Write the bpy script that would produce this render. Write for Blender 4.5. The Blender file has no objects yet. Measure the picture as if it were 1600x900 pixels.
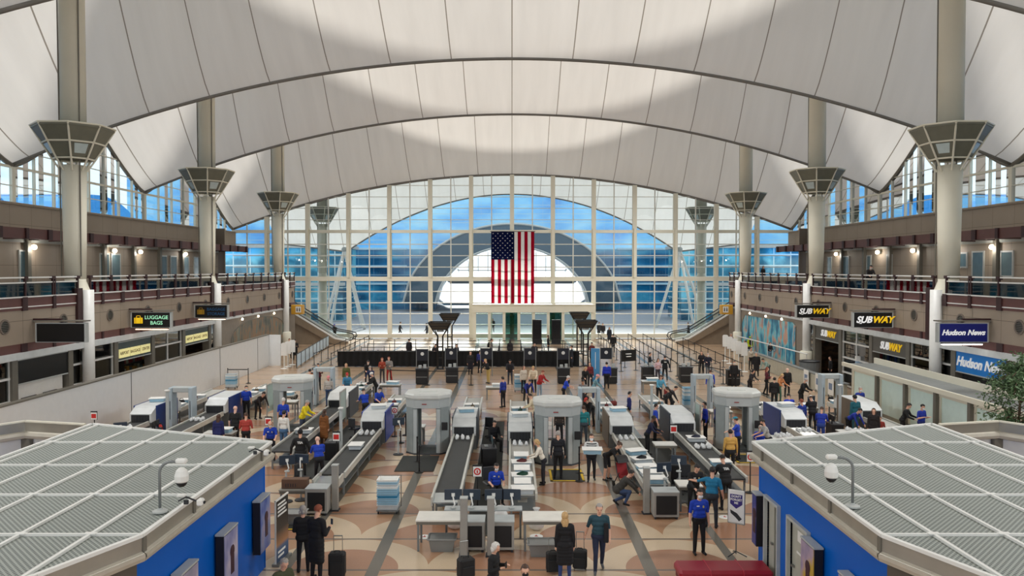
import bpy, bmesh, math, random
import numpy as np
from mathutils import Vector, Matrix
R = random.Random(7)
sc = bpy.context.scene
col = sc.collection
PI = math.pi
EYE = 8.0                       # camera height above the hall floor
PITCH = math.atan(30/1200)
FPX = 1200.0
_c, _s = math.cos(PITCH), math.sin(PITCH)

def at(px, py, z=0.0):
    """point of the photograph lying on the level z"""
    dx, dy, dz = (px-800)/FPX, _c+(450-py)/FPX*_s, -_s+(450-py)/FPX*_c
    t = (z-EYE)/dz
    return Vector((dx*t, dy*t, z))

# ---------------------------------------------------------------- materials
def lin(c):
    return tuple(((v/255)/12.92 if v/255 <= .04045 else ((v/255+.055)/1.055)**2.4) for v in c[:3])
MATS = {}
def mat(name, rgb, rough=.6, metal=0., vary=.06, scale=3., spec=.5, emit=0., coat=0., alpha=None):
    if name in MATS: return MATS[name]
    m = bpy.data.materials.new(name); m.use_nodes = True
    nt = m.node_tree; b = nt.nodes['Principled BSDF']
    c = lin(rgb)
    b.inputs['Roughness'].default_value = rough; b.inputs['Metallic'].default_value = metal
    b.inputs['Specular IOR Level'].default_value = spec
    if coat: b.inputs['Coat Weight'].default_value = coat
    if emit:
        b.inputs['Emission Color'].default_value = (*c, 1); b.inputs['Emission Strength'].default_value = emit
    if vary:
        tc = nt.nodes.new('ShaderNodeTexCoord'); n = nt.nodes.new('ShaderNodeTexNoise'); n.inputs['Scale'].default_value = scale
        n.inputs['Detail'].default_value = 3
        rp = nt.nodes.new('ShaderNodeValToRGB')
        rp.color_ramp.elements[0].position = .3; rp.color_ramp.elements[1].position = .7
        rp.color_ramp.elements[0].color = (*[v*(1-vary) for v in c], 1); rp.color_ramp.elements[1].color = (*[min(1, v*(1+vary)) for v in c], 1)
        nt.links.new(tc.outputs['Object'], n.inputs['Vector']); nt.links.new(n.outputs['Fac'], rp.inputs['Fac'])
        nt.links.new(rp.outputs['Color'], b.inputs['Base Color'])
    else:
        b.inputs['Base Color'].default_value = (*c, 1)
    MATS[name] = m
    return m

class NX:
    """little node-expression helper"""
    def __init__(s, name):
        s.m = bpy.data.materials.new(name); s.m.use_nodes = True; s.nt = s.m.node_tree
        s.b = s.nt.nodes['Principled BSDF']; s.out = s.nt.nodes['Material Output']
        s.tc = s.nt.nodes.new('ShaderNodeTexCoord'); MATS[name] = s.m
    def sock(s, node_in, v):
        if isinstance(v, (int, float)): node_in.default_value = v
        else: s.nt.links.new(v, node_in)
    def op(s, o, a, b=None, c=None):
        n = s.nt.nodes.new('ShaderNodeMath'); n.operation = o
        for i, v in enumerate((a, b, c)):
            if v is not None: s.sock(n.inputs[i], v)
        return n.outputs[0]
    def xyz(s):
        n = s.nt.nodes.new('ShaderNodeSeparateXYZ'); s.nt.links.new(s.tc.outputs['Object'], n.inputs[0]); return n.outputs
    def noise(s, scale, detail=3, stretch=None):
        n = s.nt.nodes.new('ShaderNodeTexNoise'); n.inputs['Scale'].default_value = scale; n.inputs['Detail'].default_value = detail
        if stretch:
            mp = s.nt.nodes.new('ShaderNodeMapping'); mp.inputs['Scale'].default_value = stretch
            s.nt.links.new(s.tc.outputs['Object'], mp.inputs[0]); s.nt.links.new(mp.outputs[0], n.inputs['Vector'])
        else: s.nt.links.new(s.tc.outputs['Object'], n.inputs['Vector'])
        return n.outputs['Fac']
    def mix(s, f, a, b):
        n = s.nt.nodes.new('ShaderNodeMix'); n.data_type = 'RGBA'
        s.sock(n.inputs[0], f)
        for i, v in ((6, a), (7, b)):
            if isinstance(v, tuple): n.inputs[i].default_value = (*lin(v), 1)
            else: s.nt.links.new(v, n.inputs[i])
        return n.outputs[2]
    def base(s, c, rough=.5, metal=0., spec=.5):
        s.nt.links.new(c, s.b.inputs['Base Color']); s.b.inputs['Roughness'].default_value = rough
        s.b.inputs['Metallic'].default_value = metal; s.b.inputs['Specular IOR Level'].default_value = spec
        return s.m
    def ramp(s, f, stops):
        n = s.nt.nodes.new('ShaderNodeValToRGB'); cr = n.color_ramp
        while len(cr.elements) < len(stops): cr.elements.new(.5)
        for e, (p, c) in zip(cr.elements, stops): e.position = p; e.color = (*lin(c), 1)
        s.nt.links.new(f, n.inputs[0]); return n.outputs[0]
    def line(s, v, period, half):
        """1 within half of a multiple of period"""
        d = s.op('ABSOLUTE', s.op('SUBTRACT', s.op('FRACT', s.op('ADD', s.op('DIVIDE', v, period), .5)), .5))
        return s.op('LESS_THAN', d, half/period)

def glass(name, tint, gloss=.08, rough=.02):
    if name in MATS: return MATS[name]
    m = bpy.data.materials.new(name); m.use_nodes = True; nt = m.node_tree
    for n in list(nt.nodes): nt.nodes.remove(n)
    o = nt.nodes.new('ShaderNodeOutputMaterial'); t = nt.nodes.new('ShaderNodeBsdfTransparent'); g = nt.nodes.new('ShaderNodeBsdfGlossy')
    x = nt.nodes.new('ShaderNodeMixShader'); fr = nt.nodes.new('ShaderNodeFresnel'); fr.inputs['IOR'].default_value = 1.45
    mu = nt.nodes.new('ShaderNodeMath'); mu.operation = 'MULTIPLY'; mu.inputs[1].default_value = gloss/.04
    t.inputs[0].default_value = (*lin(tint), 1); g.inputs['Roughness'].default_value = rough
    nt.links.new(fr.outputs[0], mu.inputs[0]); mu.use_clamp = True
    nt.links.new(mu.outputs[0], x.inputs[0]); nt.links.new(t.outputs[0], x.inputs[1]); nt.links.new(g.outputs[0], x.inputs[2])
    nt.links.new(x.outputs[0], o.inputs[0]); MATS[name] = m
    return m

# ---------------------------------------------------------------- mesh builder
class MB:
    def __init__(s): s.v = []; s.f = []; s.mi = []
    def add(s, vs, fs, m=0):
        o = len(s.v); s.v += [tuple(p) for p in vs]
        for f in fs: s.f.append([o+i for i in f]); s.mi.append(m)
        return s
    def box(s, x0, x1, y0, y1, z0, z1, m=0):
        return s.add([(x0,y0,z0),(x1,y0,z0),(x1,y1,z0),(x0,y1,z0),(x0,y0,z1),(x1,y0,z1),(x1,y1,z1),(x0,y1,z1)],
                     [(3,2,1,0),(4,5,6,7),(0,1,5,4),(1,2,6,5),(2,3,7,6),(3,0,4,7)], m)
    def cbox(s, c, d, m=0, rz=0, bev=0):
        hx, hy, hz = d[0]/2, d[1]/2, d[2]/2
        if bev:
            b = min(bev, hx*.9, hy*.9, hz*.9)
            ring = lambda ix, iy, z: [(-hx+ix,-hy+b+0,z),(-hx+b,-hy+iy,z),(hx-b,-hy+iy,z),(hx-ix,-hy+b,z),(hx-ix,hy-b,z),(hx-b,hy-iy,z),(-hx+b,hy-iy,z),(-hx+ix,hy-b,z)]
            rings = [ring(b,b,-hz), ring(0,0,-hz+b), ring(0,0,hz-b), ring(b,b,hz)]
            cr, sr = math.cos(rz), math.sin(rz)
            rings = [[(c[0]+x*cr-y*sr, c[1]+x*sr+y*cr, c[2]+z) for x,y,z in r] for r in rings]
            return s.loft(rings, m)
        cr, sr = math.cos(rz), math.sin(rz)
        P = [(c[0]+x*cr-y*sr, c[1]+x*sr+y*cr, c[2]+z) for z in (-hz,hz) for x,y in ((-hx,-hy),(hx,-hy),(hx,hy),(-hx,hy))]
        return s.add(P, [(3,2,1,0),(4,5,6,7),(0,1,5,4),(1,2,6,5),(2,3,7,6),(3,0,4,7)], m)
    def loft(s, rings, m=0, cap=True, closed=True):
        n = len(rings[0]); vs = [p for r in rings for p in r]; fs = []
        for k in range(len(rings)-1):
            for i in range(n if closed else n-1):
                j = (i+1) % n
                fs.append((k*n+i, k*n+j, (k+1)*n+j, (k+1)*n+i))
        if cap: fs += [tuple(range(n))[::-1], tuple((len(rings)-1)*n+i for i in range(n))]
        return s.add(vs, fs, m)
    def prism(s, poly, z0, z1, m=0):
        return s.loft([[(x,y,z0) for x,y in poly], [(x,y,z1) for x,y in poly]], m)
    def bar(s, p, q, w, h=None, m=0, up=(0,0,1)):
        h = w if h is None else h
        p, q = Vector(p), Vector(q); d = (q-p).normalized(); u = Vector(up)
        if abs(d.dot(u)) > .98: u = Vector((1,0,0))
        a = d.cross(u).normalized()*w/2; b = a.cross(d).normalized()*h/2
        return s.loft([[e-a-b, e+a-b, e+a+b, e-a+b] for e in (p, q)], m)
    def tube(s, pts, r, n=8, m=0, cap=True):
        pts = [Vector(p) for p in pts]; rings = []
        rs = r if isinstance(r, (list, tuple)) else [r]*len(pts)
        ref = None
        for i, p in enumerate(pts):
            d = (pts[min(i+1, len(pts)-1)]-pts[max(i-1, 0)]).normalized()
            if ref is None:
                ref = Vector((0,0,1)) if abs(d.z) < .9 else Vector((1,0,0))
            a = d.cross(ref).normalized(); b = a.cross(d).normalized(); ref = b
            rings.append([p+(a*math.cos(2*PI*k/n)+b*math.sin(2*PI*k/n))*rs[i] for k in range(n)])
        return s.loft(rings, m, cap)
    def lathe(s, prof, c=(0,0,0), n=16, m=0, cap=True, ph=0.):
        return s.loft([[(c[0]+r*math.cos(2*PI*(k+ph)/n), c[1]+r*math.sin(2*PI*(k+ph)/n), c[2]+z) for k in range(n)] for r, z in prof], m, cap)
    def ball(s, c, r, n=10, m=0, sx=1, sy=1, sz=1):
        rings = []
        for i in range(1, n):
            a = PI*i/n
            rings.append([(c[0]+sx*r*math.sin(a)*math.cos(2*PI*k/(n+2)), c[1]+sy*r*math.sin(a)*math.sin(2*PI*k/(n+2)), c[2]-sz*r*math.cos(a)) for k in range(n+2)])
        return s.loft(rings, m)
    def quad(s, a, b, c, d, m=0): return s.add([a,b,c,d], [(0,1,2,3)], m)
    def tray(s, c, L, W, H, t=.02, m=0, rz=0, flare=.04):
        cr, sr = math.cos(rz), math.sin(rz)
        def ring(l, w, z): return [(c[0]+x*cr-y*sr, c[1]+x*sr+y*cr, c[2]+z) for x, y in ((-l/2,-w/2),(l/2,-w/2),(l/2,w/2),(-l/2,w/2))]
        return s.loft([ring(L-flare,W-flare,0), ring(L-t,W-t,H-.02), ring(L+.03,W+.03,H-.02), ring(L+.03,W+.03,H), ring(L-2*t,W-2*t,H), ring(L-flare-2*t,W-flare-2*t,t)], m)
    def mesh(s, name, mats, smooth=False):
        me = bpy.data.meshes.new(name); me.from_pydata(s.v, [], s.f)
        for x in (mats if isinstance(mats, (list, tuple)) else [mats]): me.materials.append(x)
        if any(s.mi): me.polygons.foreach_set('material_index', s.mi)
        if smooth: me.polygons.foreach_set('use_smooth', [True]*len(me.polygons))
        bm = bmesh.new(); bm.from_mesh(me); bmesh.ops.recalc_face_normals(bm, faces=bm.faces); bm.to_mesh(me); bm.free()
        me.update(); return me
    def build(s, name, mats, parent=None, loc=(0,0,0), rz=0, smooth=False):
        return link(name, s.mesh(name, mats, smooth), parent, loc, rz)

def link(name, data, parent=None, loc=(0,0,0), rz=0):
    o = bpy.data.objects.new(name, data); col.objects.link(o); o.location = loc; o.rotation_euler = (0,0,rz)
    if parent is not None: o.parent = parent
    return o
def tag(o, label=None, cat=None, group=None, kind=None):
    for k, v in (('label',label),('category',cat),('group',group),('kind',kind)):
        if v: o[k] = v
    return o
def thing(name, label, cat, loc=(0,0,0), rz=0, group=None):
    o = bpy.data.objects.new(name, None); col.objects.link(o); o.location = loc; o.rotation_euler = (0,0,rz)
    o.empty_display_size = .2
    return tag(o, label, cat, group)
def struct(mb, name, mats, parent=None, smooth=False):
    o = mb.build(name, mats, parent, smooth=smooth)
    if parent is None: o['kind'] = 'structure'
    return o
def copy_tree(o, loc=None, rz=None, label=None, group=None, parent=None):
    c = o.copy(); col.objects.link(c)
    if parent is not None: c.parent = parent; c.matrix_parent_inverse = o.matrix_parent_inverse.copy()
    for ch in list(o.children): copy_tree(ch, parent=c)
    if loc is not None: c.location = loc
    if rz is not None: c.rotation_euler = (0,0,rz)
    if label: c['label'] = label
    if group: c['group'] = group
    return c
_txt = {}
def text(s, size, material, parent, loc, rot, name='lettering', ext=.01, shear=0., bold=0., align='CENTER', space=1.):
    key = (s, size, ext, shear, bold, align, space, material.name)
    if key not in _txt:
        cu = bpy.data.curves.new('lettering', 'FONT'); cu.body = s; cu.size = size; cu.extrude = ext; cu.shear = shear; cu.offset = bold
        cu.align_x = align; cu.align_y = 'CENTER'; cu.space_character = space; cu.resolution_u = 3
        o = bpy.data.objects.new('lettering', cu); col.objects.link(o)
        bpy.context.view_layer.update()
        me = bpy.data.meshes.new_from_object(o.evaluated_get(bpy.context.evaluated_depsgraph_get()))
        bpy.data.objects.remove(o); me.materials.clear(); me.materials.append(material); _txt[key] = me
    o = link(name, _txt[key], parent, loc); o.rotation_euler = rot
    return o

# common materials
M_cream = mat('cream_painted_steel', (226,222,204), .5, vary=.03, scale=.6)
M_maroon = mat('maroon_steel', (84,40,40), .55)
M_maroon_d = mat('dark_maroon_steel', (52,22,24), .55)
M_white = mat('white_enamel', (228,228,224), .4, vary=.03)
M_alum = mat('brushed_aluminium', (196,196,190), .35, .6)
M_steel = mat('satin_steel', (150,152,150), .38, .8)
M_black = mat('black_plastic', (20,20,22), .5)
M_dark = mat('charcoal_plastic', (42,44,48), .5)
M_grey = mat('light_grey_plastic', (176,180,178), .5)
M_mid = mat('mid_grey_plastic', (120,124,124), .5)
M_blue = mat('deep_blue_panel', (0,92,188), .4, vary=.03, scale=1., spec=.2)
M_lamp = mat('lamp_glow', (255,236,205), emit=6., vary=0)
M_taupe = mat('taupe_metal', (112,108,98), .5)
# ================================================================ camera, world, sun
cam = bpy.data.cameras.new('camera'); cam.lens = 27.0; cam.sensor_width = 36.0; cam.clip_end = 3000
co = bpy.data.objects.new('camera', cam); col.objects.link(co); co.location = (0,0,EYE); co.rotation_euler = (PI/2-PITCH,0,0); sc.camera = co
vs_ = sc.view_settings; vs_.view_transform = 'Standard'; vs_.look = 'None'; vs_.gamma = 1; vs_.use_curve_mapping = False
vs_.exposure = -0.12
cy = sc.cycles
cy.use_denoising = True; cy.max_bounces = 7; cy.diffuse_bounces = 4; cy.glossy_bounces = 3; cy.transmission_bounces = 4
cy.transparent_max_bounces = 16; cy.caustics_reflective = False; cy.caustics_refractive = False; cy.sample_clamp_indirect = 6

w = bpy.data.worlds.new('sky'); sc.world = w; w.use_nodes = True
nt = w.node_tree; bg = nt.nodes['Background']
tc = nt.nodes.new('ShaderNodeTexCoord'); sp = nt.nodes.new('ShaderNodeSeparateXYZ'); nt.links.new(tc.outputs['Generated'], sp.inputs[0])
gr = nt.nodes.new('ShaderNodeValToRGB'); nt.links.new(sp.outputs[2], gr.inputs[0])
e = gr.color_ramp.elements; e[0].position = 0; e[0].color = (.86,.93,1,1); e[1].position = .6; e[1].color = (.18,.42,.86,1)
x_ = gr.color_ramp.elements.new(.12); x_.color = (.34,.63,.98,1)
no = nt.nodes.new('ShaderNodeTexNoise'); no.inputs['Scale'].default_value = 3.2; no.inputs['Detail'].default_value = 5
mp = nt.nodes.new('ShaderNodeMapping'); mp.inputs['Scale'].default_value = (1,1,3); mp.inputs['Location'].default_value = (2.3,.4,.2)
nt.links.new(tc.outputs['Generated'], mp.inputs[0]); nt.links.new(mp.outputs[0], no.inputs['Vector'])
cr = nt.nodes.new('ShaderNodeValToRGB'); cr.color_ramp.elements[0].position = .32; cr.color_ramp.elements[1].position = .46
nt.links.new(no.outputs['Fac'], cr.inputs[0])
mx = nt.nodes.new('ShaderNodeMix'); mx.data_type = 'RGBA'; nt.links.new(cr.outputs[0], mx.inputs[0]); nt.links.new(gr.outputs[0], mx.inputs[6]); mx.inputs[7].default_value = (1.05,1.08,1.1,1)
nt.links.new(mx.outputs[2], bg.inputs['Color']); bg.inputs['Strength'].default_value = 1.35
sun = bpy.data.lights.new('sun', 'SUN'); sun.energy = 9.0; sun.angle = math.radians(8); sun.color = (1,.95,.87)
so = bpy.data.objects.new('sun', sun); col.objects.link(so)
so.rotation_euler = Vector((.04,-1,-.50)).to_track_quat('-Z','Y').to_euler(); so.location = (0,60,60)

# ================================================================ floor
X_BOOTH = 6.45
f = NX('terrazzo_floor'); X, Y, Z = f.xyz()
PX, PY = 4.54, 2.342
row = f.op('DIVIDE', f.op('SUBTRACT', Y, 22.55), PY); ri = f.op('FLOOR', row)
fy = f.op('MULTIPLY', f.op('FRACT', row), PY)
shift = f.op('MULTIPLY', f.op('MODULO', f.op('ABSOLUTE', ri), 2.), PX/2)
fx = f.op('MULTIPLY', f.op('SUBTRACT', f.op('FRACT', f.op('DIVIDE', f.op('ADD', X, shift), PX)), .5), PX)
rad = f.op('SQRT', f.op('ADD', f.op('POWER', fx, 2.), f.op('POWER', fy, 2.)))
inner = f.op('LESS_THAN', rad, 1.5); ring = f.op('LESS_THAN', rad, 2.3)
sp1 = f.noise(34, 4); big = f.noise(.22, 2)
cream = f.mix(sp1, (200,178,148), (226,208,180)); tan = f.mix(sp1, (156,114,88), (184,140,112)); brown = f.mix(sp1, (172,132,100), (194,156,124))
c = f.mix(inner, f.mix(ring, brown, cream), tan)
far = f.op('GREATER_THAN', Y, 44.)
c = f.mix(far, c, f.mix(sp1, (178,152,124), (196,170,142)))
c = f.mix(f.op('MULTIPLY', big, .25), c, (150,112,88))
l1 = f.line(f.op('SUBTRACT', Y, 22.55), PY, .05)
c = f.mix(l1, c, (112,104,96))
st = f.line(X, 3.68, .005)
s1 = f.op('LESS_THAN', f.op('ABSOLUTE', f.op('SUBTRACT', f.op('ABSOLUTE', X), 3.68)), .17)
s2 = f.op('LESS_THAN', f.op('ABSOLUTE', f.op('SUBTRACT', f.op('ABSOLUTE', X), 6.05)), .13)
s3 = f.op('LESS_THAN', f.op('ABSOLUTE', f.op('SUBTRACT', f.op('ABSOLUTE', X), 11.5)), .17)
s4 = f.op('LESS_THAN', f.op('ABSOLUTE', f.op('SUBTRACT', f.op('ABSOLUTE', X), 16.)), .17)
ss = f.op('MAXIMUM', f.op('MAXIMUM', s1, s2), f.op('MAXIMUM', s3, s4))
c = f.mix(ss, c, f.mix(sp1, (98,94,86), (120,116,106)))
f.base(c, .16, 0, .5)
nzr = f.noise(1.5, 3); f.sock(f.b.inputs['Roughness'], f.op('ADD', .12, f.op('MULTIPLY', nzr, .16)))
MB_ = MB(); MB_.quad((-36,-12,0),(36,-12,0),(36,88,0),(-36,88,0)); struct(MB_, 'floor', f.m)

# ================================================================ tent roof
WALL_Y = 88.0; XE = 31.9; XM = 22.86; FILL_W = 4200
MAST_Y = [-12.4, 5.2, 22.8, 40.4, 58.0, 75.6, 93.2]
f = NX('tent_fabric'); X, Y, Z = f.xyz()
nt2 = f.nt
seam = f.line(X, 3.85, .035)
wv = f.noise(1.2, 4, (1,.12,.12)); st_ = f.noise(.5, 3)
cc = f.mix(seam, f.mix(wv, (216,213,208), (234,231,226)), (146,138,128))
cc2 = f.mix(f.op('GREATER_THAN', st_, .57), cc, cc)
d_ = nt2.nodes.new('ShaderNodeBsdfDiffuse'); t_ = nt2.nodes.new('ShaderNodeBsdfTranslucent'); ms = nt2.nodes.new('ShaderNodeMixShader')
nt2.links.new(cc2, d_.inputs[0]); nt2.links.new(cc2, t_.inputs[0]); ms.inputs[0].default_value = .21
nt2.links.new(d_.outputs[0], ms.inputs[1]); nt2.links.new(t_.outputs[0], ms.inputs[2]); nt2.links.new(ms.outputs[0], f.out.inputs[0])
M_fabric = f.m; nt2.nodes.remove(f.b)
def zv(x): return 21.4-.0066*x*x
def zend(x): return 18.8-.0061*x*x
def zout(x):
    a = abs(x)
    return 18.3-.0152*a*a if a < 22.8 else 10.4+(a-22.8)*.12
def zr(x):
    a = abs(x)
    if a < XM: return 25.7+11.3*(a/XM)**2.2
    t = min(1., (a-XM)/(XE-XM)); return 19.9+17.1*(1-t)**1.5
def tent_z(x, u, near, farz):
    lo = farz(x) if u > 0 else near(x)
    return lo+(zr(x)-lo)*max(0., 1-abs(u))**1.25
M_cable = mat('grey_edge_cable', (122,118,112), .6)
VALLEY = []
for k, my in enumerate(MAST_Y):
    y0 = my-8.8; y1 = my+8.8; nf, ff = zv, zv
    if k == 5: y1 = WALL_Y; ff = zend
    if k == 6: y0 = WALL_Y; y1 = 106.; nf, ff = zend, zout
    NXG, NU = 76, 24
    vs, fs = [], []
    for j in range(NU+1):
        u = -1+2*j/NU
        y = my+(y1-my)*u if u > 0 else my+(my-y0)*u
        for i in range(NXG+1):
            x = -XE+2*XE*i/NXG
            vs.append((x, y, tent_z(x, u, nf, ff)))
    n1 = NXG+1
    for j in range(NU):
        for i in range(NXG): fs.append((j*n1+i, j*n1+i+1, (j+1)*n1+i+1, (j+1)*n1+i))
    me = bpy.data.meshes.new('ceiling'); me.from_pydata(vs, [], fs); me.materials.append(M_fabric)
    me.polygons.foreach_set('use_smooth', [True]*len(me.polygons)); me.update()
    o = link('ceiling' if k < 6 else 'ceiling_canopy', me); o['kind'] = 'structure'
    if k < 6:
        VALLEY.append((y1, ff))
    m = MB(); m.tube([(x, y1, ff(x)-.03) for x in np.linspace(-XE, XE, 61)], .11 if k != 5 else .16, 8)
    struct(m, 'trim_%d' % (k+1), M_cable, smooth=True)
# gable edge beams on both sides
for s in (-1, 1):
    m = MB()
    for k, my in enumerate(MAST_Y[:6]):
        y1 = my+8.8 if k != 5 else WALL_Y
        ff = zv if k != 5 else zend
        pts = []
        for j in range(25):
            u = -1+2*j/24; y = my+(y1-my)*u if u > 0 else my+8.8*u
            pts.append((s*XE, y, tent_z(XE, u, zv, ff)-.1))
        m.tube(pts, .16, 6)
    struct(m, 'trim_%d' % (8 if s < 0 else 9), M_taupe)

# ================================================================ masts
def mast_mesh():
    root = thing('roof_mast', 'x', 'mast')
    m = MB(); zb = 6.55
    m.lathe([(.78,zb),(.7,zb+.25),(.52,zb+.75),(.5,zb+.8),(.5,zb+.9)], n=24)
    m.lathe([(.5,zb+.9),(.55,zb+3),(.6,13.4)], n=24)
    m.lathe([(.62,14.6),(.6,36.6),(.4,37)], n=24)
    m.build('shaft', M_cream, root, smooth=True)
    m = MB()
    m.lathe([(.5,0),(.62,0),(.62,22),(.5,22)], (0,0,14.6), 3, ph=.25) if False else None
    m.bar((-.52,-.34,7.6),(-.6,-.36,36),.05,.05); m.bar((.5,-.36,7.6),(.58,-.4,36),.05,.05); m.build('cable_cover', M_taupe, root)
    m = MB(); m.lathe([(.92,13.75),(1.0,13.8),(1.42,14.5),(1.9,15.2),(1.95,15.25),(1.95,15.4),(1.8,15.4),(1.3,14.6)], n=8, ph=.5); 
    m.build('funnel', mat('olive_grey_louvre', (112,112,98), .5), root)
    m = MB()
    for k in range(8):
        a = 2*PI*(k+.5)/8
        m.tube([(math.cos(a)*.6, math.sin(a)*.6, 13.1),(math.cos(a)*1.02, math.sin(a)*1.02, 13.75),(math.cos(a)*1.46, math.sin(a)*1.46, 14.5),(math.cos(a)*1.98, math.sin(a)*1.98, 15.4)], .05, 6)
    for r, z in ((1.46,14.52),(1.97,15.38),(.96,13.72)):
        m.tube([(math.cos(2*PI*(k+.5)/8)*r, math.sin(2*PI*(k+.5)/8)*r, z) for k in range(9)], .05, 6, cap=False)
    m.build('funnel_frame', M_cream, root)
    for k in range(8):
        m = MB(); a0, a1 = 2*PI*(k+.5)/8, 2*PI*(k+1.5)/8
        if k in (1, 3, 5, 7): continue
        def q(t, r, z): 
            p0 = Vector((math.cos(a0)*r, math.sin(a0)*r, z)); p1 = Vector((math.cos(a1)*r, math.sin(a1)*r, z)); return p0.lerp(p1, t)
        m.quad(q(.2,1.11,13.95), q(.8,1.11,13.95), q(.8,1.42,14.42), q(.2,1.42,14.42))
        m.build('glass_panel', mat('pale_glass_panel', (190,205,205), .15), root)
    return root
base_mast = mast_mesh()
ords = ['first', 'second', 'third']
mi = 0
for k, my in enumerate(MAST_Y):
    if my < 30: 
        if my < 5: continue
    for s in (-1, 1):
        where = 'west' if s < 0 else 'east'
        if my > 90: lab = 'cream mast outside the glass end wall, on the side of the %s' % ('stone arch mural' if s < 0 else 'turquoise mural')
        elif my < 30: lab = 'cream roof mast rising beside the camera, %s side' % ('blank black sign' if s < 0 else 'blue news shop')
        else: lab = '%s tall cream mast with funnel collar along the balcony above the %s' % ({40.4:'nearest',58.0:'middle',75.6:'farthest'}[my], 'luggage shops' if s < 0 else 'sandwich shops')
        if my < 30: continue
        o = base_mast if mi == 0 else copy_tree(base_mast)
        o.location = (s*(XM+.1), my, 0); o.rotation_euler = (0,0, 0 if s < 0 else PI); o['label'] = lab; o['group'] = 'roof masts'; mi += 1
        if my > 90:
            m = MB(); m.lathe([(.62,0),(.55,1),(.5,6.6)], n=20); m.build('lower_shaft', M_cream, o, smooth=True)

# fill spots added beside the mast collars to brighten the hall
for my in MAST_Y[1:6]:
    for s in (-1, 1):
        ld = bpy.data.lights.new('added_fill_spot', 'SPOT'); ld.energy = FILL_W; ld.spot_size = math.radians(150); ld.spot_blend = .8; ld.shadow_soft_size = 1.7; ld.color = (1,.985,.97)
        lo_ = bpy.data.objects.new('added_fill_spot', ld); col.objects.link(lo_); lo_.location = (s*(XM-2.6), my, 14.6)
        lo_.rotation_euler = Vector((-s*.8, .25, -1)).to_track_quat('-Z','Y').to_euler()

# ================================================================ side clerestory windows
M_pane = glass('clear_pane', (242,251,253), .04)
M_pane_s = glass('clerestory_pane', (226,244,250), .05)
CB = 12.15
wn = 1
for s in (-1, 1):
    for k, my in enumerate(MAST_Y[:6]):
        y0 = my-8.8; y1 = my+8.8 if k != 5 else WALL_Y
        ff = zv if k != 5 else zend
        def edge(y):
            u = (y-my)/(y1-my) if y > my else (y-my)/8.8
            return tent_z(XE, u, zv, ff)
        m = MB(); x = s*XE
        nm = 8
        for i in range(nm+1 if k == 5 else nm):
            y = y0+(y1-y0)*i/nm; wdt = .34 if i in (0, nm) else (.2 if i == 4 else (.13 if i % 2 == 0 else .07))
            m.box(x-.1, x+.1, y-wdt/2, y+wdt/2, CB, max(edge(min(max(y,y0+.01),y1-.01))-.1, CB+.3))
        for z, h in ((12.2,.14),(13.3,.05),(14.5,.16),(15.6,.05),(16.8,.07),(17.9,.05),(19,.05)):
            ys = [y0+(y1-y0)*j/80 for j in range(81)]; ok = [y for y in ys if edge(min(max(y,y0+.01),y1-.01)) > z]
            if ok: m.box(x-.07, x+.07, ok[0], ok[-1], z-h/2, z+h/2)
        o = struct(m, 'window_%d' % wn, M_cream); wn += 1
        m = MB(); ys = np.linspace(y0, y1, 33)
        for a, b in zip(ys[:-1], ys[1:]):
            m.quad((x+s*.02,a,CB),(x+s*.02,b,CB),(x+s*.02,b,edge(min(b,y1-.001))),(x+s*.02,a,edge(max(a,y0+.001))))
        m.build('pane', M_pane_s, o)

# ================================================================ far glass wall
m = MB(); thin = MB(); pitch = 4.66
def zarch(x): return zend(x)-.05
for k in range(-6, 7):
    x = k*pitch; m.box(x-.24, x+.24, WALL_Y-.45, WALL_Y, 0, zarch(x)-.05); m.box(x-.12, x+.12, WALL_Y-.75, WALL_Y-.45, 7, min(12.6, zarch(x)-.3))
for z, h in ((12.25,.34),(6.85,.5),(.35,.5)): m.box(-XE, XE, WALL_Y-.5, WALL_Y, z-h/2, z+h/2)
for k in range(-6, 7):
    x = (k-.5)*pitch
    thin.box(x-.06, x+.06, WALL_Y-.16, WALL_Y-.02, 0, zarch(x)-.05)
z = .35+1.25
zs = [1.6,2.85,4.1,5.4, 8.2,9.5,10.8, 13.6,14.9,16.2,17.5]
for z in zs:
    xm = XE if z < zend(XE) else math.sqrt(max(0,(18.75-z)/.0061))
    hh = .1 if z < 12 else .06
    thin.box(-xm, xm, WALL_Y-.14, WALL_Y-.02, z-hh/2, z+hh/2)
o = struct(m, 'window_far', M_cream); thin.build('glazing_bars', mat('pale_glazing_bar', (214,214,204), .5), o)
m = MB(); xs = np.linspace(-XE, XE, 65)
for a, b in zip(xs[:-1], xs[1:]): m.quad((a,WALL_Y+.03,0),(b,WALL_Y+.03,0),(b,WALL_Y+.03,zarch(b)),(a,WALL_Y+.03,zarch(a)))
m.build('pane', M_pane, o)

# entrance vestibule under the flag
EX0, EX1, EYV = -4.2, 9.05, 86.3
m = MB(); m.box(EX0-.2, EX1+.2, EYV-.3, WALL_Y-.5, 3.1, 3.9); m.box(EX0-.3, EX1+.3, EYV-.4, WALL_Y-.5, 3.9, 4.02)
for x in np.linspace(EX0, EX1, 9): m.box(x-.16, x+.16, EYV-.15, EYV+.1, 0, 3.2)
o = struct(m, 'door_1', M_cream)
m = MB(); m2 = MB()
xs = np.linspace(EX0, EX1, 9)
for i in range(8):
    tgt = m2 if i in (2, 5) else m
    tgt.quad((xs[i]+.16,EYV,0),(xs[i+1]-.16,EYV,0),(xs[i+1]-.16,EYV,3.15),(xs[i]+.16,EYV,3.15))
m.build('door_glass', glass('door_glass', (214,230,228), .06), o); m2.build('tinted_door_glass', glass('green_glass', (46,96,84), .1), o)
for px in (690, 1190): pass

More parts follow.
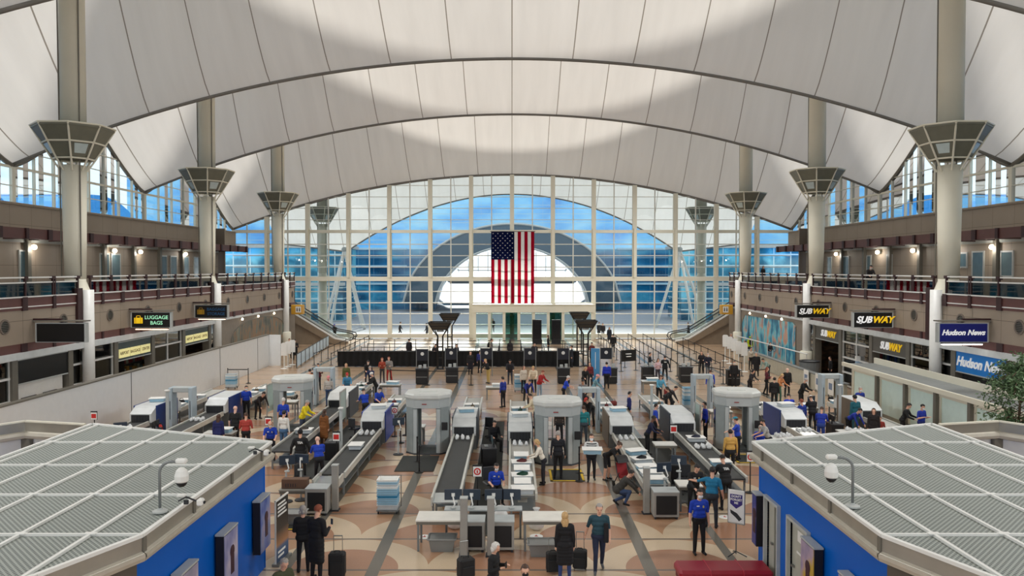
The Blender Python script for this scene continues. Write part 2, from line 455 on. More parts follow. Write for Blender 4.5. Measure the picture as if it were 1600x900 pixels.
# ================================================================ balconies and shop fronts
f = NX('taupe_wall_panels'); X, Y, Z = f.xyz()
g = f.op('MAXIMUM', f.line(Y, 2.2, .012), f.line(f.op('SUBTRACT', Z, 5.62), 1.3, .012))
M_panel = f.base(f.mix(g, f.mix(f.noise(.8), (152,138,122), (162,148,132)), (106,94,82)), .65)
M_railglass = glass('balustrade_glass', (222,228,228), .06)
XF, XB = 22.45, 30.0
PIL = [21.4, 25.8, 30.2, 34.6, 39.0, 43.5, 48.0, 52.5, 57.0]
for s in (-1, 1):
    sd = 'left' if s < 0 else 'right'
    S = lambda m, n, mt, **k: struct(m, n, mt, **k)
    def bx(m, xa, xb, y0, y1, z0, z1, mi=0): m.box(min(s*xa,s*xb), max(s*xa,s*xb), y0, y1, z0, z1, mi)
    YE = 79.4; Y0 = -12.
    m = MB(); bx(m, XF+.03, XB+1.9, Y0, YE, 6.1, 6.5); S(m, 'floor_balcony_'+sd, mat('balcony_carpet', (96,90,84), .9))
    m = MB(); bx(m, XF, XF+.25, Y0, YE, 4.57, 6.1); bx(m, XF, XB, YE-.2, YE, 4.2, 6.5); S(m, 'wall_'+sd, M_panel)
    m = MB(); bx(m, XF-.03, XF+.2, Y0, YE, 6.1, 6.7); bx(m, XF-.02, XF+.2, Y0, YE, 4.17, 4.57)
    o = S(m, 'trim_%d' % (10 if s < 0 else 20), mat('mauve_brown_steel', (98,62,58), .55))
    m = MB(); 
    for i in range(44):
        y = -11.3+2.22*i
        if y < YE: bx(m, XF-.1, XF+.15, y-.12-(.12 if i % 2 else 0), y+.12, 6.08, 6.7); bx(m, XF-.07, XF+.15, y-.1-(.25 if i % 2 else 0), y+.1, 4.15, 4.57)
    for my in MAST_Y[2:6]: bx(m, XF-.14, XF+.2, my-.95, my-.5, 4.15, 7.0) if s < 0 else bx(m, XF-.14, XF+.2, my-.95+1.5, my-.5+1.5, 4.15, 7.0)
    m.build('bracket_row', M_maroon_d, o)
    m = MB(); bx(m, XF-.08, XF+.2, Y0, YE, 6.67, 6.73); bx(m, XF-.05, XF, Y0, YE, 6.22, 6.27); S(m, 'trim_%d' % (11 if s < 0 else 21), M_white)
    # upper wall, soffit beam, parapet band
    m = MB(); bx(m, XB, XB+.3, Y0, YE-1, 6.5, 10.0); S(m, 'wall_upper_'+sd, M_panel)
    m = MB(); bx(m, XE-.3, XE+.3, Y0, WALL_Y, 10.0, CB); bx(m, XE-.45, XE+.3, Y0, WALL_Y, CB-.08, CB+.06); bx(m, 29.6, XE-.3, 79.2, 79.4, 6.5, CB) ; S(m, 'wall_parapet_'+sd, M_panel)
    m = MB(); bx(m, 27.2, XE, Y0, YE-.3, 10.1, 10.25); S(m, 'ceiling_soffit_'+sd, mat('soffit_panel', (150,140,126), .7))
    m = MB(); bx(m, 27.15, 27.35, Y0, YE-.3, 9.7, 10.27); o = S(m, 'trim_%d' % (12 if s < 0 else 22), mat('mauve_brown_steel', (0,0,0)))
    m = MB()
    for i in range(42):
        y = -10.3+2.22*i
        if y < YE-.3: bx(m, 27.05, 27.4, y-.12-(.15 if i % 2 else 0), y+.12, 9.68, 10.28); bx(m, 27.3, XB, y-.08, y+.08, 9.75, 10.1)
    m.build('beam_end_row', M_maroon_d, o)
    m = MB()
    for i in range(21):
        y = -10.3+4.44*i
        if y+4.2 < YE: bx(m, XB-.12, XB, y+.3, y+4.2, 9.62, 9.86)
    S(m, 'trim_%d' % (13 if s < 0 else 23), M_grey)
    m = MB()
    for i in range(20):
        y = -10.3+4.44*i
        if y < YE-1: bx(m, XB-.25, XB, y-.17, y+.17, 6.5, 9.9)
    S(m, 'trim_%d' % (14 if s < 0 else 24), M_taupe)
    # upper doors and windows
    wl = [(40.5,.95,0),(42.5,.95,0),(47.2,.8,0),(52.6,.5,1),(56.5,1.1,0),(58.1,1.2,0),(66,1.2,0),(68,1.1,0),(70.5,1.3,0),(73,1.2,0),(75.5,1.2,0)] if s < 0 else [(46.5,1.0,2),(49.4,1.1,0),(51,.7,1),(61,.7,0),(64.5,.6,0),(69,1.2,0),(72.5,.8,0)]
    for i, (y, wd, kd) in enumerate(wl):
        z0, z1 = (6.5, 9.05) if kd == 0 else ((8.15, 9.0) if kd == 1 else (7.6, 9.0))
        m = MB()
        for a, b, c_, d_ in ((y-wd/2-.1,y-wd/2,z0,z1),(y+wd/2,y+wd/2+.1,z0,z1),(y-wd/2-.1,y+wd/2+.1,z1,z1+.1)): bx(m, XB-.08, XB, a, b, c_, d_)
        if kd: bx(m, XB-.08, XB, y-wd/2-.1, y+wd/2+.1, z0-.1, z0)
        o = struct(m, ('door_%d' if kd == 0 else 'window_%d') % (30+i+(20 if s > 0 else 0)), M_grey)
        m = MB(); bx(m, XB-.05, XB-.02, y-wd/2, y+wd/2, z0, z1); m.build('pane', mat('dim_blue_glass', (96,120,128), .08, spec=.9), o)
        if kd == 0 and wd < 1.05:
            m = MB(); bx(m, XB-.16, XB-.05, y+wd/2-.14, y+wd/2-.1, 7.4, 7.7); m.build('handle', M_steel, o)
    # round wall lamps under the soffit
    for i, y in enumerate([36.5,38.9,43.3,47.8,53.,57.5,61.5,70.] if s < 0 else [35.5,39.,43.,47.6,52.,57.,62.5,70.5]):
        r = thing('wall_lamp', '%s round white lamp from the near end, on the upper wall over the %s' % (['first','second','third','fourth','fifth','sixth','seventh','eighth'][i], 'luggage shops' if s < 0 else 'sandwich shops'), 'lamp', (s*(XB-.28), y, 9.35), 0, 'upper wall lamps')
        m = MB(); m.tube([(s*.28,0,0),(s*.1,0,0)], .14, 12); m.build('housing', M_grey, r)
        m = MB(); m.ball((0,0,0), .17, 8); m.build('globe', M_lamp, r, smooth=True)
        pl = bpy.data.lights.new('wall_lamp_light', 'POINT'); pl.energy = 55; pl.shadow_soft_size = .12; pl.color = (1,.93,.82)
        po = bpy.data.objects.new('wall_lamp_light', pl); col.objects.link(po); po.location = (s*(XB-.62), y, 9.2)
    # round vents in the fascia
    for i in range(11):
        y = 33.9+4.45*i
        r = thing('air_vent', '%s round louvred vent from the near end in the fascia above the %s' % (['first','second','third','fourth','fifth','sixth','seventh','eighth','ninth','tenth','eleventh'][i], 'luggage shops' if s < 0 else 'sandwich shops'), 'vent', (s*XF, y, 5.42), 0, 'fascia vents')
        m = MB(); ring = [(math.cos(2*PI*k/20), math.sin(2*PI*k/20)) for k in range(20)]
        m.loft([[(0,a*.34,b*.34) for a,b in ring],[(-s*.05,a*.34,b*.34) for a,b in ring],[(-s*.05,a*.27,b*.27) for a,b in ring],[(-s*.01,a*.27,b*.27) for a,b in ring]], cap=False); m.build('rim', mat('taupe_rim', (120,108,98), .6), r)
        m = MB(); m.add([(-s*.008,a*.28,b*.28) for a,b in ring], [tuple(range(20))])
        m.build('backing', M_black, r)
        m = MB()
        for q in range(-3, 4): h = math.sqrt(.27**2-(q*.075)**2); m.box(-s*.03-.012, -s*.03+.012, -h, h, q*.075-.012, q*.075+.012)
        m.build('louvre', M_taupe, r)
    # slender pipe columns below the masts
    for my in MAST_Y[2:6]:
        if my < 30: continue
        r = thing('pipe_column', '%s slender white column in front of the shops, %s' % ({40.4:'nearest',58.0:'middle',75.6:'farthest'}[my], 'luggage side' if s < 0 else 'sandwich shop side'), 'column', (s*22.22, my-.2, 0), 0, 'slender white columns')
        m = MB(); m.lathe([(.3,0),(.3,6.9)], n=20); m.build('shaft', M_white, r, smooth=True)
        if my > 50: m = MB(); m.lathe([(.48,0),(.48,1.75),(.4,1.82),(.3,1.82)], n=16); m.build('base_sleeve', M_cream, r, smooth=True)
    # railing
    secs = [(-10,22),(22.6,39.7),(40.9,57.3),(58.5,74.9),(76,79.2)]
    for q, (a, b) in enumerate(secs):
        if b < 30: continue
        r = thing('glass_railing', 'glass balcony railing with maroon posts, %s, above the %s' % (['','nearest stretch','stretch between the first two masts','stretch between the last two masts','short end stretch'][q], 'luggage shops' if s < 0 else 'sandwich shops'), 'railing', (s*(XF+.02), a, 6.7), 0, 'balcony railings')
        n = max(2, round((b-a)/2.15)); st = (b-a)/n
        for i in range(n+1):
            m = MB(); y = i*st; m.box(-.05, .05, y-.045, y+.045, 0, .88); m.box(-.09, .09, y-.12, y+.12, .8, .95)
            if i % 2: m.box(-.05, .05, y+.12, y+.2, 0, .88)
            m.build('post', M_maroon_d, r)
        m = MB(); m.box(-.05, .05, 0, b-a, .86, .93); m.box(-.03, .03, 0, b-a, .63, .69); m.build('handrail', M_white, r)
        m = MB(); m.box(-.006, .006, 0, b-a, .03, .62); m.build('pane', M_railglass, r)
    # shop fronts
    m = MB(); bx(m, XF-.18, XF+.25, Y0, 58.4, 3.88, 4.18); bx(m, XF-.05, XF+.3, 58.4, YE, 4.0, 4.18); S(m, 'trim_%d' % (15 if s < 0 else 25), mat('pale_canopy_strip', (206,210,210), .5))
    m = MB()
    for y in PIL: bx(m, XF, XF+.5, y-.2, y+.2, 0, 3.9)
    S(m, 'trim_%d' % (16 if s < 0 else 26), M_taupe)
    m = MB(); bx(m, XF+6, XF+6.2, Y0, 58.4, 0, 4.1); bx(m, XF+.3, XF+6, 58.2, 58.4, 0, 4.1); bx(m, XF+.3, XF+6, Y0, 58.4, 4.0, 4.1)
    for y in (25.8, 34.6, 43.5, 52.5): bx(m, XF+.6, XF+6, y-.06, y+.06, 0, 4)
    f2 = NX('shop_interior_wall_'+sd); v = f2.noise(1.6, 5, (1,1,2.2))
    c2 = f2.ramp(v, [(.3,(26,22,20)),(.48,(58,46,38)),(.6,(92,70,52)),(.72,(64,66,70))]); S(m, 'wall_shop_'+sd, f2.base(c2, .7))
    m = MB(); bx(m, XF+.02, XF+.3, 58.6, YE, 0, 4.0); S(m, 'wall_mural_'+sd, mat('warm_grey_plaster', (138,128,116), .75))
    for q, (a, b) in enumerate([(21.4,25.8),(30.2,34.6),(39.,43.5),(48.,52.5),(57.,58.6)]):
        m = MB(); a += .2; b -= .2 if b < 58 else 0
        n = 2 if b-a > 2 else 1
        for i in range(n+1):
            y = a+(b-a)*i/n; bx(m, XF+.12, XF+.24, y-.05, y+.05, 0, 3.88)
        for z in (.1, 1.0, 2.0, 3.05, 3.86): bx(m, XF+.1, XF+.26, a, b, z-.05, z+.05)
        o = struct(m, 'window_%d' % (60+q+(10 if s > 0 else 0)), M_white)
        m = MB(); bx(m, XF+.17, XF+.19, a, b, 0, 3.86); m.build('pane', glass('shop_glass', (196,206,204), .1), o)
    for my in (40.4,): pass
# ================================================================ outdoors beyond the glass
m = MB(); m.quad((-150,88.1,-.05),(150,88.1,-.05),(150,190,-.05),(-150,190,-.05)); struct(m, 'ground_outside', mat('plaza_paving', (150,152,156), .8))
m = MB(); m.quad((-1500,190,-.06),(1500,190,-.06),(1500,2600,-.06),(-1500,2600,-.06)); struct(m, 'ground_snow', mat('snow_field', (236,240,246), .9, vary=.08, scale=.02))
f = NX('blue_hotel_glass'); X, Y, Z = f.xyz()
g = f.line(Z, 1.7, .1); g2 = f.line(X, 3.0, .05)
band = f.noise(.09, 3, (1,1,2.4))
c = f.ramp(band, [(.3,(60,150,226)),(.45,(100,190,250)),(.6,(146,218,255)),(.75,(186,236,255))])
dark_refl = f.ramp(band, [(.35,(10,66,104)),(.5,(24,104,150)),(.62,(70,160,196)),(.72,(16,80,120))])
c = f.mix(f.op('LESS_THAN', Z, 11.8), c, dark_refl)  # darker reflection on the lower floors painted into the glass colour
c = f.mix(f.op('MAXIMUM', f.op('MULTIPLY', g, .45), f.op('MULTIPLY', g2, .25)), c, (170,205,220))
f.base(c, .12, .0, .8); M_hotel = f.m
def inner_arch(x): return 12.2*math.sqrt(max(0,1-(x/14.5)**2))
def outer_arch(x): return 16.4*math.sqrt(max(0,1-(x/20.5)**2))
HY = 150.
r = thing('hotel_building', 'blue glass hotel with a low arched passage, far outside the end wall', 'building', (0,HY,0))
m = MB(); xs = np.linspace(-75, 75, 101)
for a, b in zip(xs[:-1], xs[1:]):
    za, zb = inner_arch(a), inner_arch(b); ta, tb = 24+.0026*a*a, 24+.0026*b*b
    m.add([(a,0,za),(b,0,zb),(b,0,tb),(a,0,ta),(a,18,za),(b,18,zb),(b,18,tb),(a,18,ta)], [(0,1,2,3),(5,4,7,6),(3,2,6,7),(0,4,5,1)])
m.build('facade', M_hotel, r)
m = MB(); xs = np.linspace(-14.4, 14.4, 41); xo = np.linspace(-20.4, 20.4, 41)
ri = [(x,inner_arch(x)) for x in xs]; ro = [(x,outer_arch(x)) for x in xo]
for i in range(40):
    A, B, C, D = ri[i], ri[i+1], ro[i+1], ro[i]
    m.add([(A[0],-6,A[1]),(B[0],-6,B[1]),(C[0],-6,C[1]),(D[0],-6,D[1]),(A[0],0,A[1]),(B[0],0,B[1]),(C[0],0,C[1]),(D[0],0,D[1])], [(0,1,2,3),(0,4,5,1),(3,2,6,7)])
m.build('arch_band', mat('slate_arch', (70,92,108), .35, .4), r)
m = MB()
m.tube([(x,-6.2,z) for x, z in ri], .22, 6); m.tube([(x,-6.2,z) for x, z in ro], .22, 6); m.build('arch_rim', M_grey, r)
m = MB()
for z in (5.1, 8.5, 11.9): m.box(-75,-20.5,-.3,0,z-.2,z+.2); m.box(20.5,75,-.3,0,z-.2,z+.2)
m.build('floor_edge', mat('pale_blue_edge', (170,205,222), .4), r)
m = MB()
for x in np.arange(-13,13.1,2.0): m.box(x-.05,x+.05,8.9,9.1,5.8,inner_arch(x))
m.box(-13,13,8.8,9.2,5.4,5.8); m.box(-12.4,12.4,8.9,9.1,7.6,7.72); m.build('arch_screen', mat('arch_mullion', (120,150,160), .4), r)
m = MB(); m.box(-20,20,20,30,0,.4); m.box(-13,13,10,17,4.9,5.4); m.build('footbridge_deck', mat('bridge_grey', (110,124,132), .6), r)
# wings of the hotel nearer the hall
for s in (-1, 1):
    r = thing('glass_annex', 'teal glass office wing outside the end wall, behind the %s escalator' % ('stone mural' if s < 0 else 'turquoise mural'), 'building', (s*48,118,0))
    f = NX('teal_annex_glass_%d' % s); X, Y, Z = f.xyz(); g = f.op('MAXIMUM', f.line(Z, 1.7, .1), f.line(X, 2.6, .08))
    c = f.mix(g, f.ramp(f.noise(.25, 4), [(.35,(12,76,104)),(.5,(30,122,154)),(.62,(110,200,224))]), (190,215,220))
    m = MB(); m.box(-22,22,0,10,0,11.2); m.build('facade', f.base(c, .12, .2, .8), r)
    m = MB(); m.box(-22.4,22.4,-.5,10.4,11.2,11.7); m.box(-22.4,22.4,-.4,0,5.4,5.9); m.build('roof_edge', M_grey, r)
# struts holding the outer canopy
for s in (-1, 1):
    r = thing('canopy_strut', 'white splayed struts holding the outdoor canopy corner, %s mural side' % ('stone' if s < 0 else 'turquoise'), 'strut', (s*22.8,104.5,0))
    for dx, dy in ((-3.,1),(2.2,1),(-1.4,-2.5),(3.2,-2.5)):
        m = MB(); m.tube([(0,0,10.6),(dx,dy,0)], .2, 8); m.build('leg', M_white, r)
    m = MB(); m.ball((0,0,10.6), .4, 8); m.build('cap', M_grey, r)
# added blue vaults standing in for reflected blue patches beyond the clerestories
M_vault = mat('sky_blue_patch', (60,160,245), .25, .0)
for s in (-1, 1):
    for i, (yc, zt) in enumerate([(38,16.4),(62,16.2),(86,16.2)]):
        r = thing('added_vault', '%s added blue vault for the reflected patch beyond the clerestory over the %s' % (['nearest','middle','farthest'][i], 'luggage shops' if s < 0 else 'sandwich shops'), 'roof', (s*52,yc,0), 0, 'added blue vaults outside')
        m = MB(); pr = [(10.5*math.cos(PI*k/20), (zt-10)*math.sin(PI*k/20)+10) for k in range(21)]
        m.loft([[(-6,a,b) for a,b in pr],[(6,a,b) for a,b in pr]]); m.build('vault', M_vault, r)
        m = MB()
        for k in range(0, 21, 4): m.tube([(-6.1,pr[k][0],pr[k][1]+.05),(6.1,pr[k][0],pr[k][1]+.05)], .12, 6)
        m.build('rib', M_white, r)
        m = MB(); m.box(-5.8,5.8,-10.4,10.4,0,10); m.build('wall', mat('pale_outer_wall', (226,230,230), .6), r)

# ================================================================ flag
FY = 86.9; fx0, fx1 = -2.36, 2.52; fz0, fz1 = 4.1, 12.2
r = thing('national_flag', 'large striped flag with starred blue canton hung vertically on the glass end wall', 'flag', (0,FY,0))
def fy_(x, z): return .07*math.sin(x*2.6+.4)+.05*math.sin(x*5+z*.3)
def cloth(name, x0, x1, z0, z1, mt, off=0, par=r):
    m = MB(); nx = max(2, int((x1-x0)/.12)); nz = 20
    P = [[(x0+(x1-x0)*i/nx, fy_(x0+(x1-x0)*i/nx, z0+(z1-z0)*j/nz)-off, z0+(z1-z0)*j/nz) for i in range(nx+1)] for j in range(nz+1)]
    vs = [p for q in P for p in q]; fs = [(j*(nx+1)+i, j*(nx+1)+i+1, (j+1)*(nx+1)+i+1, (j+1)*(nx+1)+i) for j in range(nz) for i in range(nx)]
    m.add(vs, fs); return m.build(name, mt, par, smooth=True)
def clothmat(name, rgb):
    f = NX(name); d = f.nt.nodes.new('ShaderNodeBsdfDiffuse'); t = f.nt.nodes.new('ShaderNodeBsdfTranslucent'); q = f.nt.nodes.new('ShaderNodeMixShader')
    c = f.mix(f.noise(40, 2), tuple(v*.94 for v in rgb), rgb); f.nt.links.new(c, d.inputs[0]); f.nt.links.new(c, t.inputs[0]); q.inputs[0].default_value = .4
    f.nt.links.new(d.outputs[0], q.inputs[1]); f.nt.links.new(t.outputs[0], q.inputs[2]); f.nt.links.new(q.outputs[0], f.out.inputs[0]); f.nt.nodes.remove(f.b); return f.m
FR, FW, FB = clothmat('flag_red', (156,16,38)), clothmat('flag_white', (236,232,228)), clothmat('flag_blue', (16,22,58))
sw = (fx1-fx0)/13
for i in range(13):
    top = fz1-3.15 if i < 7 else fz1
    cloth('stripe', fx0+i*sw, fx0+(i+1)*sw, fz0, top, FR if i % 2 == 0 else FW)
cant = cloth('canton', fx0, fx0+7*sw, fz1-3.15, fz1, FB)
m = MB()
for rr in range(11):
    for cc_ in range(9):
        if (rr+cc_) % 2: continue
        x = fx0+7*sw*(cc_+.8)/9.6; z = fz1-3.15*(rr+.8)/11.6
        pts = []
        for k in range(10):
            a = PI/2+k*PI/5; q = .085 if k % 2 == 0 else .036
            pts.append((x+q*math.cos(a), fy_(x, z)-.03, z+q*math.sin(a)))
        m.add(pts, [tuple(range(10))])
m.build('star_field', FW, cant)
m = MB(); m.tube([(fx0-.1,0,fz1+.03),(fx1+.1,0,fz1+.03)], .05, 8); m.build('hanging_rod', M_steel, r)

# ================================================================ hanging shop signs
def hang_sign(s, y, word, desc, board, txts, lit):
    x0, x1 = 20.0, 22.25
    r = thing('hanging_sign', desc, 'sign', (s*(x0+x1)/2, y, 4.55), 0, 'signs hanging from the balcony')
    W = x1-x0
    m = MB(); m.box(-W/2-.12, W/2+.12, -.2, .2, .98, 1.04); m.build('cover_plate', M_taupe, r)
    m = MB(); m.box(-W/2-.06, W/2+.06, -.12, .12, 0, .92)
    m.build('casing', M_grey, r)
    m = MB(); m.box(-W/2+.02, W/2-.02, -.15, .15, .04, .88); m.build('face', board, r)
    m = MB(); m.box(-.05,.05,-.05,.05,.9,1.0); m.box(min(0,s*(22.45-(x0+x1)/2)), max(0,s*(22.45-(x0+x1)/2)), -.06,.06,1.04,1.12); m.build('bracket', M_maroon_d, r)
    if lit:
        m = MB(); m.box(-W/2+.2,-.03,-.1,.1,-.12,-.07); m.box(.03,W/2-.2,-.1,.1,-.12,-.07); m.build('lamp_tube', lit, r)
        m = MB(); m.box(-W/2+.15,W/2-.15,-.04,.04,-.08,.02); m.build('lamp_bracket', M_dark, r)
    for t, size, mt, x, z, sh, bold in txts:
        text(t, size, mt, r, (x,-.155,z), (PI/2,0,0), shear=sh, bold=bold, align='LEFT' if x < 90 and sh else 'CENTER')
    return r
M_sblack = mat('sign_black', (10,10,11), .4, vary=.02); M_snavy = mat('sign_navy', (18,28,112), .35)
E_white = mat('lit_white_letter', (235,235,235), emit=.35, vary=0); E_yel = mat('lit_yellow_letter', (244,196,20), emit=.35, vary=0)
E_mint = mat('lit_mint_letter', (150,214,176), emit=.5, vary=0); E_sky = mat('dim_blue_letter', (30,84,130), .5, vary=0)
E_tube = mat('warm_tube', (255,214,180), emit=3., vary=0); E_tubew = mat('white_tube', (255,244,238), emit=4., vary=0)
hang_sign(-1, 36, '', 'blank black sign box hanging nearest on the luggage shop side', M_sblack, [], None)
rs = hang_sign(-1, 45, '', 'black hanging sign with yellow suitcase symbol and mint green letters', M_sblack, [('LUGGAGE',.30,E_mint,.33,.6,0,.004),('BAGS',.30,E_mint,.33,.28,0,.004)], E_tube)
def suitcase_icon(r, mt):
    m = MB(); m.cbox((-.72,-.16,.42),(.5,.03,.34),bev=.03); m.tube([(-.84,-.16,.6),(-.82,-.16,.7),(-.62,-.16,.7),(-.6,-.16,.6)], .02, 6); m.build('suitcase_symbol', mt, r)
    m = MB()
    for x in (-.87,-.57): m.cbox((x,-.177,.42),(.015,.01,.34))
    m.build('symbol_strap', M_sblack, r)
suitcase_icon(rs, E_yel)
rs = hang_sign(-1, 54, '', 'black hanging sign with dim yellow suitcase symbol and blue letters', M_sblack, [('BAGGAGE',.28,E_sky,.35,.6,0,.004),('STORAGE',.28,E_sky,.35,.28,0,.004)], E_tube)
suitcase_icon(rs, mat('dim_yellow_symbol', (170,130,20), .5))
def subway_txt(k): return [('SUB',.52*k,E_white,-1.0*k,.46,.32,.018),('WAY',.52*k,E_yel,-.06*k,.46,.32,.018)]
for y, d in ((45,'black hanging sign with white and yellow slanted sandwich shop letters, nearer of the two'),(54,'black hanging sign with white and yellow slanted sandwich shop letters, farther of the two')):
    r = hang_sign(1, y, '', d, M_sblack, subway_txt(1.), None)
    m = MB(); m.add([(-.86,-.165,.24),(-.68,-.165,.24),(-.68,-.165,.31)], [(0,1,2)]); m.add([(.82,-.165,.68),(1.02,-.165,.68),(.82,-.165,.61)], [(0,1,2)]); m.build('arrow_mark', E_white, r)
hang_sign(1, 36, '', 'navy hanging sign with white script news shop lettering and bright tube lamps', M_snavy, [('Hudson News',.345,E_white,-1.03,.46,.32,.012)], E_tubew)

# shop boards in the doorways (lettering faces the hall)
def shop_board(s, y0, y1, z0, z1, name, label, board, txts, x=XF+.1):
    r = thing(name, label, 'sign', (s*x, (y0+y1)/2, (z0+z1)/2), (PI/2 if s < 0 else -PI/2), 'shop boards over the doorways')
    L, H = y1-y0, z1-z0
    m = MB(); m.box(-L/2,L/2,-.05,.12,-H/2,H/2); m.build('board', board, r)
    m = MB(); m.box(-L/2-.04,L/2+.04,-.07,.12,H/2,H/2+.06); m.box(-L/2-.04,L/2+.04,-.07,.12,-H/2-.06,-H/2); m.build('edge_strip', M_grey, r)
    for t, size, mt, px, sh, bold, z in txts:
        text(t, size, mt, r, (px,-.065,z), (PI/2,0,0), shear=sh, bold=bold, ext=.02)
    return r
E_news = mat('pale_script_letter', (238,240,240), emit=.2, vary=0)
shop_board(1, 34.85, 38.8, 2.85, 3.9, 'shop_board', 'bright blue board with large white script news shop lettering above a rolled shutter', mat('azure_board', (20,120,200), .4, emit=.08, vary=.02), [('Hudson News',.66,E_news,0,.32,.02,-.02)])
M_board = mat('grey_fascia_board', (96,94,88), .6)
for y0, y1, d in ((43.7,47.8,'grey board with white and yellow sandwich shop letters above the nearer open counter'),(52.7,56.8,'grey board with white and yellow sandwich shop letters above the orange doorway')):
    r = shop_board(1, y0, y1, 2.9, 3.8, 'shop_board', d, M_board, [('SUB',.62,E_white,-.52 ,.3,.02,0),('WAY',.62,E_yel,.72,.3,.02,0)])
shop_board(-1, 34.85, 38.8, 2.75, 3.8, 'shop_board', 'long blank black board over a white shuttered shop front', M_sblack, [])
E_pale = mat('lit_cream_panel', (236,226,160), emit=.45, vary=0); M_bl = mat('board_lettering_grey', (120,108,70), .6)
for y0, y1, d in ((43.75,47.7,'cream lit shop board over the nearer luggage doorway'),(52.75,56.7,'cream lit shop board over the farther luggage doorway')):
    r = shop_board(-1, y0, y1, 2.75, 3.75, 'shop_board', d, mat('teal_grey_board', (70,84,84), .5), [])
    for i, wd in enumerate(('AIRPORT','BAGGAGE','CENTER')):
        m = MB(); m.box(-1.9+i*1.28, -1.9+i*1.28+1.2, -.09,-.05, -.38, .12); m.build('lit_panel', E_pale, r)
        text(wd, .26, M_bl, r, (-1.3+i*1.28,-.095,-.13), (PI/2,0,0), bold=.004, ext=.003)
# shutters, counters and contents of the shops
def shop_item(name, label, cat, s, x, y, build, grp=None):
    r = thing(name, label, cat, (s*x, y, 0), PI/2 if s < 0 else -PI/2, grp); build(r); return r
def b_shutter(r):
    m = MB(); m.box(-1.9,1.9,-.02,.02,0,2.8)
    m.build('curtain', mat('shutter_mesh', (58,60,60), .45, .5), r)
    m = MB()
    for k in range(28): m.tube([(-1.9,-.03,.05+k*.1),(1.9,-.03,.05+k*.1)], .014, 4)
    m.build('slat', mat('shutter_slat', (84,86,86), .4, .6), r)
shop_item('rolling_shutter', 'dark rolled-down shutter under the blue news shop board', 'shutter', 1, XF+.35, 36.8, b_shutter)
def b_whitefront(r):
    m = MB(); m.box(-1.85,1.85,-.05,.05,0,2.72); m.build('panel', M_white, r)
    for x in (-.9,.75):
        m = MB(); m.box(x-.48,x+.48,-.1,-.03,.5,1.95); f_ = m.build('hatch', mat('brown_grey_hatch', (88,80,72), .5), r)
        m = MB(); 
        for a,b,c,d in ((x-.54,x-.48,.45,2.0),(x+.48,x+.54,.45,2.0),(x-.54,x+.54,1.95,2.02)): m.box(a,b,-.12,-.03,c,d)
        m.build('hatch_frame', M_black, f_)
    m = MB(); m.box(-.12,.0,-.09,-.05,.95,1.1); m.build('switch_box', M_black, r)
shop_item('shop_hoarding', 'white boarded shop front with two brown hatches under the blank board', 'hoarding', -1, XF+.3, 36.8, b_whitefront)
def b_shelf(cols, seed):
    def go(r):
        q = random.Random(seed); m = MB()
        m.box(-1.6,1.6,-.05,0,0,2.4)
        for z in (.1,.7,1.3,1.9,2.4): m.box(-1.6,1.6,-.45,0,z-.02,z+.02)
        m.box(-1.63,-1.58,-.45,0,0,2.4); m.box(1.58,1.63,-.45,0,0,2.4); m.build('shelf_unit', mat('dark_shelving', (60,54,48), .6), r)
        mm = [mat('goods_'+str(i), c, .5) for i, c in enumerate(cols)]
        for z in (.12,.72,1.32,1.92):
            x = -1.5
            while x < 1.35:
                wd = q.uniform(.18,.34); h = q.uniform(.25,.46); g = MB(); g.cbox((x+wd/2,-.24,z+h/2),(wd,.3,h),bev=.03); g.build('goods', q.choice(mm), r); x += wd+q.uniform(.02,.12)
    return go
GC = [(120,40,40),(40,60,110),(150,140,120),(60,60,64),(170,120,50),(90,100,96)]
for i, (s, y, lab) in enumerate([(-1,41.2,'shelf unit of dark bags in the near luggage window'),(-1,45.8,'shelf unit of bags inside the nearer luggage doorway'),(-1,50.2,'shelf unit of bags in the wide luggage window'),(-1,54.8,'shelf unit inside the farther luggage doorway'),(1,41.2,'shelf unit inside the window beside the news shop'),(1,50.2,'shelf unit with red goods in the wide sandwich shop window')]):
    shop_item('display_shelf', lab, 'shelf', s, XF+2.6, y, b_shelf(GC, i), 'shop display shelves')
def b_counter(c1, c2):
    def go(r):
        m = MB(); m.box(-1.7,1.7,-.35,.35,0,1.05); m.build('body', mat('counter_'+str(c1[0]), c1, .5), r)
        m = MB(); m.box(-1.8,1.8,-.42,.42,1.05,1.1); m.build('top', mat('countertop_'+str(c2[0]), c2, .3), r)
        m = MB(); m.box(-1.6,1.2,.05,.3,1.1,1.5); m.build('sneeze_guard', glass('guard_glass', (220,228,226), .1), r)
    return go
shop_item('service_counter', 'orange service counter inside the far sandwich shop doorway', 'counter', 1, XF+2.4, 54.8, b_counter((170,84,24),(120,60,30)))
shop_item('service_counter', 'dark service counter inside the near sandwich shop', 'counter', 1, XF+2.2, 45.8, b_counter((60,40,34),(130,120,100)))
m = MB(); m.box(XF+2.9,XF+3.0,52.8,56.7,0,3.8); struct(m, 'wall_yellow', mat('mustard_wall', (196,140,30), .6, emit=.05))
r = thing('framed_picture', 'small white framed picture on the mustard shop wall', 'picture', (XF+2.87,54.6,2.55), -PI/2)
m = MB(); m.box(-.6,.6,-.02,.02,-.45,.45); m.build('sheet', M_white, r); m = MB(); m.box(-.3,.3,-.03,-.02,-.08,.12); m.box(-.38,-.2,-.03,-.02,-.12,.0); m.build('print', M_dark, r)
r = thing('caution_sign', 'yellow diamond caution sign on a thin post beside the news shop', 'sign', (at(1389,598,2.)[0],38.7,0), 0)
px = at(1389,598,2.)
r.location = (21.9, 38.2, 0)
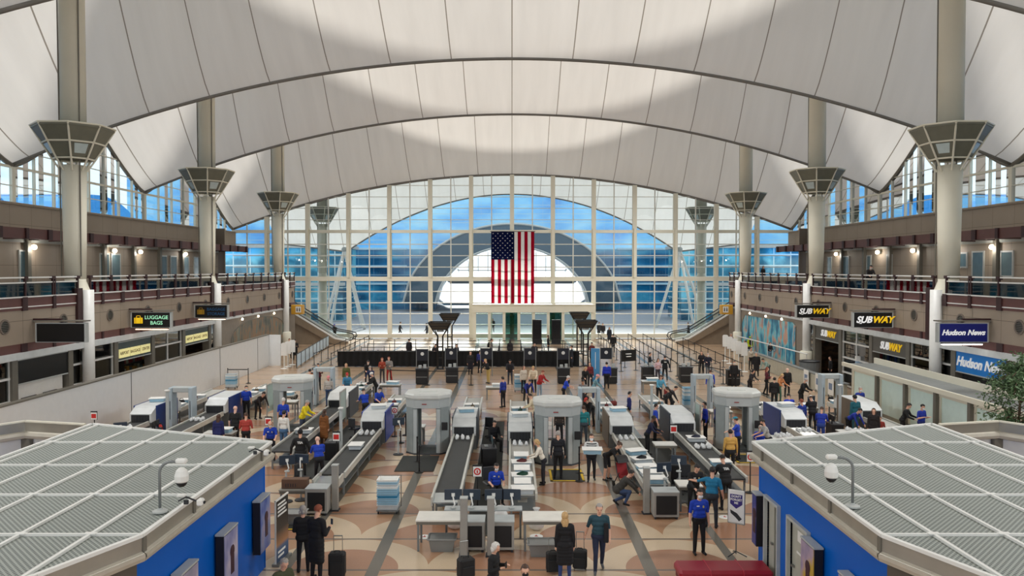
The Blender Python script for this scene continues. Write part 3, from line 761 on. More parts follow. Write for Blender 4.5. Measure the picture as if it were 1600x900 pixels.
m = MB(); m.tube([(0,0,0),(0,0,1.7)], .02, 6); m.build('post', M_dark, r); m = MB(); m.add([(-.4,0,2.05),(0,0,1.6),(.4,0,2.05),(0,0,2.5),(-.4,-.03,2.05),(0,-.03,1.6),(.4,-.03,2.05),(0,-.03,2.5)], [(0,1,2,3),(7,6,5,4),(0,4,5,1),(1,5,6,2),(2,6,7,3),(3,7,4,0)]); m.build('panel', mat('caution_yellow', (236,180,30), .5), r)

# murals
def mural(s, name, label, ramp, scale, stretch, y0, y1, z0, ztop, cut):
    f = NX(name); n = f.noise(scale, 6, stretch); c = f.ramp(n, ramp); mt = f.base(c, .55)
    r = thing('wall_mural', label, 'mural', (s*(XF-.02), (y0+y1)/2, 0), PI/2 if s < 0 else -PI/2)
    L = y1-y0; m = MB()
    if cut == 'arch':
        pts = [(-L/2,z0)]+[(L/2*math.cos(PI-PI*k/24), z0+.9+(ztop-z0-.9)*math.sin(PI*k/24)**.55) for k in range(25)]+[(L/2,z0)]
    else:
        pts = [(-L/2,z0),(-L/2,z0+.7*(ztop-z0)),(-L/2+.9,ztop-.2),(L/2-.6,ztop),(L/2,ztop-.3),(L/2,z0)]
    m.loft([[(x,0,z) for x,z in pts],[(x,.03,z) for x,z in pts]]); m.build('panel', mt, r)
    m = MB(); m.tube([(x,-.01,z) for x,z in pts+[pts[0]]], .03, 6); m.build('rim', M_taupe, r)
mural(-1, 'stone_mural_paint', 'arched mural of brown and grey rock strata beyond the luggage shops', [(.3,(54,66,58)),(.42,(112,110,98)),(.52,(150,116,84)),(.6,(96,120,116)),(.72,(160,140,112))], .7, (1.4,1,.7), 61.2, 75.5, .6, 3.7, 'arch')
mural(1, 'turquoise_mural_paint', 'turquoise mural with coral coloured spires beyond the sandwich shops', [(.3,(24,66,96)),(.42,(48,134,170)),(.5,(120,200,214)),(.56,(214,150,116)),(.62,(60,140,170)),(.72,(150,206,216))], .55, (1.7,1,.75), 60.6, 74.8, .3, 3.75, 'poly')
for s in (-1, 1):
    for i, y in enumerate((63.5,67.5,72)):
        r = thing('mural_lamp', '%s small lamp above the %s mural' % (['nearest','middle','farthest'][i], 'rock strata' if s < 0 else 'turquoise'), 'lamp', (s*(XF-.1), y, 3.85), 0, 'mural spot lamps')
        m = MB(); m.tube([(s*.1,0,0),(0,0,0)], .1, 10); m.build('housing', M_grey, r); m = MB(); m.ball((-s*.02,0,-.02), .11, 8); m.build('globe', M_lamp, r, smooth=True)

# escalators at the far ends of the balconies
M_esc = mat('tan_escalator_side', (128,112,92), .6)
for s in (-1, 1):
    r = thing('escalator', 'escalator with glass balustrade coming down from the balcony beyond the %s mural' % ('rock strata' if s < 0 else 'turquoise'), 'escalator', (s*17.6, 81.6, 0), 0 if s < 0 else PI)
    # local x: 0 at the floor end, negative climbs (mirrored by the half turn)
    L, H = 10.6, 6.4
    for yy in (-.75, .75):
        m = MB(); pts = [(0,-.0),(-1.2,.0),(-L,H-1.1),(-L,H+.1),(-1.2,.62),(0,.35)]
        m.loft([[(x,yy-.06,z) for x,z in pts],[(x,yy+.06,z) for x,z in pts]]); m.build('side_panel', M_esc, r)
        m = MB(); m.bar((-1.0,yy,.66),(-L,yy,H+.14),.16,.16); m.bar((-1.0,yy,.66),(.4,yy,.4),.16,.16); m.build('skirt_rail', M_white, r)
        m = MB(); m.quad((-1.0,yy,.7),(-L,yy,H+.2),(-L,yy,H+1.0),(-1.0,yy,1.5)); m.quad((-1.0,yy,.7),(.5,yy,.45),(.5,yy,1.25),(-1.0,yy,1.5)); m.build('balustrade', M_railglass, r)
        m = MB(); m.tube([(-L,yy,H+1.05),(-1.1,yy,1.55),(.3,yy,1.3),(.8,yy,1.15),(.95,yy,.85),(.7,yy,.5),(.2,yy,.42)], .06, 8); m.build('handrail', M_dark, r)
    m = MB()
    for k in range(20):
        x = -.6-k*.5; z = .12+max(0,k-.5)*.302; m.box(x-.5,x,-.68,.68,z-.2,z)
    m.build('step', M_mid, r)
    m = MB(); pts = [(-1.2,0),(-L,0),(-L,H-1.1)]
    m.loft([[(x,-.6,z) for x,z in pts],[(x,.6,z) for x,z in pts]]); m.build('underside', M_esc, r)
    # restroom sign box
    r = thing('restroom_sign', 'yellow box sign with two white figure symbols by the %s mural' % ('rock strata' if s < 0 else 'turquoise'), 'sign', (s*21.6, 77.4, 3.9), 0)
    m = MB(); m.cbox((0,0,0),(1.15,.9,.95),bev=.04); m.build('box', mat('amber_box', (200,150,40), .5), r)
    m = MB(); m.box(-.1,.45,-.47,-.45,-.28,.32) if s < 0 else m.box(-.45,.1,-.47,-.45,-.28,.32); m.build('panel', M_white, r)
    m = MB(); o_ = .17 if s < 0 else -.17
    for dx in (-.12,.12): m.cbox((o_+dx,-.475,-.03),(.1,.01,.28)); m.lathe([(.05,0),(.05,.01)], (o_+dx,-.478,.17), 10); m.cbox((o_+dx,-.476,.17),(.08,.01,.08))
    m.build('figure_symbol', M_black, r)
    m = MB(); m.bar((0,0,.4),(s*.9,0,.4),.1); m.build('bracket', M_dark, r)

# ================================================================ partition and glazed security room
m = MB(); m.box(-20.25,-20.05,20,63.2,0,2.56); o = struct(m, 'wall_partition', mat('white_partition', (222,224,224), .5, vary=.02))
m = MB(); m.box(-20.3,-20.0,20,63.2,2.55,2.62); 
m.build('cap', M_taupe, o); m = MB()
for y in (40.3,52.6,60.4): m.box(-20.045,-20.035,y-.02,y+.02,0,2.55)
m.build('joint', M_dark, o)
m = MB(); m.box(-20.3,-19.1,63.2,63.35,0,2.56); struct(m, 'wall_partition_end', MATS['white_partition'])
M_frost = mat('frosted_teal_glass', (216,238,232), .35, vary=.03)
m = MB(); m.box(20.05,20.3,22,45.2,0,2.35); o = struct(m, 'wall_security_room', mat('putty_panel', (190,188,172), .6))
m = MB(); m.box(19.6,21.5,22,45.3,2.35,2.42); m.build('flat_roof', mat('roof_grey', (128,132,130), .7), o)
m = MB(); m.box(19.5,19.65,22,45.3,2.28,2.5); m.box(21.4,21.5,22,45.3,2.3,2.75); m.build('roof_edge', M_cream, o)
yb = [44.9,41.6,38.6,35.8,33.1,30.5,28.0,25.6,23.3]
for i in range(8):
    a, b = yb[i+1]+.25, yb[i]-.25
    m = MB(); m.box(19.92,20.06,a-.12,a,.2,2.1); m.box(19.92,20.06,b,b+.12,.2,2.1); m.box(19.9,20.08,a-.14,b+.14,2.05,2.18)
    o = struct(m, 'window_%d' % (80+i), M_cream); m = MB(); m.box(19.98,20.02,a,b,.2,2.05); m.build('pane', M_frost, o)
    m = MB(); m.box(19.75,20.06,a-.38,a-.16,0,2.3); m.build('pier', M_taupe, o)
# ================================================================ screening booths with mesh roofs
f = NX('roof_mesh_grating'); X, Y, Z = f.xyz()
d1 = f.line(f.op('ADD', X, Y), .105, .024); d2 = f.line(f.op('SUBTRACT', X, Y), .105, .024)
c = f.mix(f.op('MAXIMUM', d1, d2), (66,72,70), (152,158,152))
M_grate = f.base(c, .55, .0, .3)
M_rim = mat('satin_rim', (176,172,160), .34, .55, scale=1.4, vary=.1)
def booth(s, zone):
    tr = lambda P: [(s*x, y) for x, y in P]
    roof = tr([(6.45,13.25),(6.45,20.45),(12.55,22.85),(12.55,10.5),(9.,8.5),(7.2,11.5)])
    r = thing('screening_booth', 'blue booth with mesh roof, %s' % zone, 'booth', (0,0,0), 0, 'blue screening booths')
    r.location = (s*9.5, 16, 0); L = lambda P: [(x-s*9.5, y-16) for x, y in P]
    inset = lambda P, d: [(x+(d if s*x < s*9.5*1 and abs(x) < 9.5 else -d)*s*1, y) for x, y in P]
    m = MB(); m.prism(L(roof), 3.28, 3.34); m.build('mesh_panel', M_grate, r)
    m = MB(); P = L(roof)
    for i in range(len(P)):
        a, b = P[i], P[(i+1)%len(P)]; m.bar((*a,3.36),(*b,3.36),.08,.06)
    xs = [7.36,8.59,9.83,11.06,12.3]; ys = [20.43,18.04,15.65,13.29,10.9]
    for x in xs:
        y1 = 20.45+(x-6.45)*2.4/6.1; y0 = 11.5-(x-7.2)*1.67 if x < 9 else 8.5+(x-9)*.56
        m.bar((s*x-s*9.5, y0-16, 3.36),(s*x-s*9.5, y1-16, 3.36),.06,.05)
    for y in ys:
        x0 = 6.45 if y > 13.25 else 6.45+(13.25-y)*.43; m.bar((s*x0-s*9.5,y-16,3.36),(s*12.55-s*9.5,y-16,3.36),.05,.05)
        for x in xs: m.cbox((s*x-s*9.5,y-16,3.385),(.2,.1,.02))
    m.build('roof_frame', M_white, r)
    m = MB()
    for i in range(len(P)):
        a, b = P[i], P[(i+1)%len(P)]; m.bar((*a,3.2),(*b,3.2),.03,.3)
    m.build('rim_band', M_rim, r)
    m = MB()
    for i in range(len(P)):
        a, b = P[i], P[(i+1)%len(P)]; m.bar((*a,3.02),(*b,3.02),.2,.06); m.tube([(*a,2.99),(*b,2.99)], .1, 8)
    m.build('cornice', mat('pale_cornice', (200,194,180), .4, .3), r)
    wall = L(tr([(6.62,13.35),(6.62,20.35),(12.4,22.6),(12.4,10.8),(9.1,8.9),(7.35,11.6)]))
    # walls as panels with door openings on the aisle face
    openings = [] if s < 0 else [(18.85,19.75),(16.95,18.1)]
    m = MB(); xw = s*6.62-s*9.5
    segs = []; y = 13.35
    for a, b in sorted(openings): segs.append((y, a, 0, 2.95)); segs.append((a, b, 2.08, 2.95)); y = b
    segs.append((y, 20.35, 0, 2.95))
    for a, b, z0, z1 in segs: m.box(min(xw,xw+s*.1), max(xw,xw+s*.1), a-16, b-16, z0, z1)
    m.bar((*wall[1],1.475),(*wall[2],1.475),.1,2.95); m.bar((*wall[2],1.475),(*wall[3],1.475),.1,2.95)
    m.build('blue_wall', M_blue, r)
    m = MB(); m.bar((*wall[0],1.475),(*wall[5],1.475),.1,2.95); m.bar((*wall[5],1.475),(*wall[4],1.475),.1,2.95); m.bar((*wall[4],1.475),(*wall[3],1.475),.1,2.95)
    m.build('front_wall', mat('brown_booth_front', (92,84,74), .6), r)
    for y in (13.3,15.4,17.5,19.6):
        m = MB(); m.box(s*6.42-s*9.5-.02, s*6.42-s*9.5+.02, y-16-.05, y-16+.05, 3.05, 3.32); m.build('rim_joint', M_taupe, r)
    for i, (a, b) in enumerate(openings):
        m = MB(); xo = xw-s*.04
        for p, q, z0, z1 in ((a-.07,a,0,2.08),(b,b+.07,0,2.08),(a-.07,b+.07,2.08,2.15)): m.box(xo-.05, xo+.1, p-16, q-16, z0, z1)
        m.build('door_frame', M_grey, r)
        m = MB(); m.box(xw+.06*s-.02, xw+.06*s+.02, a-16+(.0 if i == 1 else .5), b-16, 0, 2.05); m.box(xw+.1*s-.02, xw+.1*s+.02, a-16, a-16+.42, 0, 2.05)
        dr = m.build('door', mat('door_laminate', (172,172,160), .5), r)
        m = MB(); m.cbox((xw+.0*s, b-16-.15 if i == 1 else a-16+.56, 1.0),(.05,.1,.05)); m.build('handle', M_steel, dr)
        if i == 1: m = MB(); m.cbox((xw+.03*s, b-16-.55, 1.8),(.01,.34,.26)); m.cbox((xw+.03*s,b-16-.5,1.4),(.01,.34,.05)); m.build('notice', M_white, dr)
    m = MB(); m.box(min(s*6.9-s*9.5,s*12.-s*9.5), max(s*6.9-s*9.5,s*12.-s*9.5), -4,4,0,.02); m.build('carpet', mat('booth_floor', (70,66,60), .9), r)
    return r
booth(-1, 'standing below the camera near the two dark-coated travellers')
booth(1, 'with two doorways, standing below the camera near the red bench')
def poster(s, y0, y1, z0, z1, lab, cols):
    r = thing('wall_poster', lab, 'poster', (s*6.6, (y0+y1)/2, (z0+z1)/2), (PI/2 if s < 0 else -PI/2), 'posters on the booth walls')
    L, H = y1-y0, z1-z0
    m = MB(); m.box(-L/2,L/2,-.2,-.02,-H/2,H/2); m.build('frame', mat('poster_edge_black', (24,20,24), .5), r)
    f = NX('poster_art_%d_%d' % (s, int(y0*10))); c = f.ramp(f.noise(2.2, 2, (1,1,.7)), [(.35,cols[0]),(.5,cols[1]),(.62,cols[2])])
    m = MB(); m.box(-L/2+.02,L/2-.02,-.215,-.2,-H/2+.02,H/2-.02); m.build('print', f.base(c, .35), r)
    m = MB(); m.box(-L/2-.01,L/2+.01,-.22,-.01,H/2,H/2+.04); m.build('top_edge', M_grey, r)
    m = MB(); m.ball((.05,-.22,.18), .14, 8, sy=.1); m.cbox((.05,-.222,-.12),(.2,.01,.42),bev=.004); m.build('printed_figure', mat('poster_ink', (60,32,44), .5), r)
poster(-1, 16.9, 17.75, .72, 2.06, 'mauve poster with a dark figure hanging midway on the booth wall', [(120,124,168),(150,150,186),(190,180,196)])
poster(-1, 19.35, 20.15, .72, 2.06, 'blue poster hanging at the far end of the booth wall', [(50,80,160),(110,130,180),(150,140,170)])
poster(-1, 14.7, 15.5, .72, 2.06, 'poster hanging near the front corner of the booth wall', [(140,140,160),(160,150,170),(190,180,190)])
poster(1, 19.95, 20.3, .72, 2.06, 'purple poster beside the nearer door frame at the far end of the booth', [(50,60,130),(70,70,140),(120,110,150)])
poster(1, 16.1, 16.85, .72, 2.06, 'lilac and yellow poster beside the grey door', [(140,130,160),(170,150,170),(190,160,60)])
poster(1, 14.1, 14.9, .72, 2.06, 'lilac poster close to the front corner past the doors', [(150,140,170),(170,160,180),(190,180,190)])

# cameras on the roofs
def ptz(x, y, s, lab):
    r = thing('security_camera', lab, 'camera', (x, y, 3.36), 0)
    m = MB(); m.lathe([(.14,0),(.14,.03),(.05,.05),(.04,.08)], n=12); m.build('base', M_grey, r)
    pts = [(0,0,.05),(0,0,.75)]+[(s*.25*(1-math.cos(a)), 0, .75+.22*math.sin(a)) for a in np.linspace(.2,PI/2,7)]+[(s*.38,0,.97)]
    m = MB(); m.tube(pts, .028, 8); m.build('pole', M_mid, r, smooth=True)
    m = MB(); m.cbox((s*.42,0,.98),(.22,.11,.1),bev=.03); m.lathe([(.05,.85),(.1,.8),(.13,.7),(.125,.6),(.11,.58)], (s*.42,0,0), 14); m.build('housing', M_white, r, smooth=False)
    m = MB(); m.lathe([(.11,.59),(.09,.53),(.05,.49),(.01,.48)], (s*.42,0,0), 14); m.build('dome', M_black, r, smooth=True)
p = at(250,800,3.36); ptz(p.x, p.y, 1, 'white dome camera on a hooked pole, on the booth roof behind the dark-coated travellers')
p = at(1332,792,3.36); ptz(p.x, p.y, -1, 'white dome camera on a hooked pole, on the booth roof with doorways')
for px, py, lab in ((268,798,'small white bracket camera clipped to the roof rim below the hooked pole'),(383,718,'small white bracket camera on the roof rim farther along')):
    p = at(px, py, 3.3); r = thing('bracket_camera', lab, 'camera', (-6.33, p.y, 3.47), 0)
    m = MB(); m.tube([(-.15,0,.02),(0,0,.1),(.25,0,.0)], .018, 6); m.cbox((-.0,0,.0),(.08,.05,.08)); m.build('bracket', M_dark, r)
    m = MB(); m.cbox((.28,0,.0),(.12,.16,.14),bev=.03); m.cbox((-.1,.02,.12),(.16,.1,.05),bev=.015); m.build('body', M_white, r)
    m = MB(); m.tube([(.34,0,0),(.37,0,-.01)], .03, 8); m.build('lens', M_black, r)
# low annexes beside the booths
for s in (-1, 1):
    r = thing('booth_annex', 'low metal-rimmed annex adjoining the %s booth' % ('hoarding side' if s < 0 else 'frosted window side'), 'annex', (s*15,21.3,0))
    m = MB(); a = [(12.8,22.9),(14.9,23.4),(15.7,22.3),(19.9,23.1)]
    a = [(s*x-s*15, y-21.3) for x, y in a]
    for p, q in zip(a[:-1], a[1:]): m.bar((*p,3.15),(*q,3.15),.04,.34)
    m.build('rim_band', M_rim, r)
    m = MB()
    for p, q in zip(a[:-1], a[1:]): m.tube([(*p,2.92),(*q,2.92)], .12, 8)
    m.build('cornice', MATS['pale_cornice'], r)
    m = MB()
    for p, q in zip(a[:-1], a[1:]): m.bar((p[0],p[1]+.25,1.45),(q[0],q[1]+.25,1.45),.1,2.9)
    m.build('wall', M_white, r)
    m = MB(); 
    for p in a: m.cbox((p[0],p[1]+.1,1.4),(.25,.25,2.8))
    m.build('pier', M_taupe, r)
    m = MB(); 
    for p, q in zip(a[:-1], a[1:]): m.bar((*p,3.34),(*q,3.34),.08,.05)
    m.build('top_rail', M_cream, r)
# ================================================================ checkpoint equipment
M_belt = mat('dark_rubber_belt', (52,54,54), .6); M_rail = mat('pale_side_rail', (206,206,198), .35, .3)
M_lg = mat('scanner_light_grey', (178,184,184), .45); M_sgrey = mat('scanner_grey', (142,150,150), .5)
M_trayg = mat('tray_grey', (196,204,208), .5); M_trayb = mat('tray_pale_blue', (150,188,208), .5)
M_red = mat('notice_red', (200,44,40), .5); M_paper = mat('paper_white', (236,236,232), .7)
M_smoke = mat('smoked_window', (46,58,64), .1, spec=.8)
# ---- body scanners
def body_scanner(px, py, rz, label):
    p = at(px, py); p.y += .75
    r = thing('body_scanner', label, 'body scanner', p, rz, 'walk-in body scanners')
    def octa(w, d, cx, z): return [(-w/2+cx,-d/2,z),(w/2-cx,-d/2,z),(w/2,-d/2+cx,z),(w/2,d/2-cx,z),(w/2-cx,d/2,z),(-w/2+cx,d/2,z),(-w/2,d/2-cx,z),(-w/2,-d/2+cx,z)]
    m = MB(); m.loft([octa(1.95,1.7,.42,2.38),octa(2.0,1.75,.43,2.44),octa(2.0,1.75,.43,2.56),octa(1.9,1.65,.42,2.62)]); m.cbox((0,-.1,2.63),(.75,.3,.03)); m.build('roof_cap', mat('scanner_white_cap', (206,208,204), .45), r)
    m = MB(); m.loft([octa(1.86,1.6,.4,2.0),octa(1.9,1.64,.4,2.38)]); m.build('header', M_lg, r)
    for s in (-1, 1):
        m = MB(); pl = [(.4,-.75),(.62,-.75),(.92,-.42),(.92,.42),(.62,.75),(.4,.75),(.4,.5),(.68,.22),(.68,-.22),(.4,-.5)]
        m.prism([(s*x,y) for x,y in pl], .06, 2.02); wl = m.build('side_wall', M_sgrey, r)
        m = MB(); m.box(min(s*.925,s*.935), max(s*.925,s*.935), -.34,.34,.45,1.85); m.build('smoked_panel', M_smoke, wl)
        m = MB(); m.cbox((s*.5,-.77,1.0),(.16,.04,1.9),bev=.015); m.build('edge_pillar', M_lg, wl)
    m = MB(); m.loft([octa(1.9,1.7,.4,0),octa(1.86,1.66,.4,.06)]); m.build('base_plate', M_dark, r)
    m = MB(); m.box(-.2,.0,-.835,-.815,2.16,2.2); m.build('marking', mat('dull_red_mark', (150,60,60), .5), r)
    m = MB(); m.cbox((.78,-.9,1.25),(.26,.06,.34),bev=.01); m.tube([(.7,-.8,1.2),(.78,-.88,1.2)], .03, 6); m.build('status_screen', M_black, r)
    m = MB(); m.cbox((.1,-.15,.07),(.6,.9,.02)); m.build('foot_mat', mat('mat_grey', (90,96,96), .8), r)
body_scanner(667, 710, 0, 'grey walk-in body scanner with black mat in front, second of four from the white partition')
body_scanner(872, 727, 0, 'grey walk-in body scanner with yellow-edged mat in front, officer at its mouth')
body_scanner(452, 674, .18, 'grey walk-in body scanner nearest the white partition, beside the man in yellow jacket')
body_scanner(1157, 706, -.12, 'grey walk-in body scanner behind the man in a mustard shirt')
# ---- walk-through metal detectors
def detector(px, py, label, w=.8, h=2.2, z=0):
    p = at(px, py); r = thing('metal_detector', label, 'metal detector', p, z, 'arch metal detectors')
    for s in (-1, 1):
        m = MB(); m.cbox((s*(w/2+.09),0,h/2),(.18,.62,h),bev=.03); m.build('side_panel', mat('pale_blue_grey_panel', (170,184,192), .45), r)
        m = MB(); m.cbox((s*(w/2+.09),-.315,1.1),(.03,.01,.9)); m.build('lamp_strip', M_dark, r)
    m = MB(); m.cbox((0,0,h-.12),(w,.5,.24),bev=.02); m.build('header', M_lg, r)
detector(286, 674, 'pale metal detector arch by the white partition, between the two lanes with blue machines')
detector(507, 632, 'pale metal detector arch beside the pink-hatted traveller')
detector(1096, 645, 'pale metal detector arch beside the tray cart, near the scanner behind the mustard shirt', .75, 2.15)
detector(1297, 648, 'pale metal detector arch near the frosted windows', .8, 2.25)
detector(920, 675, 'pale metal detector arch behind the striped sweater man', .7, 2.2)
# ---- belts, machines and lanes
def conveyor(x, y0, y1, w, label, roller=False, z=.74):
    L = y1-y0; r = thing('belt_conveyor' if not roller else 'roller_table', label, 'conveyor', (x,y0,0), 0, 'lane conveyors')
    m = MB(); m.box(-w/2+.05,w/2-.05,0,L,z-.06,z)
    m.build('belt' if not roller else 'roller_bed', M_belt if not roller else mat('roller_bed_grey', (120,124,124), .4, .5), r)
    if roller:
        m = MB()
        for k in range(min(60, int(L/.12))): m.tube([(-w/2+.05,.06+k*.12,z-.01),(w/2-.05,.06+k*.12,z-.01)], .03, 6)
        m.build('roller', M_alum, r)
    for s in (-1, 1):
        m = MB(); m.box(s*w/2-.04,s*w/2+.04,0,L,z-.14,z+.07); m.build('side_rail', M_rail, r)
    n = max(2, int(L/2.2)+1)
    for k in range(n):
        y = .1+(L-.2)*k/(n-1)
        for s in (-1, 1):
            m = MB(); m.box(s*(w/2-.06)-.03,s*(w/2-.06)+.03,y-.03,y+.03,0,z-.1); m.build('leg', M_mid, r)
    m = MB(); m.box(-w/2+.06,w/2-.06,.1,L-.1,.22,.25); m.build('lower_shelf', M_mid, r)
    return r
def xray(x, y0, L, w, label, side, hood=(206,210,210), h=1.42):
    r = thing('baggage_scanner', label, 'baggage x-ray machine', (x,y0,0), 0, 'baggage x-ray machines')
    m = MB(); m.box(-w/2,w/2,.45,L-.45,0,.66); m.build('base_cabinet', M_mid, r)
    m = MB(); prof = [(0,.7),(0,1.12),(.45,h-.08),(.55,h),(L-.55,h),(L-.45,h-.08),(L,1.12),(L,.7)]
    m.loft([[(-w/2+.02,a,b) for a,b in prof],[(w/2-.02,a,b) for a,b in prof]]); m.build('hood', mat('hood_%d_%d' % hood[:2], hood, .45), r)
    for s in (-1, 1):
        m = MB(); m.box(s*(w/2)-.03,s*(w/2)+.03,.5,L-.5,.05,h+.01); m.build('side_panel', side, r)
    for y in (-.012, L-.0):
        m = MB(); m.box(-w/2+.1,w/2-.1,y,y+.012,.72,1.08); tm = m.build('tunnel_mouth', M_black, r)
        m = MB()
        for k in range(6): m.box(-w/2+.13+k*(w-.26)/6,-w/2+.13+(k+.86)*(w-.26)/6,y-.012 if y < 0 else y+.012,y-.004 if y < 0 else y+.02,.74,1.06)
        m.build('lead_curtain', M_dark, tm)
    m = MB(); m.box(-w/2+.06,w/2-.06,.02,L-.02,.66,.72); m.build('belt', M_belt, r)
    m = MB(); m.cbox((0,.28,1.2),(w*.75,.02,.08)); m.build('control_strip', M_dark, r)
    return r
M_navy = mat('navy_machine_panel', (26,54,120), .4); M_roy = mat('royal_machine_panel', (24,62,150), .4); M_slate = mat('slate_machine_panel', (58,66,74), .45); M_brn = mat('brown_machine_panel', (104,92,78), .5)
LANES = [ # x, conveyor start, machine start, machine length, infeed end, panel, description
 (-17.6,31.2,36.2,3.3,46.,M_navy,'against the white partition'),
 (-15.0,31.4,38.6,3.3,48.,M_navy,'second from the white partition'),
 (-9.2,30.4,40.2,3.4,49.,M_slate,'by the yellow jacket man'),
 (-6.35,27.,34.6,3.4,44.,M_roy,'with royal blue machine'),
 (-2.1,24.8,33.4,3.2,43.,M_slate,'beside the black scanner mat'),
 (.35,24.4,32.4,3.2,42.,M_slate,'at the cream sweater woman'),
 (4.85,25.6,33.6,3.3,43.,M_brn,'behind the stroller family'),
 (7.7,26.4,34.2,3.3,44.,M_slate,'next to the turquoise shirt man'),
 (13.0,29.4,35.0,3.4,45.,M_navy,'behind the booth with doorways'),
 (17.5,31.0,37.2,3.2,41.4,M_brn,'along the frosted windows'),
]
NM = ['outermost lane','second lane','third lane','fourth lane','fifth lane','sixth lane','seventh lane','eighth lane','ninth lane','tenth lane']
for i, (x, y0, ym, L, y2, pan, d) in enumerate(LANES):
    w = .86
    conveyor(x, y0, ym-.06, w, 'outfeed conveyor of the lane %s' % d, roller=i in (5,6,8,9))
    xray(x, ym, L, 1.06, 'baggage x-ray machine of the lane %s' % d, pan, (206,210,210) if i != 2 else (226,228,226))
    conveyor(x, ym+L+.06, y2, w, 'infeed roller table of the lane %s' % d, roller=True)
# steel end chutes
for x, y, lab in ((-2.1,23.9,'steel end chute of the middle lane beside the black mat'),(-6.35,25.9,'steel end chute of the lane with royal blue machine')):
    r = thing('end_chute', lab, 'chute', (x,y,0)); m = MB(); m.loft([[(-.4,0,.64),(.4,0,.64),(.4,0,.68),(-.4,0,.68)],[(-.4,.85,.7),(.4,.85,.7),(.4,.85,.74),(-.4,.85,.74)]]); m.build('slide_plate', mat('bright_steel', (190,200,204), .2, .8), r)
    for s in (-1, 1):
        m = MB(); m.box(s*.42-.03,s*.42+.03,0,.85,.56,.84); m.build('side_rail', M_rail, r)
        m = MB(); m.box(s*.38-.03,s*.38+.03,.05,.11,0,.6); m.build('leg', M_mid, r)
# ---- trays on belts
def fabm(c): return mat('cloth_%d_%d_%d' % c, c, .85, vary=.1, scale=14.)
def tray_mesh(mt, nm):
    r = thing('security_tray', 'x', 'tray'); m = MB(); m.tray((0,0,0),.68,.5,.16,.02); m.build('shell', mt, r); 
    m = MB(); m.tray((0,0,.145),.72,.54,.03,.02,flare=0); m.build('rim', M_paper, r); return r
TR = []
tp = [tray_mesh(M_trayg, 'a'), tray_mesh(M_trayb, 'b')]
used = [False, False]
def tray(x, y, z, label, kind=0, rz=0., grp='security trays'):
    k = kind
    if not used[k]: o = tp[k]; used[k] = True
    else: o = copy_tree(tp[k])
    o.location = (x, y, z); o.rotation_euler = (0,0,rz); o['label'] = label; o['group'] = grp; TR.append(o); return o
def goods(x, y, z, cols, seed, lab, cat='belongings', rz=0):
    """a bundle of folded clothes or a bag lying in a tray"""
    q = random.Random(seed); r = thing('folded_jacket', lab, cat, (x,y,z+.025), rz)
    m = MB(); rings = []
    for k, (s_, zz) in enumerate(((.8,0),(1,.03),(.95,.09),(.7,.14),(.3,.17))):
        rings.append([((.21*s_)*math.cos(2*PI*t/12)*(1+.2*q.random()), (.18*s_)*math.sin(2*PI*t/12)*(1+.2*q.random()), zz) for t in range(12)])
    m.loft(rings); m.build('folded_body', mat('cloth_%d_%d_%d' % cols, cols, .9), r, smooth=True)
    m = MB(); m.tube([(-.18,-.1,.13),(0,-.02,.19),(.18,.08,.13)], .03, 6); m.build('sleeve', mat('cloth_%d_%d_%d' % cols, cols, .9), r, smooth=True)
ordn = ['nearest','second','third','fourth','fifth','sixth','seventh']
for i, y in enumerate((24.7,25.5,26.3,27.2,28.1,29.2)):
    tray(.35, y, .76, '%s tray on the roller table by the cream sweater woman' % ordn[i], i % 2, PI/2 if i % 2 else .05)
goods(.36, 26.3, .8, (20,60,44), 3, 'green garment in a tray beside the cream sweater woman')
goods(.36, 28.1, .8, (90,40,40), 4, 'maroon bundle in a tray near the middle x-ray machine')
for i, y in enumerate((25.9,26.7,27.5,28.6,29.9)):
    tray(4.85, y, .76, '%s tray on the roller table behind the stroller family' % ordn[i], (i+1) % 2, .08*i)
goods(4.85, 28.6, .8, (24,24,28), 5, 'black coat in a tray behind the stroller family')
tray(-6.3, 30.9, .76, 'single pale tray riding the belt toward the royal blue machine end', 0, PI/2)
tray(7.7, 28.2, .76, 'pale blue tray on the belt beside the turquoise shirt man', 1)
tray(7.75, 32.2, .76, 'grey tray with a jacket on the belt by the masked officer', 0); goods(7.75,32.2,.8,(40,44,60),6,'dark jacket lying in the tray by the masked officer')
tray(-9.2, 33.8, .76, 'grey tray on the belt beside the brown-coated woman', 0); goods(-9.2,33.8,.8,(70,64,60),8,'grey garment in the tray beside the brown-coated woman')
for j, (x, y, z, lab) in enumerate(((-6.3,36.1,1.43,'trays left on the hood of the royal blue machine'),(-2.1,35.2,1.43,'blue tray on the hood of the middle machine by the black mat'),(.35,34.1,1.43,'blue tray on the hood of the middle machine by the cream sweater woman'),(4.9,35.4,1.43,'white tray on the hood of the machine behind the stroller family'),(13.1,36.6,1.43,'trays on the hood of the machine behind the booth with doorways'),(-17.6,38.,1.43,'blue trays on the hood of the machine against the white partition'))):
    tray(x, y, z, lab, j % 2, .2); 
for i in range(10):
    x, ym, L, y2 = LANES[i][0], LANES[i][2], LANES[i][3], LANES[i][4]
    for k in range(3 if y2-ym-L > 4 else 1):
        tray(x, ym+L+.7+k*1.4, .76, '%s tray on the infeed rollers of the lane %s' % (['first','middle','last'][k], LANES[i][6]), (i+k) % 2, (k-1)*.1)
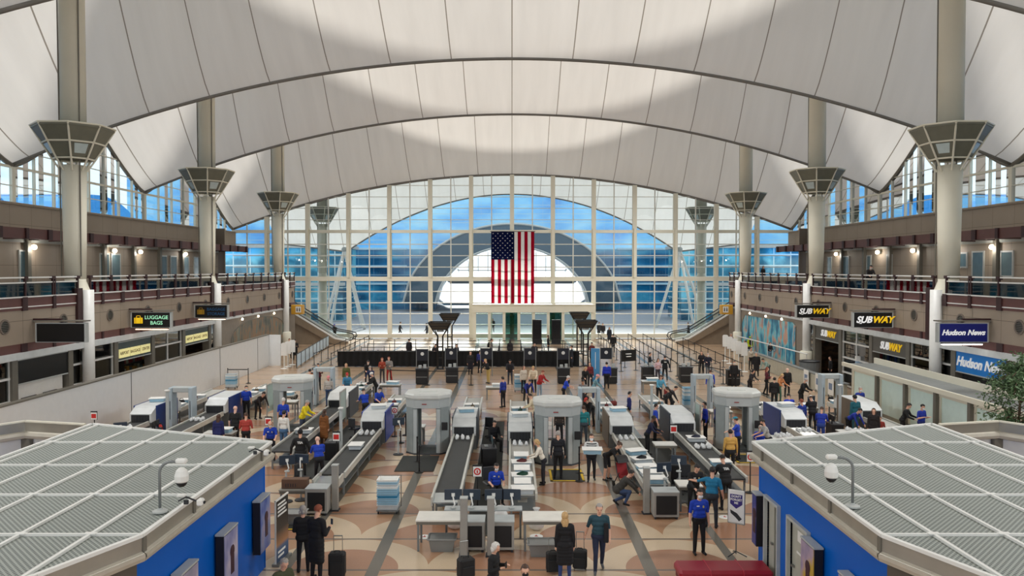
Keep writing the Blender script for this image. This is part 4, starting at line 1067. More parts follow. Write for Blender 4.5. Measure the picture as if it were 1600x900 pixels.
# ---- tray dollies
def dolly(px, py, n, label):
    p = at(px, py); r = thing('tray_dolly', label, 'dolly', p, 0, 'dollies with tray stacks')
    m = MB(); m.box(-.36,.36,-.27,.27,.1,.14); m.build('deck', M_mid, r)
    for sx in (-1,1):
        for sy in (-1,1):
            m = MB(); m.tube([(sx*.3-.02,sy*.2,.05),(sx*.3+.02,sy*.2,.05)], .05, 10); m.build('caster', M_black, r)
    m = MB(); m.tube([(-.38,.27,.12),(-.38,.27,1.15),(.38,.27,1.15),(.38,.27,.12)], .018, 6); m.build('push_handle', M_steel, r)
    o = thing('tray_stack', 'nested pale trays stacked on the %s' % label, 'tray stack', (p.x, p.y, .145), 0, 'stacks of trays')
    for k in range(n):
        m = MB(); m.tray((0,-.02,k*.075),.66,.48,.16,.02); m.build('tray', [M_trayg, M_trayb, M_paper][k % 3] if k > n*.55 or k < 2 else (M_trayb if k % 4 else mat('tray_teal', (40,130,170), .5)), o)
dolly(607, 800, 12, 'tray dolly standing alone on the patterned floor')
dolly(1076, 640, 14, 'tray dolly by the metal detector near the masked officers')
dolly(812, 612, 12, 'tray dolly beside the red jacket traveller')
dolly(362, 607, 10, 'tray dolly by the second lane from the partition')
dolly(651, 690, 9, 'teal tray dolly beside the second scanner') if False else None
# ---- office bits: cabinets, posts, monitors, tables
def post(px, py, h, label, w=.2):
    p = at(px, py); r = thing('equipment_post', label, 'post', p, 0, 'grey cable posts')
    m = MB(); m.cbox((0,0,h/2),(w,w*1.1,h),bev=.015); m.build('shaft', mat('post_grey', (150,148,142), .5), r)
    m = MB(); m.cbox((0,0,h+.01),(w+.02,w*1.1+.02,.03)); m.build('cap', M_grey, r)
    m = MB(); m.cbox((0,0,.02),(w+.08,w+.1,.04)); m.build('foot', M_dark, r)
    return p
def cabinet(x, y, w, label, h=.86, d=.6):
    r = thing('equipment_cabinet', label, 'cabinet', (x,y,0), 0, 'grey cabinets with black fronts')
    m = MB(); m.box(-w/2,w/2,0,d,.08,h); m.build('body', mat('cabinet_grey', (158,156,150), .5), r)
    m = MB(); m.box(-w/2+.07,w/2-.07,-.015,0,.16,h-.1); m.build('door', M_black, r)
    m = MB(); m.box(-w/2-.01,w/2+.01,-.02,d+.01,h,h+.03); m.build('top', M_lg, r)
    for s in (-1, 1):
        m = MB(); m.box(s*(w/2-.06)-.03,s*(w/2-.06)+.03,.03,d-.03,0,.08); m.build('foot', M_dark, r)
def table(x, y, w, label, d=.85, h=.9, top=(226,224,216)):
    r = thing('inspection_table', label, 'table', (x,y,0), 0, 'inspection tables')
    m = MB(); m.box(-w/2,w/2,0,d,h-.04,h); m.build('table_top', mat('table_top_%d' % top[0], top, .35), r)
    m = MB(); m.box(-w/2+.02,w/2-.02,.02,d-.02,h-.13,h-.04); m.build('apron', M_taupe, r)
    for sx in (-1,1):
        for yy in (.07, d-.07):
            m = MB(); m.box(sx*(w/2-.07)-.03,sx*(w/2-.07)+.03,yy-.03,yy+.03,0,h-.1); m.build('leg', M_mid, r)
    m = MB(); m.box(-w/2+.07,w/2-.07,d-.1,d-.06,.55,.61); m.build('stretcher', M_mid, r)
    return r
def monitor(x, y, z, rz, label, back=True):
    r = thing('desk_monitor', label, 'monitor', (x,y,z), rz, 'monitors on arms'); r.location.z += .045
    m = MB(); m.cbox((0,0,.34),(.52,.05,.32),bev=.012); m.build('shell', mat('monitor_shell_blue_grey', (44,56,70), .4), r)
    m = MB(); m.box(-.24,.24,.026,.03,.2,.48); m.build('screen', mat('screen_dark_blue', (30,48,70), .15), r)
    m = MB(); m.tube([(0,-.03,.34),(0,-.12,.3),(.05,-.2,.1),(0,-.12,-.02)], .022, 6); m.cbox((0,-.03,.34),(.1,.04,.1)); m.build('arm', M_white, r)
    m = MB(); m.lathe([(.09,-.03),(.09,0),(.03,.02)], (0,-.12,0), 10); m.build('clamp', M_grey, r)
YC = 21.5
table(-2.05, YC, 1.35, 'white-topped table at the counter end with a grey tub under it, suitcase couple side'); 
bpy.data.objects[ [o.name for o in col.objects if o.name.startswith('inspection_table')][-1] ]['label'] = 'white-topped inspection table ahead of the tray dolly, grey tub below'
table(.95, YC, 1.3, 'white-topped inspection table beside the long-haired woman in black coat')
cabinet(-1.05, YC-.05, .55, 'black-fronted cabinet between the two grey posts'); cabinet(-.25, YC-.05, .62, 'black-fronted cabinet beside the inspection table of the long-haired woman')
post(725, 868, 1.62, 'grey post at the white-topped table ahead of the tray dolly'); post(767, 868, 1.62, 'grey post between the two black-fronted cabinets')
monitor(-1.75, YC+1.2, .9, .05, 'blue-grey monitor above the white-topped table, outer one'); monitor(-1.2, YC+1.2, .9, -.05, 'blue-grey monitor beside the grey post'); monitor(-.55, YC+1.2, .9, .1, 'blue-grey monitor behind the black-fronted cabinets'); monitor(.0, YC+1.2, .9, -.12, 'blue-grey monitor nearest the cream sweater woman')
for px, py, lab in ((524,797,'grey post at the end of the royal blue lane'),(1010,802,'grey post at the end of the stroller lane')): post(px, py, 1.5, lab)
p = at(494, 806); cabinet(p.x, p.y, .7, 'black-fronted cabinet by the two dark-coated travellers')
p = at(1040, 812); cabinet(p.x+.03, p.y, .8, 'black-fronted cabinet beside the stroller lane post')
p = at(1075, 800); table(p.x+.1, p.y, .8, 'white table in front of the officer with blue gloves', .8, .85)
p = at(458, 800); table(p.x, p.y, .95, 'grey table with a brown box on it beside the blue booth', .7, .72, (150,148,140))
r = thing('brown_box', 'brown cardboard-coloured box on the grey table by the booth', 'box', (p.x,p.y+.3,.72)); m = MB(); m.cbox((0,0,.16),(.85,.3,.32),bev=.015); m.build('body', mat('brown_box_card', (104,76,58), .6), r)
m = MB()
for k in range(5): m.cbox((-.28+k*.08,-.151,.12),(.02,.01,.12))
m.build('slot', M_dark, r)
for x, y, rz, lab in ((-7.75,26.3,.3,'monitor by the brown box and grey post'),(-7.3,26.5,-.2,'monitor next to the royal blue lane end'),(5.05,25.35,.25,'dark monitor leaning over the stroller lane end'),(5.75,26.3,-.25,'dark monitor beside the officer with blue gloves'),(-4.9,33.0,.4,'small monitor near the second scanner'),(1.9,36.,0,'monitor behind the scanner with yellow-edged mat'),(-16.4,32.,.5,'monitor between the lanes near the partition'),(15.1,38.6,.5,'monitor between the lanes behind the doorway booth')):
    q = thing('monitor_stand', 'grey pedestal carrying the %s' % lab, 'pedestal', (x,y-.12,0), 0, 'monitor pedestals'); m = MB(); m.lathe([(.22,0),(.22,.03),(.04,.05)], n=12); m.build('foot', M_dark, q); m = MB(); m.lathe([(.035,.04),(.035,1.0)], n=8); m.build('pole', M_grey, q)
    monitor(x, y, 1.03, rz, lab)
r = thing('monitor_shelf', 'narrow grey shelf behind the black-fronted cabinets carrying four monitors', 'shelf', (-.85,YC+.85,0)); m = MB(); m.box(-1.15,1.15,.1,.5,.86,.9); m.build('board', M_lg, r)
for x in (-1.1,1.1): m = MB(); m.box(x-.03,x+.03,.25,.35,0,.86); m.build('leg', M_mid, r)
def tub(px, py, label, w=.75, d=.5, h=.38):
    p = at(px, py); r = thing('plastic_tub', label, 'tub', (p.x,p.y+d/2,0), 0, 'grey plastic tubs'); m = MB(); m.tray((0,0,0),w,d,h,.02,flare=.14); m.build('shell', mat('tub_grey', (128,130,128), .5), r)
    m = MB(); m.tray((0,0,h-.03),w+.05,d+.05,.04,.03,flare=0); m.build('rim', mat('tub_rim', (150,152,150), .5), r)
    for s in (-1,1):
        m = MB(); m.tube([(s*w*.47,-.1,h-.06),(s*(w*.5+.04),0,h-.06),(s*w*.47,.1,h-.06)], .015, 6); m.build('handle', M_mid, r)
tub(690, 864, 'grey plastic tub under the white-topped table ahead of the tray dolly'); tub(847, 872, 'grey plastic tub on the floor beside the long-haired woman'); tub(455, 822, 'grey plastic tub on the floor under the grey table by the booth')
# small tables and desks between the lanes
M_tt = (214,214,208)
for x, y, w, lab in ((-12.9,33.4,1.3,'white table behind the navy-hooded woman'),(-12.15,41.4,.9,'white table beside the partition-side scanner'),(-4.4,34.8,.8,'small white table beside the second scanner'),(2.65,37.9,.8,'white table behind the scanner with yellow-edged mat'),(6.3,31.2,.9,'dark-legged table between the stroller lane and masked officer'),(10.6,38.6,1.1,'white table behind the scanner near the mustard shirt'),(11.6,32.4,1.1,'white table with trays by the booth with doorways'),(15.2,33.6,1.4,'white table before the teal sweater traveller'),(15.3,39.6,1.2,'white table near the frosted windows'),(-13.,43.4,1.2,'white table near the dark-clothed person by the partition'),(-7.6,47.5,1.3,'white table in front of the blue-jacketed traveller'),(-1.,46.5,1.2,'white table by the podium line, dolly side'),(8.9,49.,1.1,'white table behind the cyan-jacketed traveller')):
    table(x, y, w, lab, .7, .8, M_tt)
    seedn = int(abs(x*7+y*3)); q = random.Random(seedn)
    if w > 1 and x not in (11.6, 15.2): tray(x+.15, y+.35, .805, 'tray lying on the %s' % lab, seedn % 2, q.uniform(-.3,.3))
# glass dividers
for px, py, L, rz, lab in ((536,664,1.3,1.57,'frosted divider panel beside the man in yellow jacket'),(424,650,1.2,1.5,'frosted divider panel beside the partition-side scanner'),(1090,690,.9,1.57,'frosted divider by the scanner near the mustard shirt'),(885,690,1.,1.5,'frosted divider beside the scanner with yellow-edged mat')):
    p = at(px, py); r = thing('divider_panel', lab, 'divider', p, rz, 'frosted dividers'); m = MB(); m.box(-L/2,L/2,-.01,.01,.3,1.75); m.build('pane', mat('frost_sheet', (170,192,186), .3), r)
    m = MB()
    for x in (-L/2, L/2): m.box(x-.03,x+.03,-.03,.03,0,1.78)
    m.box(-L/2,L/2,-.03,.03,1.74,1.8); m.build('frame', M_alum, r)
# stop and notice signs on poles
def pole_sign(px, py, h, label, kind):
    p = at(px, py); r = thing('pole_sign', label, 'sign', p, 0, 'small signs on poles')
    m = MB(); m.lathe([(.17,0),(.17,.02),(.04,.04)], n=14); m.build('base', M_black, r)
    m = MB(); m.lathe([(.022,.03),(.022,h)], n=8); m.build('pole', M_black, r)
    m = MB(); m.cbox((0,-.03,h+.02),(.32,.03,.4),bev=.008); m.build('frame', M_black, r)
    m = MB(); m.cbox((0,-.05,h),(.28,.012,.33)); s_ = m.build('panel', M_paper, r)
    m = MB()
    if kind == 'stop':
        ring = [(math.cos(2*PI*k/20), math.sin(2*PI*k/20)) for k in range(20)]
        m.loft([[(a*.12,-.058,h+b*.12) for a,b in ring],[(a*.075,-.058,h+b*.075) for a,b in ring]], cap=False); m.build('red_ring', M_red, s_)
        m = MB(); m.cbox((0,-.06,h-.005),(.045,.004,.1),bev=.001); m.build('hand_symbol', M_red, s_)
    else:
        m.cbox((0,-.058,h),(.22,.006,.2)); m.build('red_block', M_red, s_)
pole_sign(746, 797, 1.3, 'stop hand sign on a black pole between the middle lanes', 'stop')
pole_sign(617, 682, 1.25, 'stop hand sign beside the royal blue machine', 'stop')
pole_sign(1172, 770, 1.3, 'stop hand sign beside the turquoise shirt man', 'stop')
pole_sign(526, 726, 1.15, 'red notice on a pole by the bald officer', 'block'); pole_sign(1052, 712, 1.15, 'red notice on a pole before the masked officer lane', 'block'); pole_sign(148, 690, 1.2, 'red notice at the outermost lane by the partition', 'block'); pole_sign(420, 700, 1.2, 'black-framed notice by the seated blue officer', 'plain')
# tall white camera poles
for px, py, lab in ((262,684,'tall white pole by the partition-side metal detector'),(533,722,'tall white pole by the bald officer lane'),(1312,672,'tall white pole before the teal sweater traveller'),(1018,672,'slim white pole beside the tray dolly lane')):
    p = at(px, py); r = thing('camera_pole', lab, 'pole', p, 0, 'white camera poles'); m = MB(); m.cbox((0,0,1.1),(.12,.12,2.2),bev=.02); m.build('shaft', M_lg, r); m = MB(); m.cbox((0,0,2.24),(.2,.2,.08),bev=.02); m.build('cap', M_white, r); m = MB(); m.cbox((0,0,.03),(.3,.3,.06)); m.build('foot', M_mid, r)
# floor mats
for x0, x1, y0, y1, edge, lab in ((-4.65,-3.1,30.1,32.6,0,'black rubber mat before the second scanner'),(1.45,2.75,28.7,30.4,1,'dark mat with yellow edge before the central scanner'),(-7.05,-6.2,23.3,24.2,1,'yellow-edged mat beside the booth and grey tub'),(9.3,10.6,31.4,32.9,1,'yellow-edged mat before the scanner near the mustard shirt'),(-1.4,-.4,22.8,40,0,'long dark mat in the operators gap between the middle lanes'),(5.6,7.0,26.,36,0,'long dark mat in the gap beside the officer with blue gloves'),(-8.4,-7.1,29.,39,0,'long dark mat in the gap near the bald officer')):
    r = thing('floor_mat', lab, 'mat', ((x0+x1)/2,(y0+y1)/2,0), 0); a, b = (x1-x0)/2, (y1-y0)/2
    m = MB(); m.box(-a,a,-b,b,.002,.02); m.build('pad', mat('mat_rubber', (48,50,48), .8), r)
    if edge:
        m = MB(); e_ = .09
        for p_ in ((-a,a,-b,-b+e_),(-a,a,b-e_,b),(-a,-a+e_,-b,b),(a-e_,a,-b,b)): m.box(*p_,.02,.026)
        m.build('yellow_border', mat('hazard_yellow', (224,186,40), .6), r)
# floor stickers
for px, py, lab in ((663,839,'round white floor sticker by the table ahead of the tray dolly'),(838,838,'round white floor sticker by the long-haired woman'),(1133,808,'round white floor sticker beside the masked officer')):
    p = at(px, py); r = thing('floor_sticker', lab, 'sticker', (p.x,p.y,.001), 0, 'round floor stickers'); m = MB(); m.lathe([(.2,0),(.2,.004)], n=24); m.build('disc', M_paper, r); m = MB(); m.cbox((0,0,.006),(.1,.05,.003)); m.cbox((0,.05,.006),(.03,.12,.003)); m.build('symbol', M_red, r)

# ---- podiums with emblem boards
def podium(px, py, label):
    p = at(px, py); r = thing('document_podium', label, 'podium', p, 0, 'black document podiums')
    m = MB(); m.box(-.42,.42,0,.6,.06,1.05); m.build('body', M_black, r)
    m = MB(); m.box(-.46,.46,-.03,.63,1.05,1.09); m.build('top', M_dark, r)
    m = MB(); m.box(-.38,.38,-.012,0,.5,.54); m.build('trim_strip', M_steel, r)
    m = MB(); m.cbox((-.15,.3,1.2),(.22,.2,.22),bev=.02); m.cbox((.18,.28,1.24),(.2,.06,.28),bev=.01); m.build('document_reader', M_grey, r)
    m = MB(); m.box(-.36,.36,.1,.5,0,.06); m.build('plinth', M_dark, r)
def emblem_board(px, py, label):
    p = at(px, py); r = thing('emblem_board', label, 'board', p, 0, 'dark boards with a pale round emblem')
    for s in (-1, 1):
        m = MB(); m.box(s*.44-.025,s*.44+.025,-.02,.02,0,2.15); m.build('upright', M_mid, r)
    m = MB(); m.box(-.42,.42,-.015,.015,1.25,2.1); m.build('panel', mat('emblem_navy', (16,20,34), .5), r)
    m = MB(); ring = [(.13*math.cos(2*PI*k/16), -.02, 1.75+.13*math.sin(2*PI*k/16)) for k in range(16)]; m.add(ring, [tuple(range(16))]); m.build('emblem', mat('emblem_pale', (214,214,210), .5), r)
for px, py, l in ((659,601,'emblem board pair nearest the totem lamp'),(706,599,'second along from the totem lamp'),(881,600,'beside the red jacket traveller'),(955,600,'where the blue-backed officer stands'),(1013,598,'beside the officer with lettered back'),(1073,598,'with papers on it in the stanchion field'),(1147,603,'by the white round-topped boards')):
    podium(px, py, 'black document podium, ' + l)
for px, py, l in ((660,590,'nearest the totem lamp'),(705,588,'second along from the totem lamp'),(760,588,'behind the tan-trousered traveller'),(828,588,'behind the red jacket traveller'),(880,588,'above the blue-shirted grey-haired officer'),(947,587,'behind the blue-backed officer')):
    emblem_board(px, py, 'dark emblem board on uprights, ' + l)
# ---- black draped barrier and tall black panels
r = thing('draped_barrier', 'long low black draped barrier across the hall behind the podiums', 'barrier', (at(720,572).x, at(720,573).y, 0))
b0, b1 = at(528,573).x-r.location.x, at(905,573).x-r.location.x
m = MB(); n = 180; rings = [[(b0+(b1-b0)*i/n, .05*math.sin(i*1.3)-.03, z) for i in range(n+1)] for z in (.02,1.22)]
vs = rings[0]+rings[1]; m.add(vs, [(i,i+1,n+2+i,n+1+i) for i in range(n)]); m.box(b0,b1,.03,.08,.02,1.22); m.build('drape', mat('black_drape', (12,12,13), .9), r)
m = MB(); m.box(b0,b1,-.05,.1,1.21,1.26); m.build('top_rail', M_black, r)
m = MB()
for i in range(10): m.cbox((b0+(b1-b0)*i/9,.12,.02),(.4,.4,.04))
m.build('foot_plate', M_dark, r)
for px, lab in ((839,'tall black display panel before the entrance doors, one nearer the flag'),(869,'tall black display panel before the entrance doors, one nearer the torch lamp')):
    p = at(px, 537); r = thing('display_totem', lab, 'display panel', p, 0, 'tall black display panels')
    m = MB(); m.cbox((0,0,1.32),(.98,.16,2.5),bev=.02); m.build('cabinet', M_black, r); m = MB(); m.box(-.44,.44,-.085,-.08,.5,2.45); m.build('screen', mat('unlit_screen', (14,14,16), .2), r); m = MB(); m.cbox((0,0,.035),(1.1,.6,.07),bev=.02); m.build('foot', M_dark, r)
# ---- torch lamps (flared uplighters on clustered posts)
def torch(px, py, label, h=3.75):
    p = at(px, py); r = thing('totem_lamp', label, 'lamp', p, 0, 'flared totem lamps')
    M_br = mat('bronze_steel', (40,38,36), .45, .5)
    for sx in (-1,1):
        for sy in (-1,1):
            m = MB(); m.tube([(sx*.2,sy*.2,0),(sx*.2,sy*.2,h-1.1),(sx*.55,sy*.55,h-.55),(sx*.85,sy*.85,h)], .05, 6); m.build('corner_post', M_br, r)
    m = MB(); 
    for k, (a, z) in enumerate(((.56,h-.55),(.72,h-.28),(.88,h))):
        for q in range(4):
            c1 = [(-a,-a),(a,-a),(a,a),(-a,a)][q]; c2 = [(a,-a),(a,a),(-a,a),(-a,-a)][q]; m.bar((*c1,z),(*c2,z),.06,.06)
    m.build('shade_frame', M_br, r)
    m = MB(); 
    for q in range(4):
        c1 = [(-1,-1),(1,-1),(1,1),(-1,1)][q]; c2 = [(1,-1),(1,1),(-1,1),(-1,-1)][q]
        m.quad((c1[0]*.56,c1[1]*.56,h-.53),(c2[0]*.56,c2[1]*.56,h-.53),(c2[0]*.87,c2[1]*.87,h-.02),(c1[0]*.87,c1[1]*.87,h-.02))
    m.build('shade_panel', mat('smoky_mesh', (66,62,56), .5), r)
    m = MB(); m.lathe([(.3,h-.75),(.26,h-.6),(.12,h-.48)], n=12); m.build('lamp_dome', M_grey, r)
    m = MB(); m.lathe([(.42,0),(.42,.06),(.3,.1)], n=4, ph=.5); m.build('base', M_dark, r)
    for z in (.9, 1.8):
        m = MB()
        for q in range(4):
            c1 = [(-.2,-.2),(.2,-.2),(.2,.2),(-.2,.2)][q]; c2 = [(.2,-.2),(.2,.2),(-.2,.2),(-.2,-.2)][q]; m.bar((*c1,z),(*c2,z),.04,.04)
        m.build('tie_bar', M_br, r)
torch(688, 577, 'dark flared totem lamp by the draped barrier, dolly side, nearer of its pair'); torch(703, 557, 'dark flared totem lamp just behind its twin, over the draped barrier', 3.9)
torch(915, 572, 'dark flared totem lamp at the stanchion end of the draped barrier, nearer of its pair'); torch(905, 553, 'dark flared totem lamp behind its twin near the black display panels', 3.9)
# ---- stanchions
def stanchion_proto(bl, ang):
    r = thing('belt_stanchion', 'x', 'stanchion')
    m = MB(); m.lathe([(.17,0),(.17,.02),(.05,.05)], n=14); m.build('base', M_black, r)
    m = MB(); m.lathe([(.03,.04),(.03,1.0),(.035,1.0),(.035,1.06),(.01,1.07)], n=10); m.build('post', M_black, r)
    if bl:
        m = MB(); m.box(.036,bl-.045,-.004,.004,.94,1.0); o = m.build('belt', mat('black_webbing', (18,18,20), .8), r); o.rotation_euler = (0,0,ang)
    return r
SROW = {}
def stanchions(pts, label, group, last_belt=False):
    """posts in a chain, a belt from each to the next"""
    for i, (x, y) in enumerate(pts):
        if i < len(pts)-1:
            d = Vector((pts[i+1][0]-x, pts[i+1][1]-y)); key = (round(d.length,2), round(math.atan2(d.y,d.x),2))
        else: key = (0,0)
        if key not in SROW: o = SROW[key] = stanchion_proto(*key)
        else: o = copy_tree(SROW[key])
        o.location = (x, y, 0); o['label'] = label; o['group'] = group
for i, x in enumerate((9.2,10.8,12.4,14.0,15.6,17.2)):
    stanchions([(x+.02*(j-5), 57.+2.55*j) for j in range(9 if i > 3 else 11) if not (i < 1 and j < 2)], 'black belt stanchion in the queue rows running away before the turquoise mural', 'stanchions before the turquoise mural')
for j, y in enumerate((65.5,68.6,71.7,74.8)):
    stanchions([(-13.5+2.05*k, y) for k in range(11)], 'black belt stanchion in the cross rows behind the draped barrier', 'stanchions behind the draped barrier')
for i, x in enumerate((-16.4,-15.0)):
    stanchions([(x, 63.5+2.4*j) for j in range(8)], 'black belt stanchion in the two rows beside the pale panel barrier', 'stanchions beside the pale panel barrier')
def chain(pxs, lab): stanchions([tuple(at(a,b)[:2]) for a,b in pxs], lab, lab)
chain([(356,599),(388,599)], 'black belt stanchion beside the dark-clothed person at the partition')
chain([(610,600),(668,602),(736,602)], 'black belt stanchion in the short row before the emblem boards')
chain([(1060,592),(1097,592),(1130,600)], 'black belt stanchion around the podium with papers')
chain([(1172,602),(1200,598)], 'black belt stanchion at the low wall before the coral spires')
chain([(1136,724),(1133,738)], 'black belt stanchion at the scanner near the mustard shirt')
chain([(655,738),(652,722)], 'black belt stanchion on the black mat before the second scanner')
chain([(905,752),(905,740)], 'black belt stanchion at the yellow-edged mat')
chain([(634,680),(626,692)], 'black belt stanchion beside the royal blue machine')
# pale panel barrier
for i in range(9):
    t = i/8; x = -17.4-1.4*t; y = 62.5+15.5*t
    r = thing('barrier_panel', '%s pale blue panel counted from the near end of the row below the escalator' % ['first','second','third','fourth','fifth','sixth','seventh','eighth','ninth'][i], 'panel', (x,y,0), PI/2+.09, 'pale panel barrier')
    m = MB(); m.box(-.85,.85,-.02,.02,.12,1.1); m.build('sheet', mat('pale_blue_sheet', (190,212,226), .4), r); m = MB()
    for s in (-1,1): m.box(s*.88-.03,s*.88+.03,-.03,.03,0,1.16); 
    m.box(-.85,.85,-.03,.03,1.1,1.15); m.build('frame', M_dark, r)
# round-topped white boards on stands
def rboard(px, py, h, label):
    p = at(px, py); r = thing('queue_board', label, 'board', p, 0, 'white round-cornered boards')
    pts = [(-.23+.0,-.5),(.23,-.5)]+[(.23-.12*(1-math.cos(a)), .4+.12*math.sin(a)) for a in np.linspace(0,PI/2,5)]+[(-.23+.12*(1-math.cos(a)), .4+.12*math.sin(a)) for a in np.linspace(PI/2,0,5)]
    m = MB(); m.loft([[(x,-.04,h+z) for x,z in pts],[(x,.04,h+z) for x,z in pts]]); m.build('panel', M_white, r)
    m = MB(); m.lathe([(.28,0),(.28,.03),(.05,.06)], n=14); m.build('base', M_white, r); m = MB(); m.lathe([(.04,.05),(.04,h-.45)], n=8); m.build('pole', M_white, r)
for i, (px, py) in enumerate(((1163,581),(1154,578),(1147,572),(1140,568),(1133,564))): rboard(px, py, 1.75, '%s of five white round-cornered boards on stands before the turquoise mural' % ['nearest','second','third','fourth','farthest'][i])
for i, (px, py) in enumerate(((444,576),(450,573),(457,570))): rboard(px, py, 1.55, '%s of three white round-cornered boards at the partition end' % ['nearest','middle','farthest'][i])
# low wall with grey top on the shop side
m = MB(); m.box(19.95,20.15,46,66,0,1.05); o = struct(m, 'wall_low', MATS['putty_panel']); m = MB(); m.box(19.85,20.25,45.9,66.1,1.05,1.12); m.build('cap', MATS['roof_grey'], o)
for i, y in enumerate((47.5,49.5,51.5)):
    r = thing('notice_board', '%s white notice on the low wall before the orange shop doorway' % ['nearest','middle','farthest'][i], 'notice', (19.82,y,0), 0, 'notices on the low wall'); m = MB(); m.box(-.05,-.02,-.4,.4,.15,1.2); m.build('sheet', M_paper, r); m = MB(); m.box(-.05,-.02,-.35,-.3,0,.2); m.box(-.05,-.02,.3,.35,0,.2); m.build('leg', M_dark, r); m = MB(); m.box(-.06,-.05,-.25,.25,.5,.9); m.build('print', mat('faded_blue_print', (120,140,170), .6), r)
# white handrail on the mural side
r = thing('ramp_handrail', 'slim white handrail in front of the turquoise mural', 'handrail', (21.6,62,0)); m = MB(); m.tube([(0,-6,1.75),(0,12,1.55)], .05, 8); m.build('rail', M_white, r)
for k in range(5): m = MB(); m.lathe([(.03,0),(.03,1.72-.045*k)], (0,-5.8+4.3*k,0), 6); m.build('post', M_white, r)
r = thing('waste_bin', 'round grey bin with dark rim beside the middle slender column', 'bin', (21.2,54.6,0)); m = MB(); m.lathe([(.62,0),(.7,1.35),(.72,1.4)], n=20); m.build('body', M_mid, r); m = MB(); m.lathe([(.73,1.38),(.73,1.46),(.55,1.46),(.5,1.38)], n=20); m.build('rim', M_dark, r)
r = thing('totem_sign', 'slim pale blue totem with white header beside the frosted room corner', 'sign', (at(1347,612).x, at(1347,612).y, 0)); m = MB(); m.box(-.42,.42,-.12,.12,0,2.3); m.build('body', mat('pale_blue_totem', (150,176,200), .5), r); m = MB(); m.box(-.43,.43,-.13,.13,2.0,2.32); m.build('header', M_white, r)
r = thing('totem_sign', 'tall bright blue totem beside the dark flared lamp', 'sign', (at(930,596).x, at(930,596).y, 0)); m = MB(); m.box(-.3,.3,-.1,.1,0,2.35); m.build('body', mat('bright_blue_totem', (70,140,190), .5), r); m = MB(); m.box(-.02,.02,-.11,-.1,.9,2.1); m.build('stripe', M_paper, r)
r = thing('curved_banner', 'black curved banner on posts in the queue area behind the cyan-jacketed traveller', 'banner', (at(985,580).x, at(985,580).y, 0), .5); m = MB(); n = 10
P = [(1.1*math.sin((i/n-.5)*1.4), .3*math.cos((i/n-.5)*1.4), z) for z in (.75,1.65) for i in range(n+1)]; m.add(P, [(i,i+1,n+2+i,n+1+i) for i in range(n)]); m.build('sheet', M_black, r)
m = MB()
for i in (0, n): m.lathe([(.03,0),(.03,1.7)], P[i][:2]+(0,), 8); m.lathe([(.2,0),(.2,.02)], P[i][:2]+(0,), 12)
m.build('post', M_dark, r); m = MB(); m.box(-.25,.25,.2,.29,1.3,1.36); m.box(-.22,.22,.2,.29,1.1,1.16); m.build('lettering_line', M_paper, r)
# ---- foreground furniture
r = thing('red_bench', 'red padded bench at the foot of the booth with doorways', 'bench', (5.35,19.3,0)); m = MB(); m.cbox((0,0,.36),(2.35,.8,.24),bev=.07); m.build('seat', mat('red_vinyl', (150,24,44), .35), r); m = MB(); m.box(-1.12,1.12,-.36,.36,.1,.26); m.build('base', mat('dark_red_vinyl', (104,16,32), .45), r)
for sx in (-1,1):
    for sy in (-1,1): m = MB(); m.box(sx*1.0-.04,sx*1.0+.04,sy*.3-.04,sy*.3+.04,0,.1); m.build('foot', M_dark, r)
m = MB()
for x in (-.4,.42): m.box(x-.008,x+.008,-.405,.405,.3,.486)
m.build('seam', mat('seam_red', (190,60,76), .4), r)
p = at(1150, 868); r = thing('floor_sign', 'white purple-arrow sign on a stand beside the blue booth wall', 'sign', p, -.55); m = MB(); m.cbox((0,0,1.38),(.46,.03,.92),bev=.01); pn = m.build('panel', M_paper, r)
M_purp = mat('sign_purple', (52,40,120), .5)
m = MB(); m.add([(-.17,-.02,1.72),(.17,-.02,1.72),(.17,-.02,1.45),(0,-.02,1.32),(-.17,-.02,1.45)], [(0,1,2,3,4)]); m.build('arrow', M_purp, pn)
for i, t in enumerate(("DON'T",'FORGET','ME')): text(t, .085, M_paper, pn, (0,-.024,1.66-i*.09), (PI/2,0,0), ext=.002, bold=.003)
m = MB(); m.add([(-.17,-.021,1.28),(.02,-.021,1.2),(.16,-.021,1.05),(.08,-.021,.98),(-.02,-.021,1.08),(-.15,-.021,1.18)], [(0,1,2,3,4,5)]); m.build('laptop_picture', M_dark, pn)
m = MB()
for s in (-1,1): m.tube([(s*.23,0,.9),(s*.23,0,1.86)], .015, 6)
m.tube([(-.23,0,.9),(.23,0,.9)], .015, 6); m.tube([(0,0,.9),(0,0,.05)], .02, 6); m.build('stand', M_steel, r); m = MB()
for a in (0,2.1,4.2): m.tube([(0,0,.12),(.3*math.cos(a),.3*math.sin(a),.02)], .015, 6)
m.build('foot', M_dark, r)
p = at(427, 872); r = thing('banner_stand', 'tall printed banner stand at the end of the blue booth wall', 'banner', (-6.3, 20.85, 0), PI/2-.1)
f = NX('banner_print'); X, Y, Z = f.xyz(); c = f.ramp(f.op('DIVIDE', Z, 1.8), [(.0,(30,50,84)),(.24,(44,84,130)),(.3,(170,120,80)),(.52,(30,26,26)),(.75,(16,16,18))])
m = MB(); m.box(-.42,.42,-.012,.012,.06,1.75); m.build('sheet', f.base(c, .4), r)
m = MB(); m.box(-.44,.44,-.02,.02,1.74,1.78); m.box(-.44,-.42,-.02,.02,.05,1.78); m.build('rail', M_white, r); m = MB(); m.box(-.45,.45,-.1,.1,0,.07); m.build('foot', M_steel, r)
m = MB()
for k in range(4): m.box(-.3,.3-.08*(k%2),-.018,-.013,1.3+k*.1,1.35+k*.1)
m.box(-.3,.2,-.018,-.013,.3,.36); m.box(-.3,.1,-.018,-.013,.18,.24); m.build('print_line', M_paper, r)
